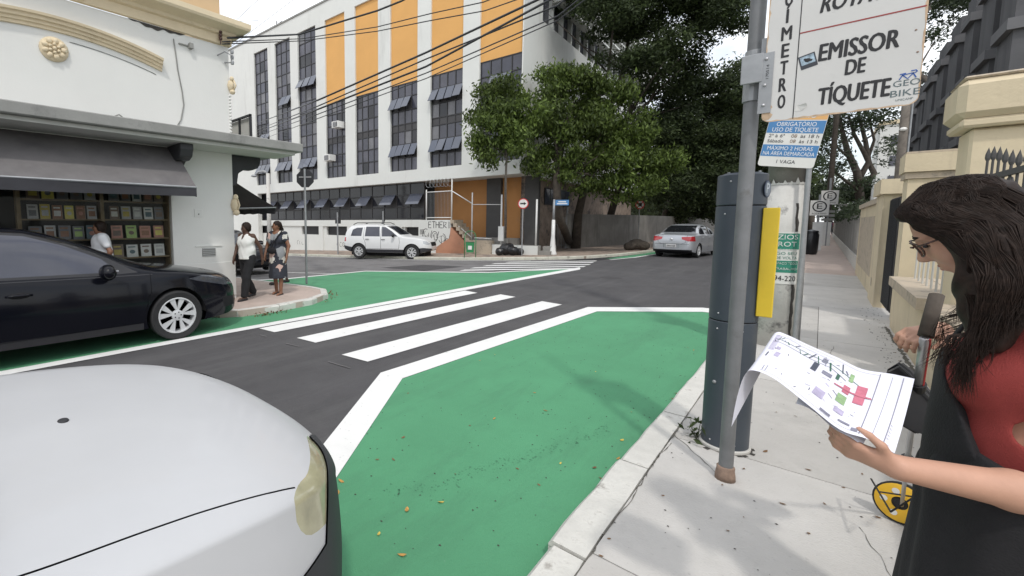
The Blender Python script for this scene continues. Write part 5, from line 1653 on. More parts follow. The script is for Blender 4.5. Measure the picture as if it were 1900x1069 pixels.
# litter bin on a green frame
p = G(872,478,.12); t = thing('litter_bin', 'green plastic litter bin in a hoop frame by the far kerb', 'bin', p, R(30))
k_ = 1.0
q = MB()
for s in (-.26,.26): q.cyl((s,0,0),(s,0,.95),.02,n=6)
q.tube([(.26*math.cos(a),0,.95+.3*math.sin(a)) for a in [i*math.pi/10 for i in range(11)]],.02,6); q.build('hoop_frame', M['bin_green'], t, smooth=True)
q = MB(); q.grid([[(x*s,y*s,z) for x,y in ((-.2,-.13),(.2,-.13),(.2,.13),(-.2,.13))] for s,z in ((.8,.25),(1,.72))], close=True); q.add([(-.16,-.104,.25),(.16,-.104,.25),(.16,.104,.25),(-.16,.104,.25)],[(0,1,2,3)]); q.build('bucket', M['bin_green'], t)
q = MB(); q.box((-.19,-.125,.70),(.19,.125,.735)); q.build('rim', M['bag_black'], t)
q = MB(); q.add([(-.09,-.128,.38),(.09,-.128,.38),(.09,-.134,.56),(-.09,-.134,.56)],[(0,1,2,3)]); q.build('label_plate', M['white_sign'], t)
# rubbish bags
def bag(px, py, name, label, lobes, m, rz=0, cat='rubbish bag'):
    p = G(px, py, .12); s = Solid(); rg = random.Random(px)
    for (x,y,z,r) in lobes: s.ell((x,y,z),(r*rg.uniform(.9,1.2),r,r*rg.uniform(.75,1)),(rg.uniform(-.4,.4),rg.uniform(-.4,.4),0),.05)
    def nz(P): return .012*np.sin(P[...,0]*31+P[...,2]*17)*np.sin(P[...,1]*27+P[...,2]*23)
    o = solid_obj(name, s, .025, M[m], None, 1, nz); o.location = p; o.rotation_euler = (0,0,rz); tag(o, label, cat)
    return o
bag(946,474,'rubbish_bag','black rubbish bags slumped at the foot of the thin street tree',[(-.5,0,.18,.22),(-.2,.1,.3,.3),(.15,-.05,.22,.27),(.45,.05,.16,.2),(0,.2,.4,.2)],'bag_black',R(35))
bag(1180,464,'rubbish_sack','dark lumpy sack leaning at the no stopping sign post',[(-.35,0,.2,.28),(0,.05,.32,.34),(.35,0,.24,.3)],'bark',R(40))
# pedestrian lights, seen from behind
for px, py, ytop, hd, lbl in ((627,472,394,(403,415),'small dark traffic light on a thin grey post left of the white SUV'),(711,470,392,(394,414),'narrow traffic light on a thin post behind the white SUV roof')):
    p = G(px, py, .12); t = thing('traffic_light', lbl, 'traffic light', p, R(40))
    zt = z_at(px, ytop, p)-p.z; post(t, .045, zt, 'steel')
    a, b = z_at(px, hd[1], p)-p.z, z_at(px, hd[0], p)-p.z
    q = MB(); q.box((-.16 if px < 700 else -.07,.05,a),(.16 if px < 700 else .07,.25,b)); h = q.build('housing', M['black_paint'], t, bevel=.02)
    for k in range(2):
        q = MB(); zz = a+(b-a)*(.28+.44*k); q.lathe([(.09,.25),(.1,.34),(.085,.34)], (0,0,zz), 'y', 12); q.build('visor', M['black_paint'], h)
# concrete pole on the left pavement and the pole behind the yellow wall
p = G(501,474,.12)
t = thing('lamp_post', 'plain grey concrete lamp post seen between the dark side awning and the tower', 'lamp post', p, R(44))
zt = z_at(501,322,p)-p.z
q = MB(); q.lathe([(.15,0),(.11,zt)], n=12); q.build('shaft', M['pole_conc'], t, smooth=True)
q = MB(); q.tube([(0,0,zt-.05),(-.2,0,zt+.12),(-.55,0,zt+.1),(-.75,0,zt-.1)],.07,8); q.ball((-.85,0,zt-.15),(.2,.12,.09),10); q.build('lamp_arm', M['steel'], t, smooth=True)
p = at(1671,300,11.0); p.z = 0; t = thing('utility_pole', 'dark brown weathered pole rising behind the cream wall', 'utility pole', p)
q = MB(); q.lathe([(.09,0),(.075,7)], n=12); q.build('shaft', M['bark_grey'], t, smooth=True)
q = MB(); q.cyl((.10,-.02,0),(.10,-.02,6.5),.02,n=6); q.build('conduit', M['steel'], t)
q = MB(); q.ball((-.02,-.12,3.9),(.07,.06,.05),8); q.build('insulator', M['white_sign'], t)
# parking signs along the far part of the right pavement
def esign(px, pyb, spx, spy, half, label, dark):
    p = G(px, pyb, .12); t = thing('parking_permit_sign', label, 'parking sign', p, R(12))
    zt = z_at(px, 340 if dark else 372, p)-p.z
    zc = z_at(spx, spy, p)-p.z
    q = MB(); q.cyl((0,0,0),(0,0,zt+.3),.05 if not dark else .06,n=10); q.build('post', M['steel'], t)
    q = MB(); q.box((-.19,-.05,0),(.19,.05,z_at(px,412,p)-p.z)); q.build('painted_base', M['steel_white'], t)
    q = MB(); q.box((-half,-.075,zc-half*1.15),(half,-.07,zc+half*1.0)); bd = q.build('board', M['white_sign'], t)
    q = MB(); ri, ro = half*.62, half*.78
    q.lathe([(ro,-.0765),(ri,-.0765)], (0,0,zc+half*.12), 'y', 24, cap=False); q.build('ring', M['ink'], bd)
    fit_text('lettering', 'E', 0, zc+half*.12, half*.55, half*.78, -.0768, M['ink'], bd, bold=.02)
    fit_text('lettering', 'ROTATIVO', 0, zc-half*.9, half*1.5, half*.2, -.0768, M['ink'], bd)
    return t, p
esign(1513,465,1514,385,.36,'white parking sign with circled E on the nearer of two posts',False)
t, p = esign(1531,456,1528,366,.40,'white parking sign with circled E on the farther dark pole',True)
zz = z_at(1531,386,p)-p.z
for k in range(3):
    q = MB(); q.box((-.3,-.08,zz-.3-k*.25),(.3,-.07,zz-.15-k*.25)); q.build('small_plate', M['canopy_grey'], t)
q = MB(); q.cyl((.02,.1,0),(.02,.1,9.0),.15,.12,n=10); q.build('tall_pole', M['bark'], t)
# round dark bin beside the posts
p = G(1503,472,.12); t = thing('street_bin', 'dark round bin half hidden by the concrete pole', 'bin', p)
q = MB(); q.lathe([(.2,0),(.24,.1),(.26,.9),(.2,1.02)], n=16); q.build('body', M['bag_black'], t, smooth=40)
q = MB(); q.lathe([(.25,1.0),(.22,1.08),(.0001,1.14)], n=16); q.build('lid', M['bag_black'], t, smooth=40)
# weed at the foot of the parking meter
wd = thing('weed', 'small dark green weed growing at the foot of the parking meter', 'weed', MC+Vector((-.15,-.03,0)))
V, F = leaf_cloud([(0,0,.07,.06,.05,.07),(-.02,-.03,.03,.07,.05,.03),(.0,.03,.11,.03,.03,.04)], 18, .045, np.random.default_rng(3), spray=2)
np_mesh('leaves', V, F, M['leaf_dark'], wd, False)
q = MB()
for k in range(5): q.tube([(0,0,0),(.03*math.cos(k*1.3),.03*math.sin(k*1.3),.06),(.05*math.cos(k*1.3),.05*math.sin(k*1.3),.12)],.002,4)
q.build('stem', M['leaf_dark'], wd)

# ================================================================== right hand boundary
WXF = .78
wall = thing('boundary_wall', 'cream yellow boundary wall with pillars and iron fence along the right pavement', 'wall', (WXF, 0, .12))
def wb(x0,y0,z0,x1,y1,z1,name,m='yellow_wall',bev=.0): q = MB(); q.box((x0,y0,z0),(x1,y1,z1)); return q.build(name, M[m], wall, bevel=bev)
# far panel wall, end pillar, gate, pillar, low wall, big pillar, low wall with iron fence
wb(0,12.6,0,.3,18.3,1.84,'wall_panel'); wb(-.012,13.2,.35,-.001,17.6,1.6,'inset_panel','yellow_cap'); wb(-.04,12.55,1.843,.34,18.36,1.95,'coping','yellow_cap')
wb(-.05,11.2,0,.4,12.5,1.95,'pillar'); wb(-.1,11.1,1.953,.46,12.54,2.2,'pillar_cap'); wb(-.055,11.9,.3,-.052,12.1,.45,'letter_slot','yellow_cap')
wb(.04,9.95,.1,.1,11.15,1.86,'gate_leaf','grey_dark'); 
for k in range(9): wb(.02,10.02+k*.125,.12,.038,10.06+k*.125,1.84,'gate_slat','black_paint')
wb(.05,9.45,0,.55,9.94,2.08,'pillar'); wb(.02,9.42,2.083,.58,9.96,2.17,'pillar_moulding','yellow_cap'); wb(.0,9.38,2.173,.62,9.98,2.42,'pillar_cap'); wb(.01,9.39,2.423,.61,9.97,2.45,'cap_crust','yellow_cap')
wb(.0,6.75,0,.34,9.24,.60,'low_wall'); wb(-.05,6.75,.603,.4,9.24,.72,'sill','yellow_cap'); wb(.3,6.8,.72,.34,9.2,.725,'sill_back','yellow_cap')
wb(.9,6.5,0,1.0,9.3,3.0,'court_wall','render_white') if False else None
fence_bars = []
bar_me = None
for k in range(8):
    q = MB(); q.cyl((.16,6.9+k*.3,.72),(.16,6.9+k*.3,1.22),.010,n=6); q.lathe([(.012,0),(.018,.03),(.0001,.09)], (.16,6.9+k*.3,1.22), 'z', 6)
    q.build('picket', M['canopy_under'], wall)
q = MB(); q.box((.15,6.78,1.12),(.17,9.2,1.14)); q.build('rail', M['canopy_under'], wall)
# big pillar with cornice
def ring_block(y0,y1,z0,z1,o,name,m='yellow_wall',bev=.02): return wb(.1-o,y0-o,z0,1.5+o,y1+o,z1,name,m,bev)
B_ = (6.28,6.74); ring_block(*B_,0,2.29,.0,'pillar'); ring_block(*B_,2.293,2.37,.07,'pillar_moulding','yellow_wall'); ring_block(*B_,2.373,2.70,.10,'pillar_cap','yellow_wall',.05); ring_block(*B_,2.703,2.73,.075,'cap_crust','yellow_cap')
wb(.0,-3,0,.3,6.26,.62,'low_wall'); wb(-.05,-3,.623,.36,6.26,.74,'sill','yellow_cap')
for k in range(13):
    y = 6.1-k*.17; s_ = .10*math.sin(k*.5)
    zt = 1.95 + .06*math.cos(k*.55)
    q = MB(); q.cyl((.18,y,.74),(.18,y,zt),.008,n=6); q.lathe([(.010,-.02),(.016,.0),(.015,.03),(.0001,.09)], (.18,y,zt), 'z', 6); q.build('picket', M['grey_dark'], wall)
q = MB(); q.box((.165,4.1,1.82),(.195,6.25,1.86)); q.box((.165,4.1,.86),(.195,6.25,.9)); q.build('rail', M['grey_dark'], wall)
for k in range(4):
    y = 5.9-k*.5; pts = [(.18, y+.1*math.cos(a)*(1-a/12), 1.72+.1*math.sin(a)*(1-a/12)) for a in [i*.5 for i in range(18)]]
    q = MB(); q.tube(pts, .007, 5); q.build('scroll', M['grey_dark'], wall)
# far iron fence on a plinth
fence = thing('iron_fence', 'grey iron picket fence on white plinth, far up the right pavement', 'fence', (WXF+.08, 18.4, .12))
for i in range(2):
    q = MB(); q.box((-.04,i*22+.01,0),(.16,i*22+21.99,.42)); q.build('plinth', M['kerb'], fence)
q = MB(); q.box((.0,.05,.55),(.05,43.9,.6)); q.box((.0,.05,1.55),(.05,43.9,1.6)); q.build('rail', M['grey_dark'], fence)
pk = MB(); pk.box((-.015,-.03,.42),(.035,.03,1.72)); pk.add([(-.015,-.03,1.72),(.035,-.03,1.72),(.035,.03,1.72),(-.015,.03,1.72),(.01,0,1.85)],[(0,1,4),(1,2,4),(2,3,4),(3,0,4)])
p0 = pk.build('picket', M['grey_wall'], fence); p0.location = (.0,.1,0)
for k in range(1, 250):
    c = p0.copy(); COL.objects.link(c); c.parent = fence; c.location = (0, .1+k*.176, 0)

# white gable wall with lettering at the end of the pavement
gw_ = thing('white_building', 'white gabled parking building with grey lettering at the end of the pavement', 'building', (0, 62, 0), R(0))
xa, xb = on_y(1553,430,62).x, on_y(1640,400,62).x
za_, zb_ = on_y(1553,400,62).z, on_y(1556,381,62).z
q = MB(); q.prism([(xa,0,0),(xa+9,0,0),(xa+9,0,zb_+.9),(xa+4,0,zb_+.5),(xa,0,zb_)],(0,8,0)); q.build('wall', M['render_white'], gw_)
q = MB(); q.box((xa-.1,-.15,zb_-.05),(xa+9,-.01,zb_+.12)); q.build('roof_edge', M['canopy_grey'], gw_)
fit_text('lettering', 'ESTACIONAMENTO', xa+4.1, on_y(1580,391,62).z, 7.6, .62, -.02, M['grey_dark'], gw_)

# tall pale building far behind, grey stepped concrete block on the right
tb = thing('apartment_block', 'pale distant apartment block seen between the tree branches', 'building', (5.5, 100, 0))
xx0 = on_y(1628,300,100).x-5.5; zz = on_y(1640,232,100).z
q = MB(); q.box((xx0,0,0),(xx0+14,12,zz)); q.build('wall', M['render_white'], tb)
q = MB(); q.box((xx0-.2,-.2,zz+.02),(xx0+14.2,12.2,zz+.6)); q.build('parapet', M['orange_dull'] if False else M['yellow_trim'], tb)
for r_ in range(7):
    for c in range(4):
        q = MB(); q.box((xx0+1.2+c*3.2,-.08,zz-3.2-r_*3),(xx0+2.6+c*3.2,.02,zz-1.7-r_*3)); q.build('window', M['pane_b'], tb)
conc = mat('dark exposed concrete',(0.10,0.10,0.105),.9,.2,.8,.2,15,dirt=(0.04,0.04,0.042),dscale=.6,dpos=.5,dsoft=.2,streak=True)
conc2 = mat('grey concrete bay',(0.14,0.14,0.145),.9,.12,.8)
sb = thing('stepped_building', 'dark grey concrete building with stepped bays above the cream wall', 'building', (0,0,0))
HB = 9.5
edges = [(1681,205),(1694,183),(1717,152),(1737,113),(1757,78),(1785,30),(1815,-18),(1860,-95),(1910,-190)]
prev = None
pts = []
for (px, py) in edges:
    r = ray(px, py); t_ = (HB-CAM_H)/r.z; pts.append((r.x*t_, r.y*t_))
for i in range(len(pts)-1):
    (xa_, ya_), (xb_, yb_) = pts[i], pts[i+1]
    q = MB(); q.box((xb_, yb_, 0), (xb_+12, yb_+.5*(ya_-yb_), HB)); q.build('bay', conc, sb)
    q = MB()
    for z_ in (2.2, 4.3, 6.4, 8.5): q.box((xb_-.12, yb_-.12, z_), (xb_+11.9, yb_+.5*(ya_-yb_)-.03, z_+.28))
    q.build('floor_band', conc2, sb)
    q = MB(); q.box((xb_+.5, yb_+.5*(ya_-yb_)+.01, 0), (xb_+12, ya_-.01, HB-.4)); q.build('recess', conc, sb)
    if i > 3:
        for zc in (3.2, 5.4, 7.6):
            q = MB(); q.box((xb_+.5, yb_-.06, zc-.6), (xb_+1.3, yb_-.005, zc+.5)); q.build('window_panel', conc2, sb)
            q = MB(); q.box((xb_+.5, yb_-.22, zc-.75), (xb_+.9, yb_-.065, zc-.63)); q.box((xb_+.5,yb_-.22,zc-.62),(xb_+.56,yb_-.065,zc-.35)); q.build('sill_bracket', M['black_paint'], sb)

# grey wall and gate along the left side of the street ahead
gwl = thing('street_wall', 'long grey weathered wall in tree shade along the street ahead', 'wall', (0,0,0))
wp = [G(1052,461,.12), Vector((-9.9,34,.1)), Vector((-9.2,55,.1)), Vector((-8.8,90,.1))]
for i in range(3):
    a, b = wp[i].copy(), wp[i+1].copy(); n_ = 3 if i else 4
    for k in range(n_):
        p, r_ = a.lerp(b, k/n_), a.lerp(b, (k+1)/n_); d = (r_-p).normalized(); nn = Vector((-d.y,d.x,0))*.2; p = p+d*.01
        q = MB(); q.prism([(p.x,p.y,-.4),(r_.x,r_.y,-.4),(r_.x+nn.x,r_.y+nn.y,-.4),(p.x+nn.x,p.y+nn.y,-.4)],(0,0,2.5)); q.build('wall_bay', M['grey_wall'], gwl)
ga, gb_ = G(1007,463,.12), G(1048,461,.12)
gt = thing('iron_gate', 'grey iron bar gate between the dark column and the weathered wall', 'gate', ga); gt.rotation_euler = (0,0,math.atan2(gb_.y-ga.y, gb_.x-ga.x)); L_ = (gb_-ga).length
for k in range(14):
    q = MB(); q.cyl((L_*k/13,0,0),(L_*k/13,0,2.0),.02,n=6); q.build('bar', M['steel'], gt)
for z in (.2,1.5): q = MB(); q.box((0,-.02,z),(L_,.02,z+.05)); q.build('rail', M['steel'], gt)
q = MB(); q.cyl((L_+.1,0,0),(L_+.1,0,2.6),.06,n=8); q.build('gate_post', M['steel'], gt)

# ================================================================== overhead cables
def cable(label, pts, r, sag=0.0, n=16, m='black_paint'):
    P = [Vector(p) for p in pts]; out = []
    for i in range(len(P)-1):
        for k in range(n+ (i == len(P)-2)):
            u = k/n; p = P[i].lerp(P[i+1], u); p.z -= sag*4*u*(1-u); out.append(p)
    b = MB(); b.tube(out, r, 5); o = b.build('overhead_cable', M[m], None, smooth=True)
    return tag(o, label, 'cable', 'overhead cables')
def tw(px, py): x, z = lp(px, py, 0); return C_ + Matrix.Rotation(TH,3,'Z') @ Vector((x,-.02,z))
def upole(z): return Vector((UC.x-.1, UC.y, z))
A0 = Vector((SX+.2, on_x(422,72,SX+.2).y, on_x(430,73,SX+.2).z))
Dn = 8.2
cable('black cable with splices rising from the shop corner, highest of the cables', [A0, at(555,64,10.5), at(640,38,10), at(700,20,9.6), at(745,2,9.2), at(860,-60,8.0)], .02, .0)
cable('thin cable running level from the shop corner across the tower, upper of its pair', [A0+Vector((0,-.1,-.1)), at(560,72,12.0), at(700,50,11.0), at(800,25,10), at(897,4,9.2), at(1060,-60,7.5)], .012, .0)
cable('thin cable running level from the shop corner across the tower, lower of its pair', [A0+Vector((0,-.1,-.14)), at(560,76,12.1), at(700,58,11.1), at(800,38,10.1), at(900,20,9.3), at(1060,-36,7.5)], .012, .0)
for k, (y0_, y1_, y2_, y3_, rr_, lb) in enumerate(((229,186,98,-10,.022,'thick black cable, top one of the bundle crossing before the orange panels'),(241,197,110,18,.015,'black cable just under the top one of the crossing bundle'),(246,203,124,8+22,.021,'thick black cable in the middle of the crossing bundle'),(252,212,136,38,.012,'thin cable, lower but one of the crossing bundle'),(262,220,146,46,.010,'thinnest cable at the underside of the crossing bundle'))):
    cable(lb, [tw(478,y0_), at(590,y1_,11.0), at(790,y2_,9.0), at(1035,y3_-8 if k != 2 else -8,7.2), upole(6.4-.12*k)], rr_, .0)
for a, b, lb in (((440,36),(500,-20),'faint thin sky wire highest above the shop attic'),((430,86),(570,-20),'faint thin sky wire rising past the plant room'),((436,40),(480,38),'faint short sky wire level with the plant room')):
    cable(lb, [at(a[0],a[1],26), at(b[0],b[1],24)], .012, 0, 6, 'steel')

# ================================================================== vehicles (own coordinates: x forward from the tail, y left, z up)
side_r = lambda c, n: c.y < -0.3 and abs(n.z) < 0.93
side_l = lambda c, n: c.y > 0.3 and abs(n.z) < 0.93
def both(bm, poly, part, only=None):
    cut_region(bm, poly, (0,2), side_r, part, only); cut_region(bm, poly, (0,2), side_l, part, only)

def kill(bm, part):
    lay = bm.faces.layers.int['part']
    bmesh.ops.delete(bm, geom=[f for f in bm.faces if f[lay] == part], context='FACES')

def finish_car(bm, root, paint, axles, wr, tw, half, rimr, spec, spokes=5, rim_mat=None, twin=True, arch=None, arch_trim=None, stretch=None):
    ar = arch or wr*1.13
    for ax in axles:
        if arch_trim: both(bm, ngon(ax, wr, ar+.055, 28), 90, only=(0, 91))
        cut_region(bm, ngon(ax, wr, ar, 28), (0,2), lambda c, n: abs(c.y) > half*.35 and c.z < wr+ar+.02 , 99)
    kill(bm, 99)
    if stretch: stretch(bm)
    sp = {0: ('body', paint)}; sp.update(spec)
    if arch_trim: sp[90] = ('arch_trim', arch_trim, True)
    split_parts(bm, root, sp)
    for ax in axles:
        for s in (1, -1):
            wheel_parts(root, (ax, s*(half-tw*.5-.015), wr), wr, tw, s, rimr, spokes, rim_mat, twin)
        q = MB()
        n = 14; rows = []
        for yy in (-half+.03, -half+.26): rows.append([(ax+math.cos(math.pi*i/n)*ar*1.0, yy, wr+math.sin(math.pi*i/n)*ar) for i in range(n+1)])
        q.grid(rows); q.add([rows[1][0]]+[rows[1][i] for i in range(1,n+1)], [tuple(range(n+1))])
        rows = [[(x, -y, z) for x, y, z in r] for r in rows]; q.grid(rows); q.add(rows[1], [tuple(range(n+1))])
        q.build('wheel_arch_liner', M['seam'], root, fixn=False)
    q = MB(); q.box((axles[0]-.5,-half+.3,.16),(axles[1]+.5,half-.3,.4)); q.build('underbody', M['seam'], root)

def mirror_part(root, p, s, m, m2=None, sc=1.0):
    q = MB(); q.ball((p[0], p[1]+s*.12*sc, p[2]), (.07*sc,.115*sc,.075*sc), 14); q.tube([(p[0]+.02,p[1]-.02*s,p[2]-.06),(p[0],p[1]+s*.07,p[2]-.03)], .02*sc, 6)
    o = q.build('side_mirror', m, root, smooth=True)
    return o
def plate_part(root, x, y, z, ry=0.0, sgn=1, w=.4, h=.13):
    q = MB(); q.cbox((x, y, z), (.012, w, h)); o = q.build('number_plate', M['plate'], root, bevel=.004)
    for k in range(7):
        s = MB(); s.cbox((x+sgn*.0075, y-w*.36+k*w*.12, z-.005), (.003, w*.06, h*.5)); s.build('plate_character', M['ink'], o)
    return o

# ---------------- black hatchback-saloon at the left, nose to the right
def car_black():
    L = 4.05
    top = [(0,.72),(.06,.95),(.3,1.08),(.62,1.24),(1.0,1.405),(1.35,1.465),(1.7,1.445),(2.1,1.345),(2.5,1.195),(2.85,1.06),(3.1,1.0),(3.45,.955),(3.7,.90),(3.88,.83),(3.98,.72),(4.05,.5)]
    belt = [(0,.62),(.06,.85),(.35,.95),(1.2,.945),(2.4,.905),(2.95,.90),(3.3,.875),(3.6,.82),(3.85,.70),(3.98,.58),(4.05,.44)]
    bot = [(0,.36),(.1,.26),(.5,.2),(3.5,.19),(3.85,.21),(3.98,.25),(4.05,.33)]
    hw = [(0,.55),(.08,.70),(.35,.81),(.9,.85),(2.8,.855),(3.3,.835),(3.6,.80),(3.8,.72),(3.93,.60),(4.0,.48),(4.05,.34)]
    rw = [(0,.92),(.6,.8),(1.2,.72),(2.0,.72),(2.6,.76),(3.0,.9),(4.05,1.0)]
    bm = car_shell(L, top, belt, bot, hw, rw, nst=84)
    root = thing('parked_car', 'black hatchback car with filmed windows and silver wheels in front of the bookshop', 'car')
    both(bm, [(.55,.985),(.8,1.17),(1.12,1.36),(1.4,1.42),(1.72,1.40),(2.1,1.295),(2.5,1.13),(2.80,.955),(2.4,.945),(1.2,.98)], 1)       # window surround
    both(bm, [(1.44,1.0),(1.44,1.395),(1.72,1.375),(2.06,1.275),(2.42,1.125),(2.60,.975)], 2, (1,))
    both(bm, [(.80,1.02),(.95,1.18),(1.18,1.345),(1.36,1.39),(1.36,1.0)], 2, (1,))
    cut_region(bm, [(-.56,1.36),(.56,1.36),(.68,.99),(-.68,.99)], (1,2), lambda c, n: 1.9 < c.x < 2.84 and n.x > .15, 3)
    cut_region(bm, [(-.5,1.33),(.5,1.33),(.6,1.08),(-.6,1.08)], (1,2), lambda c, n: .35 < c.x < 1.15 and n.x < -.2, 3)
    both(bm, [(3.42,.815),(3.60,.845),(3.78,.815),(3.92,.72),(3.97,.66),(3.86,.66),(3.62,.75)], 4)
    both(bm, [(.02,.9),(.3,.92),(.36,.8),(.02,.76)], 5)
    # grille, bumper intake, skirt
    cut_region(bm, [(-.34,.66),(.34,.66),(.3,.52),(-.3,.52)], (1,2), lambda c, n: c.x > 3.85 and n.x > .2, 6)
    cut_region(bm, [(-.52,.42),(.52,.42),(.5,.28),(-.5,.28)], (1,2), lambda c, n: c.x > 3.8 and n.x > .1, 6)
    both(bm, [(3.80,.5),(3.97,.47),(3.98,.33),(3.83,.33)], 6)
    for pts in ([(1.41,1.39),(1.41,.95),(1.44,.7),(1.42,.32)], [(2.93,.94),(2.93,.7),(2.86,.5),(2.84,.32)], [(1.42,.30),(2.84,.30)], [(.55,.95),(.6,.7)], [(3.52,.66),(3.44,.80)]):
        both(bm, line_strip(pts, .007), 7, (0,1))
    both(bm, line_strip([(1.0,.962),(2.0,.935),(2.96,.918)], .010), 8, (0,1))
    both(bm, line_strip([(.92,.27),(2.82,.25)], .09), 9, (0,))
    def longer(b):
        for v in b.verts:
            if v.co.x > 3.58: v.co.x = 3.58+(v.co.x-3.58)*1.5
            if v.co.z > 1.0: v.co.z = 1.0+(v.co.z-1.0)*1.17
    finish_car(bm, root, M['black_car'], (.62,3.24), .335, .205, .86, .245,
        {1: ('window_frame', M['trim'], True), 2: ('side_window', M['car_glass_film'], True), 3: ('windscreen', M['car_glass']), 4: ('headlight', M['lamp_dark'], True), 5: ('tail_light', M['lamp_red'], True),
         6: ('grille', M['seam']), 7: ('door_seam', M['seam'], True, .004), 8: ('belt_trim', M['trim'], True), 9: ('sill', M['trim'], True)}, arch=.385, stretch=longer)
    for s in (1,-1):
        o = mirror_part(root, (2.42, s*.84, 1.0), s, M['black_car'], sc=1.3)
        q = MB(); q.box((2.37, s*.99-.09, 1.015), (2.515, s*.99+.09, 1.027)); q.build('mirror_indicator', M['lamp_clear'], o) 
        for x in (1.62, .85):
            q = MB(); q.ball((x, s*.862, .80), (.1,.012,.035), 10); q.build('handle_recess', M['seam'], root, smooth=True)
            q = MB(); q.tube([(x-.11,s*.865,.80),(x-.05,s*.888,.805),(x+.05,s*.888,.805),(x+.11,s*.865,.80)],.014,6); q.build('door_handle', M['black_car'], root, smooth=True)
    return root
bc = car_black()
ang = R(90)
bc.rotation_euler = (0,0,R(90)); bc.location = (-7.05, 2.13-3.24, 0)

# ---------------- white hatchback bonnet close to the camera
def car_white():
    L = 4.0
    top = [(0,.7),(.05,1.05),(.3,1.30),(.8,1.48),(1.5,1.53),(2.1,1.49),(2.5,1.33),(2.86,1.06),(3.0,.985),(3.2,.965),(3.5,.93),(3.72,.885),(3.86,.82),(3.94,.73),(3.98,.62),(4.0,.52)]
    belt = [(0,.6),(.05,.9),(.3,.98),(1.5,.97),(2.6,.94),(2.95,.915),(3.3,.885),(3.6,.83),(3.8,.745),(3.92,.62),(3.98,.54),(4.0,.47)]
    bot = [(0,.4),(.1,.3),(.5,.24),(3.5,.24),(3.85,.26),(3.97,.3),(4.0,.36)]
    hw = [(0,.6),(.06,.74),(.3,.83),(.9,.87),(2.9,.88),(3.2,.872),(3.45,.85),(3.64,.79),(3.81,.63),(3.92,.43),(3.98,.26),(4.0,.14)]
    rw = [(0,.9),(.8,.78),(1.5,.76),(2.2,.78),(2.7,.86),(3.0,.95),(4.0,1.0)]
    u = np.concatenate([np.linspace(0,2.6,40)[:-1], np.linspace(2.6,4.0,90)])
    bm = car_shell(L, top, belt, bot, hw, rw, xs=u, nside=11, nup=22)
    root = thing('parked_car', 'white hatchback car, only its bonnet and front corner, close by at lower left', 'car')
    both(bm, [(.5,1.0),(.75,1.33),(1.3,1.45),(2.05,1.43),(2.4,1.3),(2.74,1.05),(2.84,.96)], 1)
    both(bm, [(1.5,1.0),(1.5,1.42),(2.05,1.40),(2.36,1.27),(2.68,1.04),(2.72,.99)], 2, (1,))
    both(bm, [(.66,1.03),(.85,1.31),(1.3,1.42),(1.44,1.42),(1.44,1.0)], 2, (1,))
    cut_region(bm, [(-.6,1.42),(.6,1.42),(.74,1.03),(-.74,1.03)], (1,2), lambda c, n: 2.1 < c.x < 3.0 and n.x > .2, 3)
    cut_region(bm, [(-.56,1.36),(.56,1.36),(.66,1.06),(-.66,1.06)], (1,2), lambda c, n: c.x < .6 and n.x < -.3, 3)
    topc = lambda c, n: n.z > -.25 and c.x > 2.6 and c.z > .42
    def sided(poly, part, only=None):
        cut_region(bm, poly, (0,1), topc, part, only); cut_region(bm, [(x,-y) for x, y in poly], (0,1), topc, part, only)
    return root, bm, sided, topc
wc, wbm, wsided, wtopc = car_white()
wc.rotation_euler = (0,0,R(90)); 
WLOC = Vector((-1.74, 1.06-4.0, 0))
wc.location = WLOC
def wcar(px, py, z):                                   # photo point at a height -> car's own (x, y)
    r = ray(px, py); t = (z-CAM_H)/r.z; return (r.y*t-WLOC.y, -(r.x*t-WLOC.x))
# bonnet gap, headlight, dark bumper wrap (drawn from above)
wsided(line_strip([(2.62,.735),(3.0,.728),(3.3,.735),(3.5,.745),(3.565,.745)], .0055), 7, (0,))
lampc = lambda c, n: c.z > .5 and n.z > -.6 and c.x > 3.3
def smooth_loop(P, k=4):
    out = []; n = len(P)
    for i in range(n):
        p0, p1, p2, p3 = (Vector(P[(i+j) % n]) for j in (-1,0,1,2))
        for s in range(k):
            f = s/k; out.append(tuple(.5*((2*p1)+(p2-p0)*f+(2*p0-5*p1+4*p2-p3)*f*f+(3*p1-p0-3*p2+p3)*f**3)))
    return out
lamp_o = smooth_loop([(3.545,.83),(3.60,.81),(3.665,.75),(3.74,.65),(3.79,.55),(3.80,.485),(3.79,.47)], 4)[:25]
lamp_i = smooth_loop([(3.79,.47),(3.715,.60),(3.64,.695),(3.58,.738),(3.537,.785),(3.545,.83),(3.60,.81)], 4)[:21]
for sg_ in (1,-1): cut_region(wbm, [(x,y*sg_) for x,y in lamp_o[:-1]+lamp_i[:-1]], (0,1), lampc, 4)
tail_ = [(3.40,.90),(3.525,.86),(3.532,.82)]+[(3.545,.785),(3.562,.762),(3.585,.746),(3.615,.736),(3.66,.726),(3.72,.708),(3.80,.68),(3.90,.64),(4.1,.58)]
for sg_ in (1,-1): cut_region(wbm, tail_+[(4.1,.3),(3.40,.3)], (0,2), lambda c, n: c.y*sg_ > .2, 0, (4,))
wsided([(4.3,.40)]+[(3.87,.40)]+lamp_o[::-1]+[(3.50,.86),(3.50,1.0),(4.3,1.0)], 9, (0,))
for sg_ in (1,-1):
    cut_region(wbm, [(4.1,.70),(3.75,.69),(3.5,.67),(3.36,.56),(3.3,.40),(3.3,.1),(4.1,.1)], (0,2), lambda c, n: c.y*sg_ > -1e-4 and c.x > 3.2, 9, (0,))
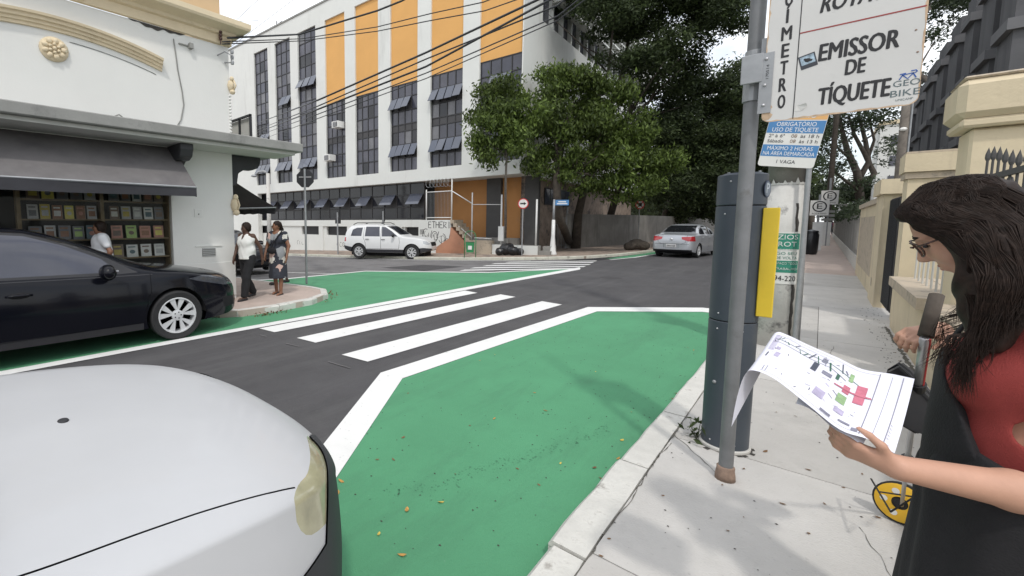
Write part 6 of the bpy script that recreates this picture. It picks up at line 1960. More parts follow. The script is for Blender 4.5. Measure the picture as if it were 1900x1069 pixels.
for pts in ([(1.47,1.43),(1.47,.95),(1.5,.7),(1.48,.35)], [(2.72,.96),(2.74,.7),(2.66,.5),(2.64,.34)], [(1.48,.33),(2.64,.33)], [(.6,.98),(.72,.75)]):
    both(wbm, line_strip(pts, .006), 7, (0,1))
cut_region(wbm, [(-.3,.55),(.3,.55),(.28,.42),(-.28,.42)], (1,2), lambda c, n: c.x > 3.9, 6)
finish_car(wbm, wc, M['white_car'], (.62,3.18), .31, .2, .87, .21,
    {1: ('window_frame', M['trim'], True), 2: ('side_window', M['car_glass'], True), 3: ('windscreen', M['car_glass']), 4: ('headlight', M['lamp_yellowed'], True), 6: ('grille', M['seam']),
     7: ('panel_gap', M['seam'], False, .005), 9: ('bumper', M['cladding'], False, -.006)}, arch=.36)
for s in (1,-1): mirror_part(wc, (2.55, s*.85, 1.02), s, M['white_car'])
bpy.context.view_layer.update()
wbody = next(o for o in wc.children if o.name.startswith('body'))
inv = wbody.matrix_world.inverted()
hit, hp_, hn_, _ = wbody.ray_cast(inv @ Vector((0,0,CAM_H)), (inv.to_3x3() @ ray(117,781)).normalized())
if hit:
    q = MB(); q.ball(hp_, (.016,.022,.006), 12); q.build('washer_nozzle', M['trim'], wc, smooth=True)

# ---------------- white compact SUV across the junction
def car_suv():
    L = 4.3
    top = [(0,.8),(.05,1.1),(.15,1.38),(.35,1.55),(.8,1.625),(1.6,1.63),(2.15,1.58),(2.5,1.42),(2.95,1.15),(3.1,1.09),(3.5,1.06),(3.9,1.0),(4.12,.92),(4.24,.8),(4.3,.6)]
    belt = [(0,.7),(.05,.92),(.3,1.02),(1.5,1.0),(2.8,.99),(3.2,.97),(3.7,.93),(4.05,.86),(4.24,.72),(4.3,.55)]
    bot = [(0,.5),(.1,.42),(.5,.3),(3.7,.3),(4.1,.36),(4.25,.42),(4.3,.46)]
    hw = [(0,.66),(.06,.78),(.3,.86),(.8,.9),(3.4,.905),(3.8,.87),(4.05,.78),(4.2,.64),(4.3,.45)]
    rw = [(0,.9),(.3,.8),(1.0,.77),(2.0,.78),(2.6,.85),(3.0,.95),(4.3,1.0)]
    bm = car_shell(L, top, belt, bot, hw, rw, nst=74)
    root = thing('parked_car', 'white compact SUV with roof rails and black lower cladding across the junction', 'car')
    both(bm, [(.42,1.06),(.5,1.36),(.72,1.45),(1.02,1.46),(.98,1.06)], 2)
    both(bm, [(1.16,1.05),(1.18,1.50),(1.86,1.50),(1.92,1.05)], 2)
    both(bm, [(2.02,1.05),(1.98,1.50),(2.16,1.48),(2.48,1.30),(2.80,1.06)], 2)
    cut_region(bm, [(-.62,1.52),(.62,1.52),(.74,1.14),(-.74,1.14)], (1,2), lambda c, n: 2.1 < c.x < 3.05 and n.x > .2, 3)
    cut_region(bm, [(-.6,1.48),(.6,1.48),(.66,1.12),(-.66,1.12)], (1,2), lambda c, n: c.x < .5 and n.x < -.3, 3)
    both(bm, [(0,.3),(4.3,.3),(4.3,.52),(4.0,.56),(3.2,.46),(1.0,.46),(.4,.56),(0,.62)], 9, (0,))
    both(bm, [(3.98,.86),(4.12,.85),(4.25,.74),(4.2,.68),(4.0,.74)], 4)
    both(bm, [(.0,1.0),(.16,1.0),(.18,.8),(.0,.8)], 5)
    cut_region(bm, [(-.42,.8),(.42,.8),(.4,.62),(-.4,.62)], (1,2), lambda c, n: c.x > 4.1, 6)
    for pts in ([(1.97,1.5),(1.97,1.0),(1.98,.48)], [(1.10,1.48),(1.08,1.0),(1.2,.75),(1.22,.48)], [(2.86,1.02),(2.9,.8),(2.86,.48)], [(1.22,.49),(2.86,.49)]):
        both(bm, line_strip(pts, .014), 7, (0,))
    finish_car(bm, root, M['suv_white'], (.86,3.48), .345, .22, .9, .22,
        {2: ('side_window', M['car_glass_film'], True), 3: ('windscreen', M['car_glass']), 4: ('headlight', M['lamp_clear'], True), 5: ('tail_light', M['lamp_red'], True), 6: ('grille', M['seam']), 7: ('door_seam', M['seam'], True, .004), 9: ('cladding', M['cladding'], True)}, arch=.40, arch_trim=M['cladding'] if False else None)
    for s in (1,-1):
        q = MB(); q.tube([(.5,s*.66,1.6),(.7,s*.66,1.68),(1.9,s*.66,1.68),(2.1,s*.66,1.6)],.02,6); q.build('roof_rail', M['trim'], root, smooth=True)
        mirror_part(root, (2.62, s*.88, 1.10), s, M['trim'])
        for x in (1.3, 2.1):
            q = MB(); q.tube([(x-.09,s*.905,.92),(x,s*.93,.925),(x+.09,s*.905,.92)],.014,5); q.build('door_handle', M['trim'], root, smooth=True)
    q = MB(); q.lathe([(.33,-.1),(.34,.06),(.2,.1),(.0001,.1)], (-.06,0,.95), 'x', 20); q.build('spare_wheel_cover', M['trim'], root, smooth=35) if False else None
    return root
sv = car_suv()
d0, d1 = G(662,481), G(770,481)
mid = (d0+d1)/2; dv_ = (d1-d0).normalized()
sv.rotation_euler = (0, 0, math.atan2(dv_.y, dv_.x))
sv.scale = (1.12, 1.12, 1.12)
# keep its place along the view but let the slope carry it
n_ = Vector((-dv_.y, dv_.x, 0))
o_ = mid - dv_*2.17*1.12 + n_*.9
sv.location = (o_.x, o_.y, hz(mid.x)+.0)

# ---------------- silver saloon driving away up the street
def car_silver():
    L = 4.25
    top = [(0,.62),(.04,.86),(.12,.99),(.5,1.04),(.75,1.10),(1.2,1.34),(1.6,1.44),(2.1,1.45),(2.5,1.38),(3.05,1.08),(3.3,.98),(3.7,.93),(4.0,.83),(4.15,.72),(4.25,.5)]
    belt = [(0,.55),(.04,.80),(.12,.92),(.6,.955),(2.5,.92),(3.1,.90),(3.6,.86),(4.0,.74),(4.25,.44)]
    bot = [(0,.34),(.1,.27),(.5,.21),(3.8,.2),(4.15,.26),(4.25,.34)]
    hw = [(0,.62),(.06,.74),(.25,.80),(.8,.83),(3.3,.835),(3.8,.78),(4.1,.62),(4.25,.38)]
    rw = [(0,.95),(.6,.86),(1.3,.72),(2.2,.72),(2.8,.85),(3.2,.97),(4.25,1)]
    bm = car_shell(L, top, belt, bot, hw, rw, nst=74)
    root = thing('moving_car', 'silver saloon car seen from behind under the dark trees', 'car')
    both(bm, [(.92,1.0),(1.25,1.26),(1.6,1.36),(2.0,1.37),(1.96,.985)], 2)
    both(bm, [(2.03,.985),(2.07,1.37),(2.35,1.33),(2.62,1.18),(2.92,.975)], 2)
    cut_region(bm, [(-.52,1.38),(.52,1.38),(.64,1.09),(-.64,1.09)], (1,2), lambda c, n: .5 < c.x < 1.7 and n.x < -.1, 3)
    cut_region(bm, [(-.56,1.38),(.56,1.38),(.68,1.04),(-.68,1.04)], (1,2), lambda c, n: 2.3 < c.x < 3.2 and n.x > .2, 3)
    rear = lambda c, n: c.x < .35 and n.x < -.02
    for s in (1,-1): cut_region(bm, [(s*.36,.90),(s*.85,.93),(s*.85,.72),(s*.62,.72),(s*.38,.80)], (1,2), rear, 5)
    cut_region(bm, line_strip([(-.66,.60),(.66,.60)], .014), (1,2), rear, 7, (0,))
    cut_region(bm, line_strip([(-.56,.97),(-.52,.66),(-.36,.60)], .012), (1,2), rear, 7, (0,))
    cut_region(bm, line_strip([(.56,.97),(.52,.66),(.36,.60)], .012), (1,2), rear, 7, (0,))
    cut_region(bm, [(-.3,.58),(.3,.58),(.3,.44),(-.3,.44)], (1,2), rear, 8, (0,))
    cut_region(bm, [(-.75,.36),(.75,.36),(.75,.2),(-.75,.2)], (1,2), rear, 9, (0,))
    for pts in ([(2.0,1.38),(2.0,.95),(1.98,.3)], [(1.0,.98),(1.1,.7),(1.12,.5)], [(2.98,.94),(2.92,.5),(2.9,.3)]): both(bm, line_strip(pts, .012), 7, (0,))
    finish_car(bm, root, M['silver_car'], (.82,3.4), .305, .19, .83, .2,
        {2: ('side_window', M['car_glass'], True), 3: ('windscreen', M['car_glass']), 5: ('tail_light', M['lamp_red'], True), 7: ('panel_gap', M['seam'], False, .004), 8: ('plate_recess', M['silver_car'], False, .02), 9: ('lower_bumper', M['trim'])}, arch=.345)
    plate_part(root, -.015, 0, .52, sgn=-1)
    q = MB(); q.lathe([(.05,-.012),(.05,0),(.0001,.001)], (.0,0,.80), 'x', 14); q.build('badge', M['rim'], root, smooth=True)
    for s in (1,-1):
        mirror_part(root, (2.72, s*.82, 1.02), s, M['silver_car'])
        for x in (1.2, 2.12):
            q = MB(); q.tube([(x-.08,s*.845,.86),(x,s*.866,.865),(x+.08,s*.845,.86)],.013,5); q.build('door_handle', M['silver_car'], root, smooth=True)
    return root
sc_ = car_silver()
sc_.rotation_euler = (0, 0, R(84))
sc_.location = (-4.78, 22.6, 0.004)
sc_.scale = (1.04,)*3

# ---------------- dark car parked beyond the two women
dk_ = copy_tree(bc)
dk_['label'] = 'black car half hidden behind the two women on the pavement'
np_ = G(497,515); dk_.rotation_euler = (0, 0, R(4)); dk_.location = (np_.x-5.3, np_.y+.2, np_.z)

# ================================================================== people
def person_thing(label, loc, rz): return thing('person', label, 'person', loc, rz)
def V3(*a): return np.array(a, float)

def hand(S, wrist, d, up, side, L, curl=.5, spread=.12, k=.006):
    """palm, five fingers and a thumb; d along the hand, up = back of the hand, side = +1 thumb towards d x up"""
    d = V3(*d); d /= np.linalg.norm(d); up = V3(*up); up -= d*(up@d); up /= np.linalg.norm(up)
    t = np.cross(d, up)*side; w = V3(*wrist); s = L/.18
    S.cone(w, w+d*.045*s, .022*s, .024*s, .02)
    for j in (-1,0,1): S.cone(w+d*.03*s+t*j*.016*s, w+d*.09*s+t*j*.024*s, .015*s, .013*s, .014)
    for j, ln in ((1.4,.9),(.47,1.0),(-.47,.95),(-1.4,.76)):
        p = w+d*.09*s+t*j*.021*s; a = 0.0; q = p
        for seg, r in ((.040*ln,.0095),(.025*ln,.0085),(.019*ln,.0075)):
            a += curl*(.75 if seg > .03 else .9)
            dd = (d+t*j*spread*.3); dd = dd/np.linalg.norm(dd)
            v = dd*math.cos(a)-up*math.sin(a); n = q+v*seg*s
            S.cone(q, n, r*s, r*.93*s, k); q = n
    p = w+d*.025*s+t*.022*s
    n1 = p+(d*.6+t*.75-up*.15)*.045*s; n2 = n1+(d*.88+t*.3-up*.35)*.032*s; n3 = n2+(d*.9-up*.4)*.022*s
    S.cone(p, n1, .014*s, .011*s, .012); S.cone(n1, n2, .0105*s, .0095*s, k); S.cone(n2, n3, .009*s, .0075*s, k)

def face_head(S, c, h, fwd, upv, k=.02, detail=True):
    """head of height h centred on c, looking along fwd"""
    f = V3(*fwd); f /= np.linalg.norm(f); u = V3(*upv); u -= f*(u@f); u /= np.linalg.norm(u); s = np.cross(u, f)   # s = left
    A = Matrix(((f[0], s[0], u[0]), (f[1], s[1], u[1]), (f[2], s[2], u[2])))
    P = lambda a, b, cc: c + f*a*h + s*b*h + u*cc*h
    S.ell(P(-.06,0,.10), (.40*h,.325*h,.40*h), A, k)          # skull
    S.ell(P(.06,0,-.13), (.30*h,.27*h,.33*h), A, .03)          # face
    S.ell(P(.19,0,-.40), (.10*h,.13*h,.085*h), A, .035)        # chin
    for b in (-1,1):
        S.ell(P(.20,b*.155,-.14), (.12*h,.10*h,.12*h), A, .025)   # cheek
        if detail: S.cut_ell(P(.37,b*.135,.01), (.055*h,.075*h,.045*h), A, .018)   # eye socket
        S.ell(P(.27,b*.135,.0), (.062*h,.062*h,.055*h), A, .004)   # eyeball bulge / lids
        S.ell(P(.245,b*.14,.09), (.085*h,.115*h,.035*h), A, .02)  # brow
        S.ell(P(-.02,b*.325,-.03), (.055*h,.025*h,.10*h), A, .01)  # ear
    S.cone(P(.31,0,.04), P(.425,0,-.135), .03*h, .046*h, .02)      # nose
    for b in (-1,1): S.ell(P(.385,b*.045,-.145), (.04*h,.035*h,.03*h), A, .012)
    S.cone(P(.33,-.075,-.272), P(.33,.075,-.272), .024*h, .024*h, .012); S.cone(P(.325,-.06,-.315), P(.325,.06,-.315), .028*h, .028*h, .012)
    return P, A

def stander(label, loc, rz, H, skin, J, outfit, hair, vox=.012, bulk=1.0):
    """standing or walking adult; J overrides joints (x forward, y left, z up, metres for H = 1.65)"""
    root = person_thing(label, loc, rz); s = H/1.65; b = bulk
    D = dict(pel=(0,0,.90), wst=(0,0,1.05), chest=(.01,0,1.24), neck=(.0,0,1.38), head=(.03,0,1.515),
             shL=(0,.17,1.34), shR=(0,-.17,1.34), elL=(-.03,.22,1.08), elR=(-.03,-.22,1.08), wrL=(.05,.23,.86), wrR=(.05,-.23,.86),
             hipL=(0,.09,.88), hipR=(0,-.09,.88), knL=(.03,.09,.47), knR=(.03,-.09,.47), anL=(0,.09,.08), anR=(0,-.09,.08), look=(1,0,0), hd=(0,0,-1))
    D.update(J); P = {k: V3(*v)*s if k not in ('look','hd') else V3(*v) for k, v in D.items()}
    S = Solid()
    S.ell(P['pel'], (.115*b*s,.165*b*s,.12*s), k=.05); S.cone(P['pel'], P['wst'], .115*b*s, .105*b*s, .06); S.ell(P['wst'], (.105*b*s,.135*b*s,.12*s), k=.06)
    S.ell(P['chest'], (.11*b*s,.155*b*s,.15*s), k=.06); S.cone(P['chest']+V3(0,0,.05*s), P['neck'], .075*s, .05*s, .05)
    S.cone(P['shL'], P['shR'], .055*s, .055*s, .05)
    S.cone(P['neck'], P['head']-V3(.02*s,0,.05*s), .048*s, .045*s, .03)
    for q in 'LR':
        S.chain([P['sh'+q], P['el'+q], P['wr'+q]], [.05*b*s,.038*s,.026*s], .025)
        S.chain([P['hip'+q], P['kn'+q], P['an'+q]], [.085*b*s,.055*s,.036*s], .03)
        a = P['an'+q]; f = V3(.17,0,-.045)*s
        S.cone(a-V3(.03*s,0,.04*s), a+f*.75, .034*s, .028*s, .02); S.cone(a+f*.75, a+f, .028*s, .022*s, .02)
        hand(S, P['wr'+q], P['wr'+q]-P['el'+q]+V3(*D['hd'])*.1, (0,1 if q == 'L' else -1,0), -1 if q == 'L' else 1, .165*s, .35, k=.008)
    hp, A = face_head(S, P['head'], .225*s, P['look'], (0,0,1))
    solid_obj('body', S, vox, skin, root, 2)
    for name, m, fn, vx in outfit: 
        C = Solid(); nz = fn(C, P, s); solid_obj(name, C, vx, m, root, 2, nz)
    Hs = Solid(); hair(Hs, hp, A, .225*s, P, s); solid_obj('hair', Hs, .008, M['hair'], root, 1, lambda Q: .004*np.sin(Q[...,0]*90)*np.sin(Q[...,1]*95+Q[...,2]*40))
    # eyes and mouth
    e = MB()
    for bb in (-1,1): e.ball(hp(.327,bb*.135,.005), (.012*s,.02*s,.010*s), 8)
    e.build('eye', M['ink'], root, smooth=True)
    mo = MB(); mo.ball(hp(.352,0,-.295), (.006*s,.022*s,.004*s), 8); mo.build('lips', mat('lips',(0.2,0.06,0.05),.5,0), root, smooth=True)
    return root, P, s
def shoes(S, P, s, z=.0):
    for q in 'LR':
        a = P['an'+q]; S.cone(a-V3(.035*s,0,.05*s), a+V3(.12*s,0,-.055*s), .040*s, .036*s, .02); S.cone(a+V3(.10*s,0,-.055*s), a+V3(.17*s,0,-.06*s), .035*s, .026*s, .02)
def fold(amp, fx, fz): return lambda Q: amp*np.sin(Q[...,2]*fz+np.sin(Q[...,1]*fx)*2)*np.sin(Q[...,1]*fx+Q[...,0]*fx*.8)

# ---- woman in the white sleeveless blouse
def blouse(S, P, s):
    S.ell(P['chest'], (.145*s,.19*s,.17*s), k=.06); S.ell(P['wst'], (.15*s,.19*s,.16*s), k=.06); S.cone(P['wst'], P['pel']-V3(0,0,.02*s), .150*s, .175*s, .06)
    for y in (.07,-.07): S.ell(P['chest']+V3(.07*s,y*s,-.03*s), (.07*s,.08*s,.08*s), k=.07)
    S.cone(P['shL']*.96+V3(0,0,.005), P['shR']*.96+V3(0,0,.005), .062*s, .062*s, .05)
    for y in (.05,-.05): S.cone(P['neck']+V3(-.01*s,y*1.1*s,.0*s), P['neck']+V3(.085*s,y*s,-.09*s), .028*s, .016*s, .012)
    S.cut_cone(P['neck']+V3(.04*s,0,.1*s), P['neck']+V3(.13*s,0,-.12*s), .05*s, .026*s, .01); S.cut_cone(P['neck']+V3(0,0,.02*s), P['neck']+V3(0,0,.2*s), .055*s, .08*s, .01)
    S.half((0,0,P['pel'][2]-.04*s), (0,0,-1)); return fold(.007,30,28)
def trousers(S, P, s):
    S.ell(P['pel']-V3(0,0,.01), (.135*s,.185*s,.13*s), k=.05); S.cone(P['pel'], P['wst']-V3(0,0,.05*s), .125*s, .12*s, .05)
    for q in 'LR': S.chain([P['hip'+q], P['kn'+q], P['an'+q]+V3(0,0,.02*s)], [.11*s,.085*s,.08*s], .03)
    for q in 'LR': pass
    S.half((0,0,.075*s), (0,0,-1)); return fold(.005,25,22)
def short_hair(S, hp, A, h, P, s):
    S.ell(hp(-.10,0,.16), (.43*h,.37*h,.39*h), A, .02); S.ell(hp(-.26,0,-.08), (.26*h,.34*h,.33*h), A, .03)
    for b in (-1,1): S.ell(hp(-.10,b*.30,-.02), (.17*h,.09*h,.27*h), A, .02)
    S.cut_ell(hp(.42,0,-.12), (.30*h,.33*h,.36*h), A, .02)
white_cl = mat('white blouse', (0.74,0.74,0.71), .85, .04, 12, .2, 60)
pwa = on_x(461,541,-8.22); pwa.z = hz(pwa.x)+.12
wa, P_, s_ = stander('woman in white sleeveless blouse and black trousers walking past the shop corner', pwa, R(288), 1.56, M['skin_dark'],
    dict(anL=(.20,.09,.08), knL=(.14,.09,.47), anR=(-.22,-.09,.11), knR=(-.02,-.09,.47), elL=(-.14,.24,1.10), wrL=(-.16,.26,.87), elR=(.05,-.24,1.09), wrR=(.16,-.22,.88), look=(.86,-.5,-.1)),
    [('blouse', white_cl, blouse, .010), ('trousers', M['black_cloth'], trousers, .011), ('shoes', M['trim'], shoes, .010)], short_hair, bulk=1.08)

# ---- woman in the patterned dress
def dress(S, P, s):
    S.ell(P['chest'], (.15*s,.19*s,.17*s), k=.06); S.ell(P['wst'], (.15*s,.18*s,.16*s), k=.06); S.ell(P['pel'], (.16*s,.2*s,.16*s), k=.07)
    for y in (.085,-.085): S.ell(P['chest']+V3(.09*s,y*s,-.03*s), (.075*s,.08*s,.085*s), k=.05)
    S.cone(P['pel'], P['pel']-V3(0,0,.50*s), .18*s, .205*s, .06); S.cone(P['shL'], P['shR'], .07*s, .07*s, .05)
    for q in 'LR': S.cone(P['sh'+q], P['sh'+q]*.55+P['el'+q]*.45, .066*s, .062*s, .03)
    S.cut_ell(P['neck']+V3(.05*s,0,-.01*s), (.085*s,.075*s,.085*s), k=.01); S.half((0,0,.37*s), (0,0,-1)); return fold(.011,28,5)
def tied_hair(S, hp, A, h, P, s):
    S.ell(hp(-.10,0,.15), (.42*h,.36*h,.37*h), A, .02); S.ell(hp(-.42,0,-.05), (.17*h,.19*h,.2*h), A, .03); S.ell(hp(-.5,0,-.22), (.10*h,.13*h,.2*h), A, .03)
    S.cut_ell(hp(.40,0,-.14), (.34*h,.36*h,.40*h), A, .02)
pat = bpy.data.materials.new('large flower print'); pat.use_nodes = True
nt = pat.node_tree; n_, l_ = nt.nodes, nt.links; bs = n_['Principled BSDF']; bs.inputs['Roughness'].default_value = .9
tc = n_.new('ShaderNodeTexCoord'); vo = n_.new('ShaderNodeTexVoronoi'); vo.inputs['Scale'].default_value = 9; vo.inputs['Randomness'].default_value = 1
nz_ = n_.new('ShaderNodeTexNoise'); nz_.inputs['Scale'].default_value = 9; mxv = n_.new('ShaderNodeMix'); mxv.data_type = 'VECTOR'; mxv.inputs[0].default_value = .12
l_.new(tc.outputs['Object'], mxv.inputs[4]); l_.new(nz_.outputs['Color'], mxv.inputs[5]); l_.new(tc.outputs['Object'], nz_.inputs['Vector']); l_.new(mxv.outputs[1], vo.inputs['Vector'])
sep = n_.new('ShaderNodeSeparateColor'); l_.new(vo.outputs['Color'], sep.inputs[0])
rp = n_.new('ShaderNodeValToRGB'); rp.color_ramp.interpolation = 'CONSTANT'; e = rp.color_ramp.elements
e[0].position = 0; e[0].color = (.03,.033,.045,1); e[1].position = .38; e[1].color = (.26,.27,.28,1)
for ps, c in ((.56,(.04,.045,.06,1)),(.66,(.58,.41,.36,1)),(.78,(.62,.60,.55,1))):
    k = rp.color_ramp.elements.new(ps); k.color = c
l_.new(sep.outputs[0], rp.inputs[0]); l_.new(rp.outputs[0], bs.inputs['Base Color'])
pwb = G(517,546,.12)
wb_, P_, s_ = stander('woman with tied hair in dark flower print dress at the kerb corner', pwb, R(300), 1.60, M['skin_brown'],
    dict(look=(.60,-.80,0), anL=(.06,.09,.06), anR=(-.10,-.10,.06), knR=(-.02,-.09,.46), elL=(.0,.27,1.08), wrL=(.10,.27,.85), elR=(-.02,-.26,1.08), wrR=(.1,-.25,.88)),
    [('dress', pat, dress, .010), ('sandals', M['trim'], lambda S, P, s: [S.cone(P['an'+q]+V3(-.04*s,0,-.05*s), P['an'+q]+V3(.13*s,0,-.062*s), .040*s, .036*s, .01) for q in 'LR'] and None, .010)], tied_hair, bulk=1.1)
hb = MB()
bag_s = Solid(); bag_s.ell((.20,-.03,.96),(.05,.11,.075),k=.02)
hb_o = solid_obj('belt_bag', bag_s, .012, M['black_cloth'], None); hb_o.location = pwb; hb_o.rotation_euler = (0,0,R(300)); tag(hb_o, 'small black belt bag worn across the flower print dress', 'bag')
q = MB(); q.tube([(.06,.14,1.36),(.17,.10,1.24),(.225,.04,1.14),(.215,-.02,1.0)],.012,5); q.tube([(.10,.16,1.36),(-.06,.1,1.39),(-.14,-.05,1.2),(-.1,-.17,1.02),(.06,-.14,.98)],.010,5); st_ = q.build('strap', M['black_cloth'], hb_o)
# ---- third walker, almost hidden between the two women
pwc = G(500,533,.12)
stander('person in dark top and shorts almost hidden between the two women', pwc+Vector((-.35,.55,0)), R(250), 1.5, M['skin_dark'],
    dict(anL=(.18,.09,.08), knL=(.13,.09,.46), anR=(-.18,-.09,.1)),
    [('top', mat('dark plum top',(0.05,0.03,0.05),.9,.1,10), lambda S,P,s: blouse(S,P,s), .012), ('shorts', mat('patterned shorts',(0.16,0.12,0.11),.9,.5,30), lambda S,P,s: [S.ell(P['pel'],(.14*s,.19*s,.13*s),k=.05)]+[S.cone(P['hip'+q],P['kn'+q],.11*s,.10*s,.03) for q in 'LR'] and None, .012), ('shoes', M['trim'], shoes, .012)], short_hair, vox=.014)
# ---- man behind the black car
def tee(S, P, s):
    S.ell(P['chest'], (.15*s,.20*s,.18*s), k=.06); S.ell(P['wst'], (.145*s,.185*s,.17*s), k=.06); S.cone(P['wst'], P['pel'], .15*s, .16*s, .06)
    S.cone(P['shL'], P['shR'], .075*s, .075*s, .05)
    for q in 'LR': S.cone(P['sh'+q], P['sh'+q]*.45+P['el'+q]*.55, .072*s, .068*s, .03)
    S.cut_ell(P['neck']+V3(.02*s,0,.02*s), (.07*s,.065*s,.06*s), k=.01); S.half((0,0,P['pel'][2]-.02*s), (0,0,-1)); return fold(.005,24,30)
pm = on_x(190,470,-8.32)
zt_ = on_x(183,408,-8.32).z
stander('man in a white t-shirt walking behind the black car past the shop window', (-8.32, pm.y, .12), R(-98), max(1.45,zt_-.12), M['skin_brown'],
    dict(anL=(.2,.09,.08), knL=(.12,.09,.47), anR=(-.2,-.09,.1), elL=(-.1,.25,1.1), wrL=(-.02,.27,.88), look=(.9,-.3,0)),
    [('t_shirt', mat('white t-shirt',(0.74,0.75,0.76),.85,.03,12,.2,60), tee, .011), ('trousers', M['black_cloth'], trousers, .012), ('shoes', M['trim'], shoes, .012)], short_hair)
# ---- three small walkers far up the right pavement
for px, top_c, bot_c, lb in ((1541,(0.05,0.06,0.12),(0.05,0.05,0.06),'distant walker in dark blue top, left of the group far up the pavement'),(1549,(0.35,0.05,0.06),(0.6,0.58,0.55),'distant walker in red top and pale trousers far up the pavement'),(1556,(0.05,0.045,0.045),(0.03,0.03,0.035),'distant walker in black nearest the fence far up the pavement')):
    p = G(px,437+ (px-1541)*.2,.12)
    stander(lb, p, R(100), 1.65, M['skin_brown'], dict(anL=(.2,.09,.08), anR=(-.2,-.09,.1)),
        [('top', mat('walker top',top_c,.9,.05,5), lambda S,P,s: tee(S,P,s), .03), ('trousers', mat('walker trousers',bot_c,.9,.05,5), lambda S,P,s: trousers(S,P,s), .03), ('shoes', M['trim'], shoes, .03)], short_hair, vox=.03)

# ================================================================== woman in the foreground, reading the plans (facing -X, world metres)
WO = Vector((.40, 1.96, .12))
wm = person_thing('woman with long dark hair and glasses reading paper plans, red top, black dungarees', WO, 0)
Wp = lambda v: np.array(v, float) - np.array(WO)            # world -> own
def A_(px, py, d): return Wp(at(px, py, d))
S = Solid()
HC = Wp((.282, 1.97, 1.578)); HH = .242
FW, UP_ = (-.80, .10, -.56), (-.56, .0, .82)
hpw, hAw = face_head(S, HC, HH, FW, UP_, .012)
nk = Wp((.40, 1.965, 1.34)); ch = Wp((.42,1.965,1.20)); ws = Wp((.41,1.965,1.02)); pe = Wp((.395,1.965,.90))
S.cone(nk, HC+V3(.055,0,-.05), .052, .05, .03)
shN, shF = A_(1935,632,1.12), Wp((.385,2.125,1.315))
S.ell(ch, (.105,.15,.15), k=.05); S.cone(ch+V3(0,0,.06), nk, .075, .05, .05); S.ell(ws, (.095,.13,.12), k=.05); S.ell(pe, (.115,.16,.12), k=.05)
S.cone(shN, nk-V3(0,0,.04), .045, .05, .04); S.cone(shF, nk-V3(0,0,.04), .045, .05, .04)
elN, wrN = A_(1975,930,1.03), A_(1668,868,1.075)
S.chain([shN, elN], [.045,.040], .02); S.chain([elN, elN*.7+wrN*.3, wrN], [.040,.045,.029], .02)
hdir = A_(1566,828,1.135)-wrN
hand(S, wrN, hdir, (-.25,-.80,-.52), 1, .165, .62, .05, .006)
elF, wrF = Wp((.40,2.25,1.10)), A_(1745,612,1.52)
S.chain([shF, elF, wrF], [.045,.038,.025], .02)
hand(S, wrF, A_(1700,612,1.52)-wrF+V3(0,0,-.012), (-.15,-.4,.9), -1, .17, .75, .1, .005)
for sg in (-1,1):
    hip, kn, an = Wp((.385,1.965+sg*.085,.88)), Wp((.37,1.965+sg*.085,.56)), Wp((.39,1.965+sg*.085,.19))
    S.chain([hip, kn, an], [.085,.055,.037], .03); S.cone(an-V3(-.03,0,.03), an+V3(-.15,0,-.045), .034, .022, .02)
solid_obj('body', S, .0042, M['skin_light'], wm, 2)
# red knit top with short sleeves
C = Solid(); C.ell(ch, (.125,.17,.17), k=.05); C.ell(ws, (.115,.15,.15), k=.05); C.cone(ws, pe, .115, .13, .05)
C.ell(ch+V3(-.085,-.075,-.02), (.065,.072,.075), k=.05); C.ell(ch+V3(-.07,.065,-.02), (.065,.072,.075), k=.05)
C.cone(shN, nk-V3(0,0,.05), .058, .06, .04); C.cone(shF, nk-V3(0,0,.05), .058, .06, .04)
C.cone(shN, shN*.58+elN*.42, .058, .060, .02); C.cone(shF, shF*.58+elF*.42, .058, .054, .02)
C.cut_cone(nk+V3(-.02,0,-.02), nk+V3(-.03,0,.15), .058, .09, .01); C.cut_ell(shN*.38+elN*.62, (.07,.07,.055), k=.006); C.half(Wp((0,0,.93)), (0,0,-1))
solid_obj('top', C, .005, M['red_knit'], wm, 2, lambda Q: .0035*np.sin(Q[...,2]*45+Q[...,1]*20+np.sin(Q[...,0]*30)*1.5)*np.sin(Q[...,0]*25))
# black dungaree dress: bib in front, straps, skirt
C = Solid(); C.ell(pe+V3(.01,0,0), (.135,.18,.15), k=.05); C.ell(ws, (.124,.158,.14), k=.05)
for sy_ in (-.06,.06): C.cone(pe+V3(.0,sy_,-.04), pe+V3(-.01,sy_*1.2,-.45), .135, .15, .06)
C.half(Wp((0,0,.42)), (0,0,-1)); C.half(Wp((.33,1.965,1.0)), (.45,0,1))
solid_obj('dungaree_skirt', C, .006, M['black_cloth'], wm, 2, lambda Q: .005*np.sin(np.arctan2(Q[...,1],Q[...,0])*9+Q[...,2]*4))
C = Solid(); C.ell(ch+V3(-.01,0,-.03), (.132,.15,.18), k=.05); C.ell(ch+V3(-.088,-.070,-.025), (.066,.074,.078), k=.05); C.ell(ch+V3(-.073,.062,-.025), (.066,.074,.078), k=.05); C.ell(ws, (.142,.168,.19), k=.05); C.cone(ch, pe, .135, .145, .05)
C.half(Wp((.243,1.83,1.18)), (.80,-.42,.36)); C.half(Wp((0,0,1.235)), (0,0,1)); C.half(Wp((0,0,.86)), (0,0,-1))
solid_obj('dungaree_bib', C, .005, M['black_cloth'], wm, 2)
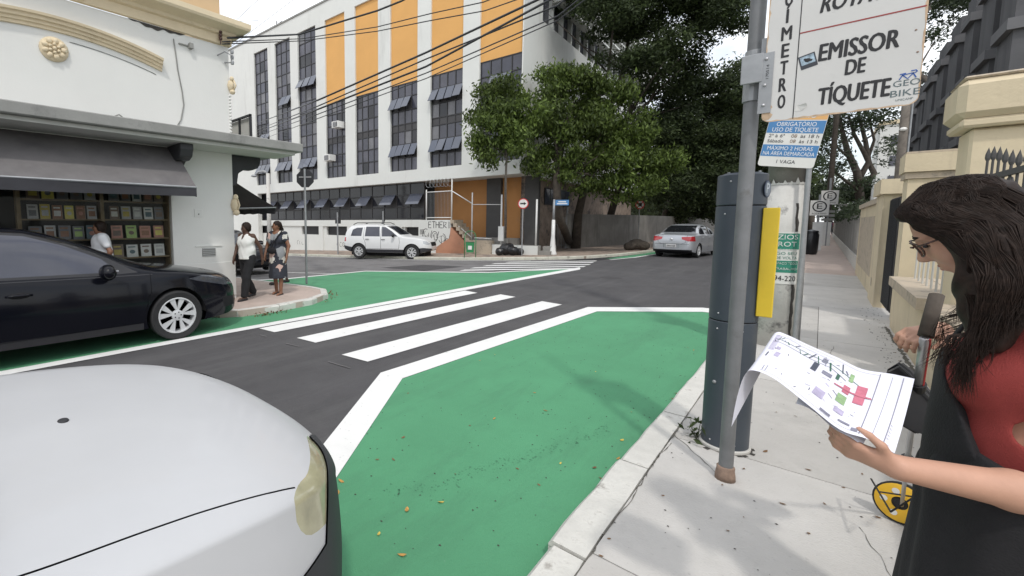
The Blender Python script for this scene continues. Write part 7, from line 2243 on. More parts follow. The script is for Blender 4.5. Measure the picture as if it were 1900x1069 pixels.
for sg in (-1, 1):
    y = 1.965+sg*.07
    q = MB(); pts = [(.30,y,1.20),(.302,y,1.27),(.335,y-sg*-.0,1.345),(.385,y,1.375),(.455,y,1.34),(.505,y*1.0-sg*.02,1.2),(.51,y-sg*.04,1.0)]
    P_ = [Vector(p)-WO for p in pts]; rows = []
    for dy in (-.016,.016): rows.append([p+Vector((0,dy,0)) for p in P_])
    rows2 = [[p+Vector((-.004 if i < 3 else .004, 0, .004)) for i, p in enumerate(r)] for r in rows]
    q.grid([rows[0],rows2[0],rows2[1],rows[1]], close=False); q.build('dungaree_strap', M['black_cloth'], wm, smooth=True)
C = Solid()
for sg in (-1,1):
    an = Wp((.39,1.965+sg*.085,.19)); C.cone(an-V3(-.04,0,.045), an+V3(-.12,0,-.05), .040, .034, .02); C.cone(an+V3(-.1,0,-.05), an+V3(-.17,0,-.052), .033, .024, .02)
solid_obj('shoes', C, .008, M['black_cloth'], wm, 1)
# ---- hair: a mass plus wavy strands
Hs = Solid()
Hs.ell(hpw(-.11,0,.15), (.46*HH,.40*HH,.43*HH), hAw, .02)
Hs.ell(hpw(.16,-.0,.42), (.20*HH,.28*HH,.10*HH), hAw, .03)          # fringe swept over the brow
nearS = 1                                                            # her left side faces the camera
for b in (1,-1):
    Hs.ell(hpw(-.05,b*.30,-.02), (.22*HH,.12*HH,.34*HH), hAw, .03)
    Hs.ell(hpw(.10,b*.315,.20), (.15*HH,.08*HH,.15*HH), hAw, .03)
NY = -1
a0 = HC+V3(.02,-.085,-.04); Hs.chain([a0, HC+V3(.035,-.105,-.13), HC+V3(.05,-.115,-.22), HC+V3(.04,-.12,-.28), HC+V3(.02,-.115,-.33)], [.056,.054,.044,.03,.010], .03)
Hs.chain([HC+V3(.06,-.075,-.02), HC+V3(.10,-.09,-.14), HC+V3(.115,-.10,-.16)], [.07,.068,.045], .03)
Hs.chain([HC+V3(.09,0,.0), HC+V3(.13,0,-.10), HC+V3(.15,.02,-.17)], [.09,.09,.055], .04)
Hs.chain([HC+V3(.06,.085,-.04), HC+V3(.09,.10,-.14), HC+V3(.11,.11,-.25)], [.05,.045,.02], .03)
Hs.cut_ell(hpw(.46,0,-.10), (.31*HH,.50*HH,.44*HH), hAw, .02)
Hs.cut_ell(hpw(.36,-.0,-.36), (.34*HH,.30*HH,.34*HH), hAw, .02)
hn = lambda Q: .0035*np.sin(Q[...,0]*150+np.sin(Q[...,2]*22)*2.2)*np.sin(Q[...,1]*60+Q[...,2]*14)+.006*np.sin(Q[...,2]*34+Q[...,0]*26)*np.sin(Q[...,1]*30+1)
ho = solid_obj('hair', Hs, .0055, M['hair'], wm, 1, hn)
from mathutils.bvhtree import BVHTree
hv_ = [v.co.copy() for v in ho.data.vertices]; tree_ = BVHTree.FromPolygons(hv_, [tuple(p.vertices) for p in ho.data.polygons])
rg = random.Random(31); q = MB(); H_ = Vector(HC)
def hv(a,b,c): return Vector(hpw(a,b,c))
def strand(P, r, n=22, wave=.006, free=.16, lift=.0015):
    """groomed lock: follows the hair mass, then hangs free in waves"""
    P = [Vector(p) for p in P]; out = []; ph, fr = rg.uniform(0,6.28), rg.uniform(22,36); lf = lift+rg.uniform(0,.0032)
    for i in range(n+1):
        t = i/n; p = catm(P, t*.9999)
        loc, nor, _, dist = tree_.find_nearest(p)
        g = max(0, t-.3)/.7
        if loc is not None and t < 1-free:
            p = loc + nor*lf
        p = p + Vector((math.sin(ph+p.z*fr), math.cos(ph*1.7+p.z*fr*.9)*.8, 0))*wave*g*(1+g)
        out.append(p)
    q.tube(out, [r*(.7+.3*min(1,6*i/n)) if i < n*.72 else r*(1-.85*(i/n-.72)/.28) for i in range(n+1)], 3, cap=False)
def catm(P, u):
    u *= (len(P)-1); k = min(int(u), len(P)-2); f = u-k
    p0, p1, p2, p3 = P[max(k-1,0)], P[k], P[k+1], P[min(k+2,len(P)-1)]
    return .5*((2*p1)+(p2-p0)*f+(2*p0-5*p1+4*p2-p3)*f*f+(3*p1-p0-3*p2+p3)*f**3)
for i in range(1700):
    side = 1 if rg.random() < .87 else -1                             # +1: her left, towards the camera
    u = rg.uniform(0,1.22); y_ = -side                                       # u: 0 back, 1 face side
    st_ = hv(-.55+.93*rg.random(), rg.uniform(-.03,.12)*side, .60)
    m1 = hv(-.60+.88*u, side*.40, .30); m2 = hv(-.58+.68*u, side*.46, .0)
    dn = .015+.185*max(0, u-.42)/.58                                    # front locks hang lower than the back
    w = min(u, .92)
    e1 = H_+Vector((.17-.17*w, y_*.15, -.11)); e2 = H_+Vector((.19-.20*w, y_*.17, -.125-dn*.55)); e3 = H_+Vector((.18-.195*w+rg.uniform(-.02,.02), y_*(.175+rg.uniform(-.02,.02)), -.145-dn-.045*rg.random()))
    strand([st_, m1, m2, e1, e2, e3], rg.uniform(.0006,.0013), 18, rg.uniform(.002,.0045))
for i in range(420):                                                  # fringe swept from the parting over the temple
    v = rg.random()
    strand([hv(.02-.25*v, rg.uniform(-.02,.12), .58), hv(.22-.2*v, .16, .56), hv(.32-.2*v, .30, .39-.05*v), hv(.22-.18*v, .40, .20-.06*v), hv(.03-.1*v, .46, -.08), H_+Vector((.03+.02*v,-.13,-.15))], rg.uniform(.0005,.0012), 14, .002, .03)
for i in range(90):                                                   # loose curls over the shoulder and stray wisps
    x0 = rg.uniform(-.02,.06)
    strand([H_+Vector((x0+.02,-.14,-.16)), H_+Vector((x0+rg.uniform(-.01,.01),-.165,-.24)), H_+Vector((x0-.02,-.175,-.30)), H_+Vector((x0-.03+rg.uniform(-.02,.02),-.17,-.345-rg.uniform(0,.03)))], rg.uniform(.0006,.0012), 18, .009, .5)
o = q.build('hair_strands', M['hair'], ho, smooth=True, fixn=False)
# ---- glasses, eye, brow, lips
tort = mat('tortoiseshell frame',(0.06,0.025,0.016),.25,.6,90,spec=.6)
q = MB()
for b in (-1,1):
    ctr = hpw(.405,b*.155,.0)
    ring = [ctr + (np.array(hAw)[:,1]*math.cos(a)*.118*HH*b + np.array(hAw)[:,2]*math.sin(a)*.098*HH*(1.0 if math.sin(a) < 0 else .92) + np.array(hAw)[:,0]*(-.05*abs(math.cos(a))*HH*(1 if math.cos(a) > 0 else .2))) for a in [2*math.pi*i/22 for i in range(23)]]
    q.tube(ring, .0024, 6)
    q.tube([hpw(.375,b*.275,.035), hpw(.30,b*.335,.035), hpw(.05,b*.355,.03), hpw(-.04,b*.35,-.03)], .0026, 6)
q.tube([hpw(.415,-.045,.02), hpw(.43,0,.03), hpw(.415,.045,.02)], .0026, 6)
gf = q.build('glasses', tort, wm, smooth=True)
q = MB()
for b in (-1,1):
    ctr = hpw(.40,b*.155,.0); q.add([ctr + np.array(hAw)[:,1]*math.cos(a)*.108*HH*b + np.array(hAw)[:,2]*math.sin(a)*.088*HH for a in [2*math.pi*i/18 for i in range(18)]], [tuple(range(18))])
q.build('lens', sky_glass('spectacle lens', (.97,.97,.98), .95), gf)
q = MB()
for b in (-1,1): q.ball(hpw(.318,b*.135,-.005), (.007,.013,.005), 10, mat=hAw)
q.build('eye', M['ink'], wm, smooth=True)
q = MB()
for b in (-1,1): q.tube([hpw(.345,b*.06,.10), hpw(.345,b*.13,.125), hpw(.295,b*.215,.105)], [.003,.0042,.0018], 6)
for b in (-1,1): q.tube([hpw(.315,b*.08,-.012), hpw(.33,b*.135,-.004), hpw(.29,b*.205,-.01)], .0018, 5)
q.build('brow', M['hair'], wm, smooth=True)
lipm = mat('lip',(0.40,0.15,0.13),.45,.05,40)
q = MB(); q.ball(hpw(.348,0,-.272), (.006,.022,.0045), 10, mat=hAw); q.ball(hpw(.345,0,-.315), (.007,.019,.006), 10, mat=hAw); q.build('lips', lipm, wm, smooth=True)
q = MB(); q.ball(hpw(-.03,.365,-.13), (.004,.004,.004), 8); q.build('earring', M['alu'], wm, smooth=True)

# ---- paper plans held in the near hand
def catm2(P, u):
    P = [Vector(p) for p in P]; u *= (len(P)-1); k = min(int(u), len(P)-2); f = u-k
    p0, p1, p2, p3 = P[max(k-1,0)], P[k], P[k+1], P[min(k+2,len(P)-1)]
    return .5*((2*p1)+(p2-p0)*f+(2*p0-5*p1+4*p2-p3)*f*f+(3*p1-p0-3*p2+p3)*f**3)
nearE = [at(1660,841,1.075), at(1610,815,1.085), at(1558,797,1.10), at(1500,752,1.12), at(1440,705,1.15), at(1402,688,1.17), at(1383,694,1.185), at(1368,735,1.185), at(1357,792,1.18)]
farE = [at(1697,703,1.16), at(1655,694,1.20), at(1600,685,1.24), at(1555,664,1.28), at(1500,640,1.31), at(1462,622,1.33), at(1440,617,1.345), at(1425,640,1.34), at(1412,690,1.32)]
def paper(u, v, dz=0.0):
    p = catm2(nearE, u).lerp(catm2(farE, u), v)
    p.z -= .012*math.sin(v*math.pi)*(1-u)
    return p + Vector((0,0,dz))
pap = thing('map_sheet', 'printed street plan on large white paper held by the woman, its far end drooping', 'paper plan', at(1550,760,1.12))
PO = pap.location.copy()
q = MB(); q.grid([[paper(u/40, v/10)-PO for u in range(41)] for v in range(11)]); q.build('sheet', M['paper'], pap, smooth=True)
def on_paper(pts, w, m, name, lift=.0015):
    """a printed line that follows the sheet; pts in (u, v)"""
    P = []
    for i in range(len(pts)-1):
        a, b = pts[i], pts[i+1]; n = max(1, int(math.hypot((b[0]-a[0])*1.0, (b[1]-a[1])*.4)/.03))
        for k in range(n): P.append((a[0]+(b[0]-a[0])*k/n, a[1]+(b[1]-a[1])*k/n))
    P.append(pts[-1]); L, Rr = [], []
    for i, (u, v) in enumerate(P):
        p = paper(u, v, lift)-PO; nx_ = P[min(i+1,len(P)-1)]; pv = P[max(i-1,0)]
        d = paper(*nx_)-paper(*pv); up = Vector((0,-.2,1)); s = d.cross(up).normalized()*w/2
        L.append(p+s); Rr.append(p-s)
    b = MB(); b.grid([L, Rr]); return b.build(name, m, pap, smooth=True, fixn=False)
def patch(u0, v0, u1, v1, m, name='printed_block', lift=.0016):
    n = max(1, int(abs(u1-u0)/.03))
    b = MB(); b.grid([[paper(u0+(u1-u0)*k/n, v, lift)-PO for k in range(n+1)] for v in (v0, (v0+v1)/2, v1)]); return b.build(name, m, pap, fixn=False)
pk_ = mat('print grey',(0.22,0.22,0.28),.8,.2,60); pr_ = mat('print red',(0.52,0.16,0.22),.8,.15,60); pg_ = mat('print green',(0.28,0.42,0.22),.8,.2,60); pd_ = mat('print dark',(0.07,0.08,0.11),.8,.1,60); pgr = mat('print dark green',(0.06,0.14,0.10),.8,.2,60); pli = mat('print mauve',(0.42,0.38,0.52),.8,.2,60)
for u in (.065, .17): on_paper([(u,.03),(u,.97)], .0016, pk_, 'printed_frame')
on_paper([(.04,.05),(.62,.05)], .001, pk_, 'printed_frame'); on_paper([(.17,.95),(.62,.95)], .001, pk_, 'printed_frame'); on_paper([(.115,.05),(.115,.95)], .0008, pk_, 'printed_frame')
rg = random.Random(12)
on_paper([(.24,.74),(.30,.80),(.38,.84),(.46,.82),(.55,.83),(.64,.84),(.70,.83)], .0022, pgr, 'printed_road'); on_paper([(.30,.72),(.38,.78),(.46,.75),(.56,.77),(.64,.78),(.70,.76)], .0018, pd_, 'printed_road'); on_paper([(.38,.90),(.5,.90),(.6,.92),(.70,.92)], .0014, pk_, 'printed_road')
for k in range(16): on_paper([(.3+k*.025,.72+rg.uniform(0,.2)),(.315+k*.025,.73+rg.uniform(0,.2))], rg.uniform(.001,.004), rg.choice([pk_,pgr,pd_]), 'printed_mark')
on_paper([(.175,.60),(.22,.60),(.30,.60),(.34,.585)], .009, pr_, 'printed_crossing'); patch(.20,.47,.245,.74, pr_); patch(.27,.54,.30,.66, pr_)
patch(.27,.36,.31,.50, pg_); on_paper([(.275,.43),(.305,.43)], .003, pgr, 'printed_mark')
for u0,v0,u1,v1,m in ((.27,.74,.29,.86,pg_),(.36,.62,.40,.68,pk_),(.42,.58,.44,.74,pd_),(.35,.22,.39,.36,pli),(.26,.20,.30,.28,pli),(.22,.10,.27,.13,pk_),(.30,.06,.34,.1,pk_),(.60,.62,.63,.68,pli),(.58,.46,.61,.56,pli),(.18,.05,.21,.10,pk_),(.655,.40,.668,.50,pd_),(.40,.80,.42,.88,pk_),(.33,.66,.345,.75,pgr)):
    patch(u0,v0,u1,v1,m)
for k in range(26):
    u, v = rg.uniform(.2,.68), rg.uniform(.08,.66); on_paper([(u,v),(u+rg.uniform(-.02,.03),v+rg.uniform(-.04,.05))], rg.uniform(.0008,.0024), rg.choice([pk_,pli,pd_]), 'printed_mark')
for k in range(7): on_paper([(.64+k*.008,.56),(.66+k*.008,.92)], .0008, pli, 'printed_line')
for k in range(5): on_paper([(.05,.12+k*.05),(.06,.14+k*.05)], .001, pk_, 'printed_line')
on_paper([(.575,.06),(.585,.2)], .0014, pk_, 'printed_line'); on_paper([(.595,.06),(.605,.18)], .0014, pk_, 'printed_line')
p2 = thing('paper_sheet', 'second white sheet showing below the edge of the printed plan', 'paper sheet', PO)
q = MB(); q.grid([[catm2([at(1600,818,1.10), at(1560,792,1.115), at(1520,762,1.13), at(1478,738,1.145)], u/10).lerp(catm2([at(1660,720,1.2), at(1590,706,1.24), at(1550,690,1.26), at(1500,678,1.27)], u/10), v/4)+Vector((0,0,-.014+.004*math.sin(u)))-PO for u in range(11)] for v in range(5)]); q.build('sheet', M['paper'], p2, smooth=True)

# ---- measuring wheel with its handle, and the black case hung on it
hg = at(1716,628,1.47); wb0 = G(1668,968,.12)
mwh = thing('measuring_wheel', 'yellow measuring wheel on a silver folding handle beside the woman', 'measuring wheel', wb0)
hg_ = hg-wb0; top_ = at(1738,548,1.50)-wb0; rw_ = .098; wc_ = Vector((0,0,rw_))
q = MB(); q.tube([hg_+(top_-hg_)*.05, top_], .019, 10); q.build('grip', M['bark'], mwh, smooth=True)
c1, c2 = hg_.lerp(wc_, .22), hg_.lerp(wc_, .66)
q = MB(); q.cyl(hg_, c1, .0125, n=10); q.build('upper_tube', M['alu'], mwh, smooth=True)
q = MB(); q.tube([hg_+Vector((.011,-.008,0)), c1+Vector((.011,-.008,0))], .003, 4); q.build('red_stripe', M['sign_red'], mwh)
for c in (c1, c2): 
    q = MB(); d_ = (wc_-hg_).normalized()*.022; q.cyl(c-d_, c+d_, .021, n=12); q.build('clamp_collar', M['graphite'], mwh)
q = MB(); q.cyl(c1, c2, .009, n=8); q.build('middle_tube', M['alu'], mwh, smooth=True)
q = MB(); q.cyl(c2, wc_+Vector((0,-.03,0)), .007, n=8); q.build('lower_tube', M['alu'], mwh, smooth=True)
wdir = (Vector((0,0,0))-Vector((wb0.x,wb0.y,0))).normalized(); 
rm = Vector((0,1,0)).rotation_difference(Vector((-.35,-.92,.18)).normalized()).to_matrix()
q = MB(); q.lathe([(rw_*.90,-.014),(rw_,-.011),(rw_,.011),(rw_*.90,.014)], wc_, 'y', 30, mat=rm); q.build('tyre', M['rubber'], mwh, smooth=40)
q = MB(); q.lathe([(rw_*.93,.013),(rw_*.85,.016),(rw_*.3,.018),(rw_*.3,-.010),(rw_*.8,-.008),(rw_*.88,-.008)], wc_, 'y', 30, mat=rm, cap=False); wd_ = q.build('disc', mat('yellow wheel',(0.80,0.47,0.03),.45,.05,20), mwh, smooth=40)
for k in range(5):
    a = 2*math.pi*k/5+.3; q = MB(); q.lathe([(.014,.0185),(.0001,.019)], wc_+rm@Vector((math.cos(a)*rw_*.56,0,math.sin(a)*rw_*.56)), 'y', 12, mat=rm); q.build('hole', M['white_sign'], wd_)
q = MB(); q.lathe([(.018,.019),(.016,.026),(.0001,.027)], wc_, 'y', 14, mat=rm); q.build('hub', M['graphite'], wd_)
q = MB(); q.tube([c2, c2+Vector((.06,-.05,-.08)), c2+Vector((-.04,-.08,-.22)), wc_+Vector((-.11,-.05,.10)), wc_+Vector((-.08,-.06,.05)), wc_+Vector((.03,-.05,.07)), c2+Vector((.12,-.06,-.02)), c2+Vector((.2,-.05,.06))], .004, 5); q.build('cord', M['graphite'], mwh, smooth=True)
cs = thing('black_case', 'flat black case hanging behind the paper plan against the woman', 'case', at(1690,745,1.62))
CO_ = cs.location.copy(); pts = [(1640,690),(1668,673),(1690,690),(1738,745),(1742,800),(1702,809),(1672,792),(1658,740)]
q = MB(); q.prism([at(a,b,1.62)-CO_ for a,b in pts], (.01,.045,0)); q.build('case_shell', M['graphite'], cs, bevel=.008, bseg=2)
q = MB(); q.tube([at(a,b,1.612)-CO_ for a,b in ((1648,690),(1668,680),(1687,697),(1732,748))], .003, 5); q.build('zip', M['grey_dark'], cs)

# ================================================================== trees
rng = np.random.default_rng(5); rgt = random.Random(9)
def blob_at(px, py, d, rpx, rpy, rd, base):
    """foliage clump seen at a photo point; radii given in photo pixels and metres of depth"""
    p = at(px, py, d)-base; return (p.x, p.y, p.z, .5*(rpx*d/F_PX*1.05+rd), .5*(rpx*d/F_PX*1.05+rd), rpy*d/F_PX)
# thin tree on the far pavement, left part of the green crown
b1 = G(936,470,.12); D1 = 20.3
bl = [blob_at(*q, b1) for q in ((905,205,D1,38,40,1.2),(940,175,D1,40,30,1.2),(930,235,D1,48,45,1.4),(895,260,D1,26,30,.9),(905,290,D1,26,20,.8),(960,265,D1,40,32,1.2),(975,215,D1,36,40,1.2))]
tr = [(Vector((0,0,-.1)),.09),(Vector((.03,0,1.5)),.07),(at(938,340,D1)-b1,.055),(at(941,270,D1)-b1,.045),(at(945,200,D1)-b1,.02)]
make_tree('street_tree', 'slender young street tree with thin straight stem, left half of the bright green crowns', b1, tr, grow_limbs(rgt, at(941,290,D1)-b1, [Vector(q[:3]) for q in bl], .035), bl, 4300, .165, M['leaf_mid'], M['bark_grey'], 1, shell=.35, droop=.9, flat=.7, clump=9)
b2 = G(1040,458,.12)+Vector((.6,.6,0)); D2 = 21.5
bl = [blob_at(*q, b2) for q in ((1010,165,D2,50,38,1.5),(1070,155,D2,55,40,1.6),(1125,185,D2,50,48,1.5),(1035,220,D2,60,48,1.8),(1100,240,D2,60,50,1.8),(1165,240,D2,50,48,1.6),(1030,285,D2,45,32,1.3),(1090,295,D2,42,30,1.3),(1150,300,D2,52,36,1.5),(1205,285,D2,48,42,1.5),(1185,335,D2,44,26,1.3),(1000,310,D2,26,22,.9),(1140,335,D2,30,22,1.0),(1060,322,D2,34,20,1.0),(1105,345,D2,40,20,1.0),(1165,362,D2,36,16,.9))]
tr = [(Vector((0,0,-.2)),.24),(at(1036,400,D2)-b2,.2),(at(1032,330,D2)-b2,.17),(at(1045,260,D2)-b2,.12),(at(1060,190,D2)-b2,.05)]
make_tree('street_tree', 'leafy street tree with broad bright green crown in front of the white side wall', b2, tr, grow_limbs(rgt, at(1034,320,D2)-b2, [Vector(q[:3]) for q in bl], .08), bl, 11500, .175, M['leaf_mid'], M['bark'], 2, shell=.35, droop=.9, flat=.7, clump=9)
# big dark trees along the left side of the street ahead
def big(px, pyb, dep, blobs, label, n, seed, leaf='leaf_dark', size=.20, base=None):
    b = Vector(base)
    bl = [blob_at(*q, b) for q in blobs]
    z_ = min(q[2] for q in bl)
    cx = Vector((np.mean([q[0] for q in bl]), np.mean([q[1] for q in bl]), 0))
    tr = [(Vector((0,0,-.2)),.30),(Vector((.1,0,2.0)),.24),(Vector((cx.x*.12,cx.y*.12,4.0)),.2),(Vector((cx.x*.4,cx.y*.4,7.0)),.16)]
    return make_tree('shade_tree', label, b, tr, grow_limbs(rgt, tr[2][0], [Vector(q[:3]) for q in bl[::2]], .16), bl, n, size, M[leaf], M['bark'], seed, group=None, shell=.4, clump=8)
D = 22
big(0,0,D,((1140,30,D,70,50,3),(1220,20,D,80,55,3),(1300,40,D,70,55,3),(1180,100,D,60,45,2.5),(1260,110,D,75,45,3),(1130,-60,D,90,70,3.5),(1240,-90,D,110,80,4),(1320,-50,D,70,80,3.5),(1330,20,D,45,45,2)), 'tall dark shade tree whose crown rises behind the white side wall', 24000, 3, base=(-11.0,27.5,.1), size=.15)
D = 25
big(0,0,D,((1230,190,D,65,48,3),(1300,185,D,60,55,3),(1365,185,D,45,55,3),(1260,260,D,70,55,3),(1330,270,D,70,60,3),(1380,240,D,40,80,2.5),(1240,330,D,60,36,2.5),(1300,335,D,70,45,2.5),(1210,250,D,50,60,2.5),(1310,235,30,60,45,3),(1350,215,31,45,55,3)), 'dense dark shade tree drooping over the grey wall behind the no stopping sign', 26000, 4, base=(-10.9,33,.1), size=.15)  # last two clumps added farther back to cast shade on the grey wall
D = 40
big(0,0,D,((1290,330,D,70,50,4),(1370,310,D,70,70,4),(1340,395,D,70,40,3),(1400,380,D,60,60,3),(1420,260,D,50,70,4),(1260,380,D,55,40,3)), 'dark shade tree closing the street behind the silver car', 16000, 5, base=(-10.5,46,.1), size=.24)
D = 60
big(0,0,D,((1330,300,D,80,110,6),(1400,330,D,70,90,6),(1440,300,D,50,90,6),(1250,330,D,70,80,6),(1380,180,D,60,90,6)), 'farthest dark shade tree over the street ahead', 9000, 6, base=(-10.2,70,.1), size=.5)
# upper canopy over the pole and sign, grey green
D = 34
big(0,0,D,((1700,-10,D,60,45,3),(1760,20,D,50,32,3),(1640,-30,D,70,50,4),(1800,-20,D,40,40,3),(1735,75,D,22,18,1.5),(1715,130,D,16,30,1.2),(1705,190,D,16,22,1.2)), 'tree with sparse grey green sprays above the stepped grey building', 3200, 7, 'leaf_far', .24, base=(4.8,37,0))
# branching dark tree down the pavement
D = 42; b = Vector((1.9, 46, 0))
bl = [blob_at(*q, b) for q in ((1600,228,D,60,22,3),(1650,270,D,22,30,2),(1560,240,D,30,30,2.5),(1640,225,D,40,18,3),(1545,300,D,22,40,2),(1650,300,D,16,14,1.5),(1560,355,D,30,18,2),(1600,340,D,26,14,2),(1530,210,D,40,30,3),(1580,170,D,80,40,4),(1660,170,D,60,40,4),(1545,380,D,14,20,1.5))]
bp = lambda px, py: at(px, py, D)-b
limbs = [[(bp(1597,380),.34),(bp(1590,320),.30),(bp(1572,280),.24),(bp(1562,240),.16),(bp(1556,205),.08)],
         [(bp(1592,335),.26),(bp(1612,300),.22),(bp(1606,262),.18),(bp(1596,225),.12),(bp(1588,190),.07)],
         [(bp(1605,345),.26),(bp(1622,322),.24),(bp(1604,285),.18),(bp(1585,250),.14),(bp(1575,215),.09)],
         [(bp(1612,290),.14),(bp(1622,260),.11),(bp(1614,228),.08),(bp(1620,205),.05)],
         [(bp(1590,350),.16),(bp(1568,335),.13),(bp(1548,318),.10),(bp(1540,285),.07)],
         [(bp(1572,290),.12),(bp(1552,272),.09),(bp(1542,250),.06)],
         [(bp(1600,262),.10),(bp(1620,250),.07),(bp(1634,236),.05)]]
make_tree('branching_tree', 'dark tree with many bare forking limbs over the pavement and parking signs', b, [(Vector((0,0,-.2)),.5),(bp(1600,395),.42),(bp(1597,372),.36)], limbs, bl, 2600, .26, M['leaf_far'], M['bark'], 8, shell=.3, clump=6)
D = 70
bl0 = Vector((-1.0, 78, 0))
bl = [blob_at(*q, bl0) for q in ((1530,370,D,26,26,3),(1512,330,D,22,60,4),(1550,395,D,20,16,3),(1490,360,D,24,50,4),(1500,230,D,40,60,5),(1540,260,D,20,30,3))]
make_tree('pavement_tree', 'distant leafy tree behind the circled E parking signs', bl0, [(Vector((0,0,-.2)),.4),(Vector((0,0,4)),.3)], [], bl, 3500, .4, M['leaf_far'], M['bark'], 9)
D = 75; bl0 = Vector((6.5, 82, 0))
bl = [blob_at(*q, bl0) for q in ((1600,352,D,40,22,4),(1640,345,D,40,20,4),(1575,362,D,20,14,3))]
make_tree('garden_tree', 'low rounded tree behind the white gabled building', bl0, [(Vector((0,0,-.2)),.3),(Vector((0,0,4)),.2)], [], bl, 3000, .4, M['leaf_far'], M['bark'], 10)
# hedge-like climber along the far fence
V, F = leaf_cloud([(.86,20+k*2.6,2.0+.1*math.sin(k*2.1),.2,1.5,.22) for k in range(14)], 900, .11, np.random.default_rng(12), spray=3)
hc_ = np_mesh('climber', V, F, M['leaf_far'], None, False); tag(hc_, 'thin leafy climber along the top of the far iron fence', 'climbing plant')
# far tree belt closing the views along the streets
rb = np.random.default_rng(20); belt = []
for k in range(26): belt.append((rb.uniform(-26,-9.5), 50+k*2.6, rb.uniform(3,7), rb.uniform(3,5), rb.uniform(3,5), rb.uniform(3,5)))
for k in range(16): belt.append((-30+k*5, 150+rb.uniform(-6,6), rb.uniform(4,8), 5, 4, rb.uniform(4,7)))
V, F = leaf_cloud(belt, 16000, .55, rb, spray=2)
tag(np_mesh('far_woods', V, F, M['leaf_dark'], None, False), 'mass of dark trees far along the street', 'woods', kind='stuff')

# ================================================================== small litter
def leaf_mesh(m):
    q = MB(); q.grid([[(-.5,0,.06),(-.2,.22,.0),(.2,.2,.02),(.5,.0,.10)],[(-.5,0,.06),(-.2,0,.05),(.2,0,.06),(.5,0,.10)],[(-.5,0,.06),(-.2,-.2,.02),(.2,-.22,.0),(.5,0,.10)]])
    o = q.build('fallen_leaf', m); me = o.data; bpy.data.objects.remove(o); return me
lms = [leaf_mesh(M['leaf_dry']), leaf_mesh(M['leaf_brown']), leaf_mesh(mat('yellow leaf',(0.55,0.42,0.08),.8,.2,40,island=.3))]
rl = random.Random(77)
def drop(px, py, off, s, k, label, group):
    p = G(px, py, off); o = bpy.data.objects.new('fallen_leaf', lms[k]); COL.objects.link(o)
    o.location = p+Vector((0,0,.002)); s *= .8; o.scale = (s, s, s); o.rotation_euler = (rl.uniform(-.25,.25), rl.uniform(-.25,.25), rl.uniform(0,6.28)); tag(o, label, 'leaf', group)
gl_ = ('dry leaf lying on the green painted strip beside the kerb', 'dry leaves on the green paint')
for px, py, s, k in ((748,812,.045,1),(730,853,.04,1),(700,853,.035,1),(755,946,.06,0),(818,932,.055,2),(703,991,.04,2),(746,1030,.06,0),(1154,817,.05,2),(1147,851,.045,0),(1103,868,.05,1),(1115,888,.04,1),(1134,874,.045,1),(918,658,.035,2),(890,669,.03,0),(992,729,.04,0),(1012,762,.05,0),(917,777,.045,0),(757,730,.03,1),(1105,690,.03,2),(633,893,.06,0),(627,915,.05,0),(872,790,.03,1),(1248,740,.04,1),(1254,730,.04,1),(1172,765,.03,0),(1287,650,.04,0),(1276,645,.03,1),(960,870,.03,1),(845,880,.025,1),(1000,900,.03,1),(1040,860,.03,2)):
    drop(px, py, .01, s, k, *gl_)
cl_ = ('small brown leaf lying on the concrete pavement near the posts', 'brown leaves on the pavement')
for px, py, s, k in ((1420,838,.06,1),(1380,870,.045,1),(1500,872,.05,1),(1452,935,.05,1),(1350,985,.03,1),(1600,880,.03,1),(1628,960,.05,1),(1640,905,.03,1),(1565,905,.03,1),(1440,765,.03,1),(1476,772,.035,1),(1478,748,.03,1),(1590,720,.03,1),(1530,935,.03,1),(1655,640,.04,1),(1662,655,.04,1),(1668,670,.05,1),(1637,618,.05,1),(1633,600,.05,1),(1648,610,.04,1),(1500,990,.04,1),(1380,960,.02,1),(1130,1000,.03,1),(1115,1032,.035,1),(1230,920,.03,1),(1340,900,.03,1)):
    drop(px, py, .122, s*.8, k, *cl_)
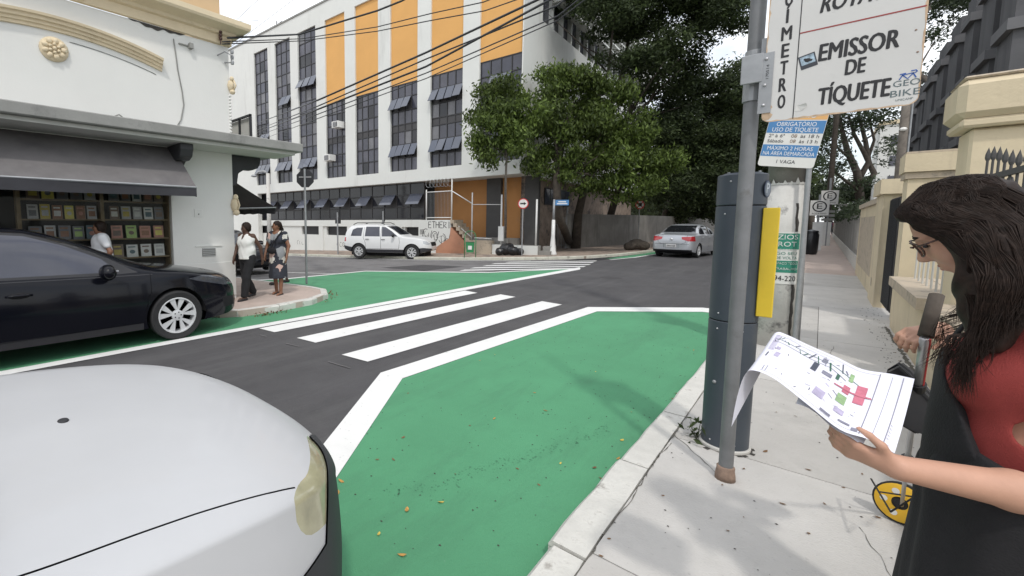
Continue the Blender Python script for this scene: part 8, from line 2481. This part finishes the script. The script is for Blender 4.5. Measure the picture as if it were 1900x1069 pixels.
# swept leaves and dirt along the left kerb, crumbs on the green and the pavement
V, F = leaf_cloud([(arc_[i][0]+.09, arc_[i][1]+.05, .02, .09, .09, .015) for i in range(2,8)]+[(-6.9,3.6+.2*k,.02,.09,.12,.015) for k in range(4)], 90, .045, np.random.default_rng(14), spray=2)
V[:,2] = np.clip(V[:,2]+np.minimum(0, .032*(V[:,0]+6)), .012-.1, .035)
tag(np_mesh('leaf_litter', V, F, M['leaf_brown'], None, False), 'brown leaves swept against the rounded left kerb', 'leaf litter', kind='stuff')
pts = []
for k in range(520):
    x = rl.uniform(-2.9,-.85); y = rl.uniform(.5,9)
    pts.append((x, y, .0105, rl.uniform(.002,.007)))
for k in range(260):
    x = rl.gauss(-.6,.5) if rl.random() < .3 else rl.uniform(-.8,.72); y = rl.uniform(1.2,12)
    if -.82 < x < .76: pts.append((x, y, .1235, rl.uniform(.0015,.006)))
for k in range(160): pts.append((rl.uniform(.55,.77), rl.uniform(4.5,11), .1235, rl.uniform(.003,.010)))
vs = []; fs = []
for x, y, z, r in pts:
    b = len(vs); a = rl.uniform(0,6); 
    vs += [(x+math.cos(a+i*1.571)*r*(1.3 if i%2 else .8), y+math.sin(a+i*1.571)*r, z) for i in range(4)]+[(x,y,z+r*.6)]
    fs += [(b,b+1,b+4),(b+1,b+2,b+4),(b+2,b+3,b+4),(b+3,b,b+4)]
q = MB(); q.v = vs; q.f = fs; q.m = [0]*len(fs)
tag(q.build('grit', M['grime'], None, fixn=False), 'scattered grit and crumbs on the green paint and pavement', 'grit', kind='stuff')
# tyre scuffs on the green
for pts_ in ([(-1.55,2.2),(-1.35,2.6),(-1.25,3.0)], [(-1.2,3.0),(-1.1,3.5)], [(-1.75,1.7),(-1.5,2.1)]):
    rs = random.Random(len(pts_)); p_ = resample(pts_, .03)
    b = MB()
    for p in p_:
        for _ in range(4):
            x, y, r = p.x+rs.gauss(0,.03), p.y+rs.gauss(0,.03), rs.uniform(.002,.009); a = rs.uniform(0,3)
            b.add([(x+math.cos(a+i*2.09)*r*rs.uniform(.6,1.6), y+math.sin(a+i*2.09)*r, .0095) for i in range(3)], [(0,1,2)])
    b.build('scuff', mat('scuffed green',(0.055,0.185,0.10),.85,.3,20), road, fixn=False)
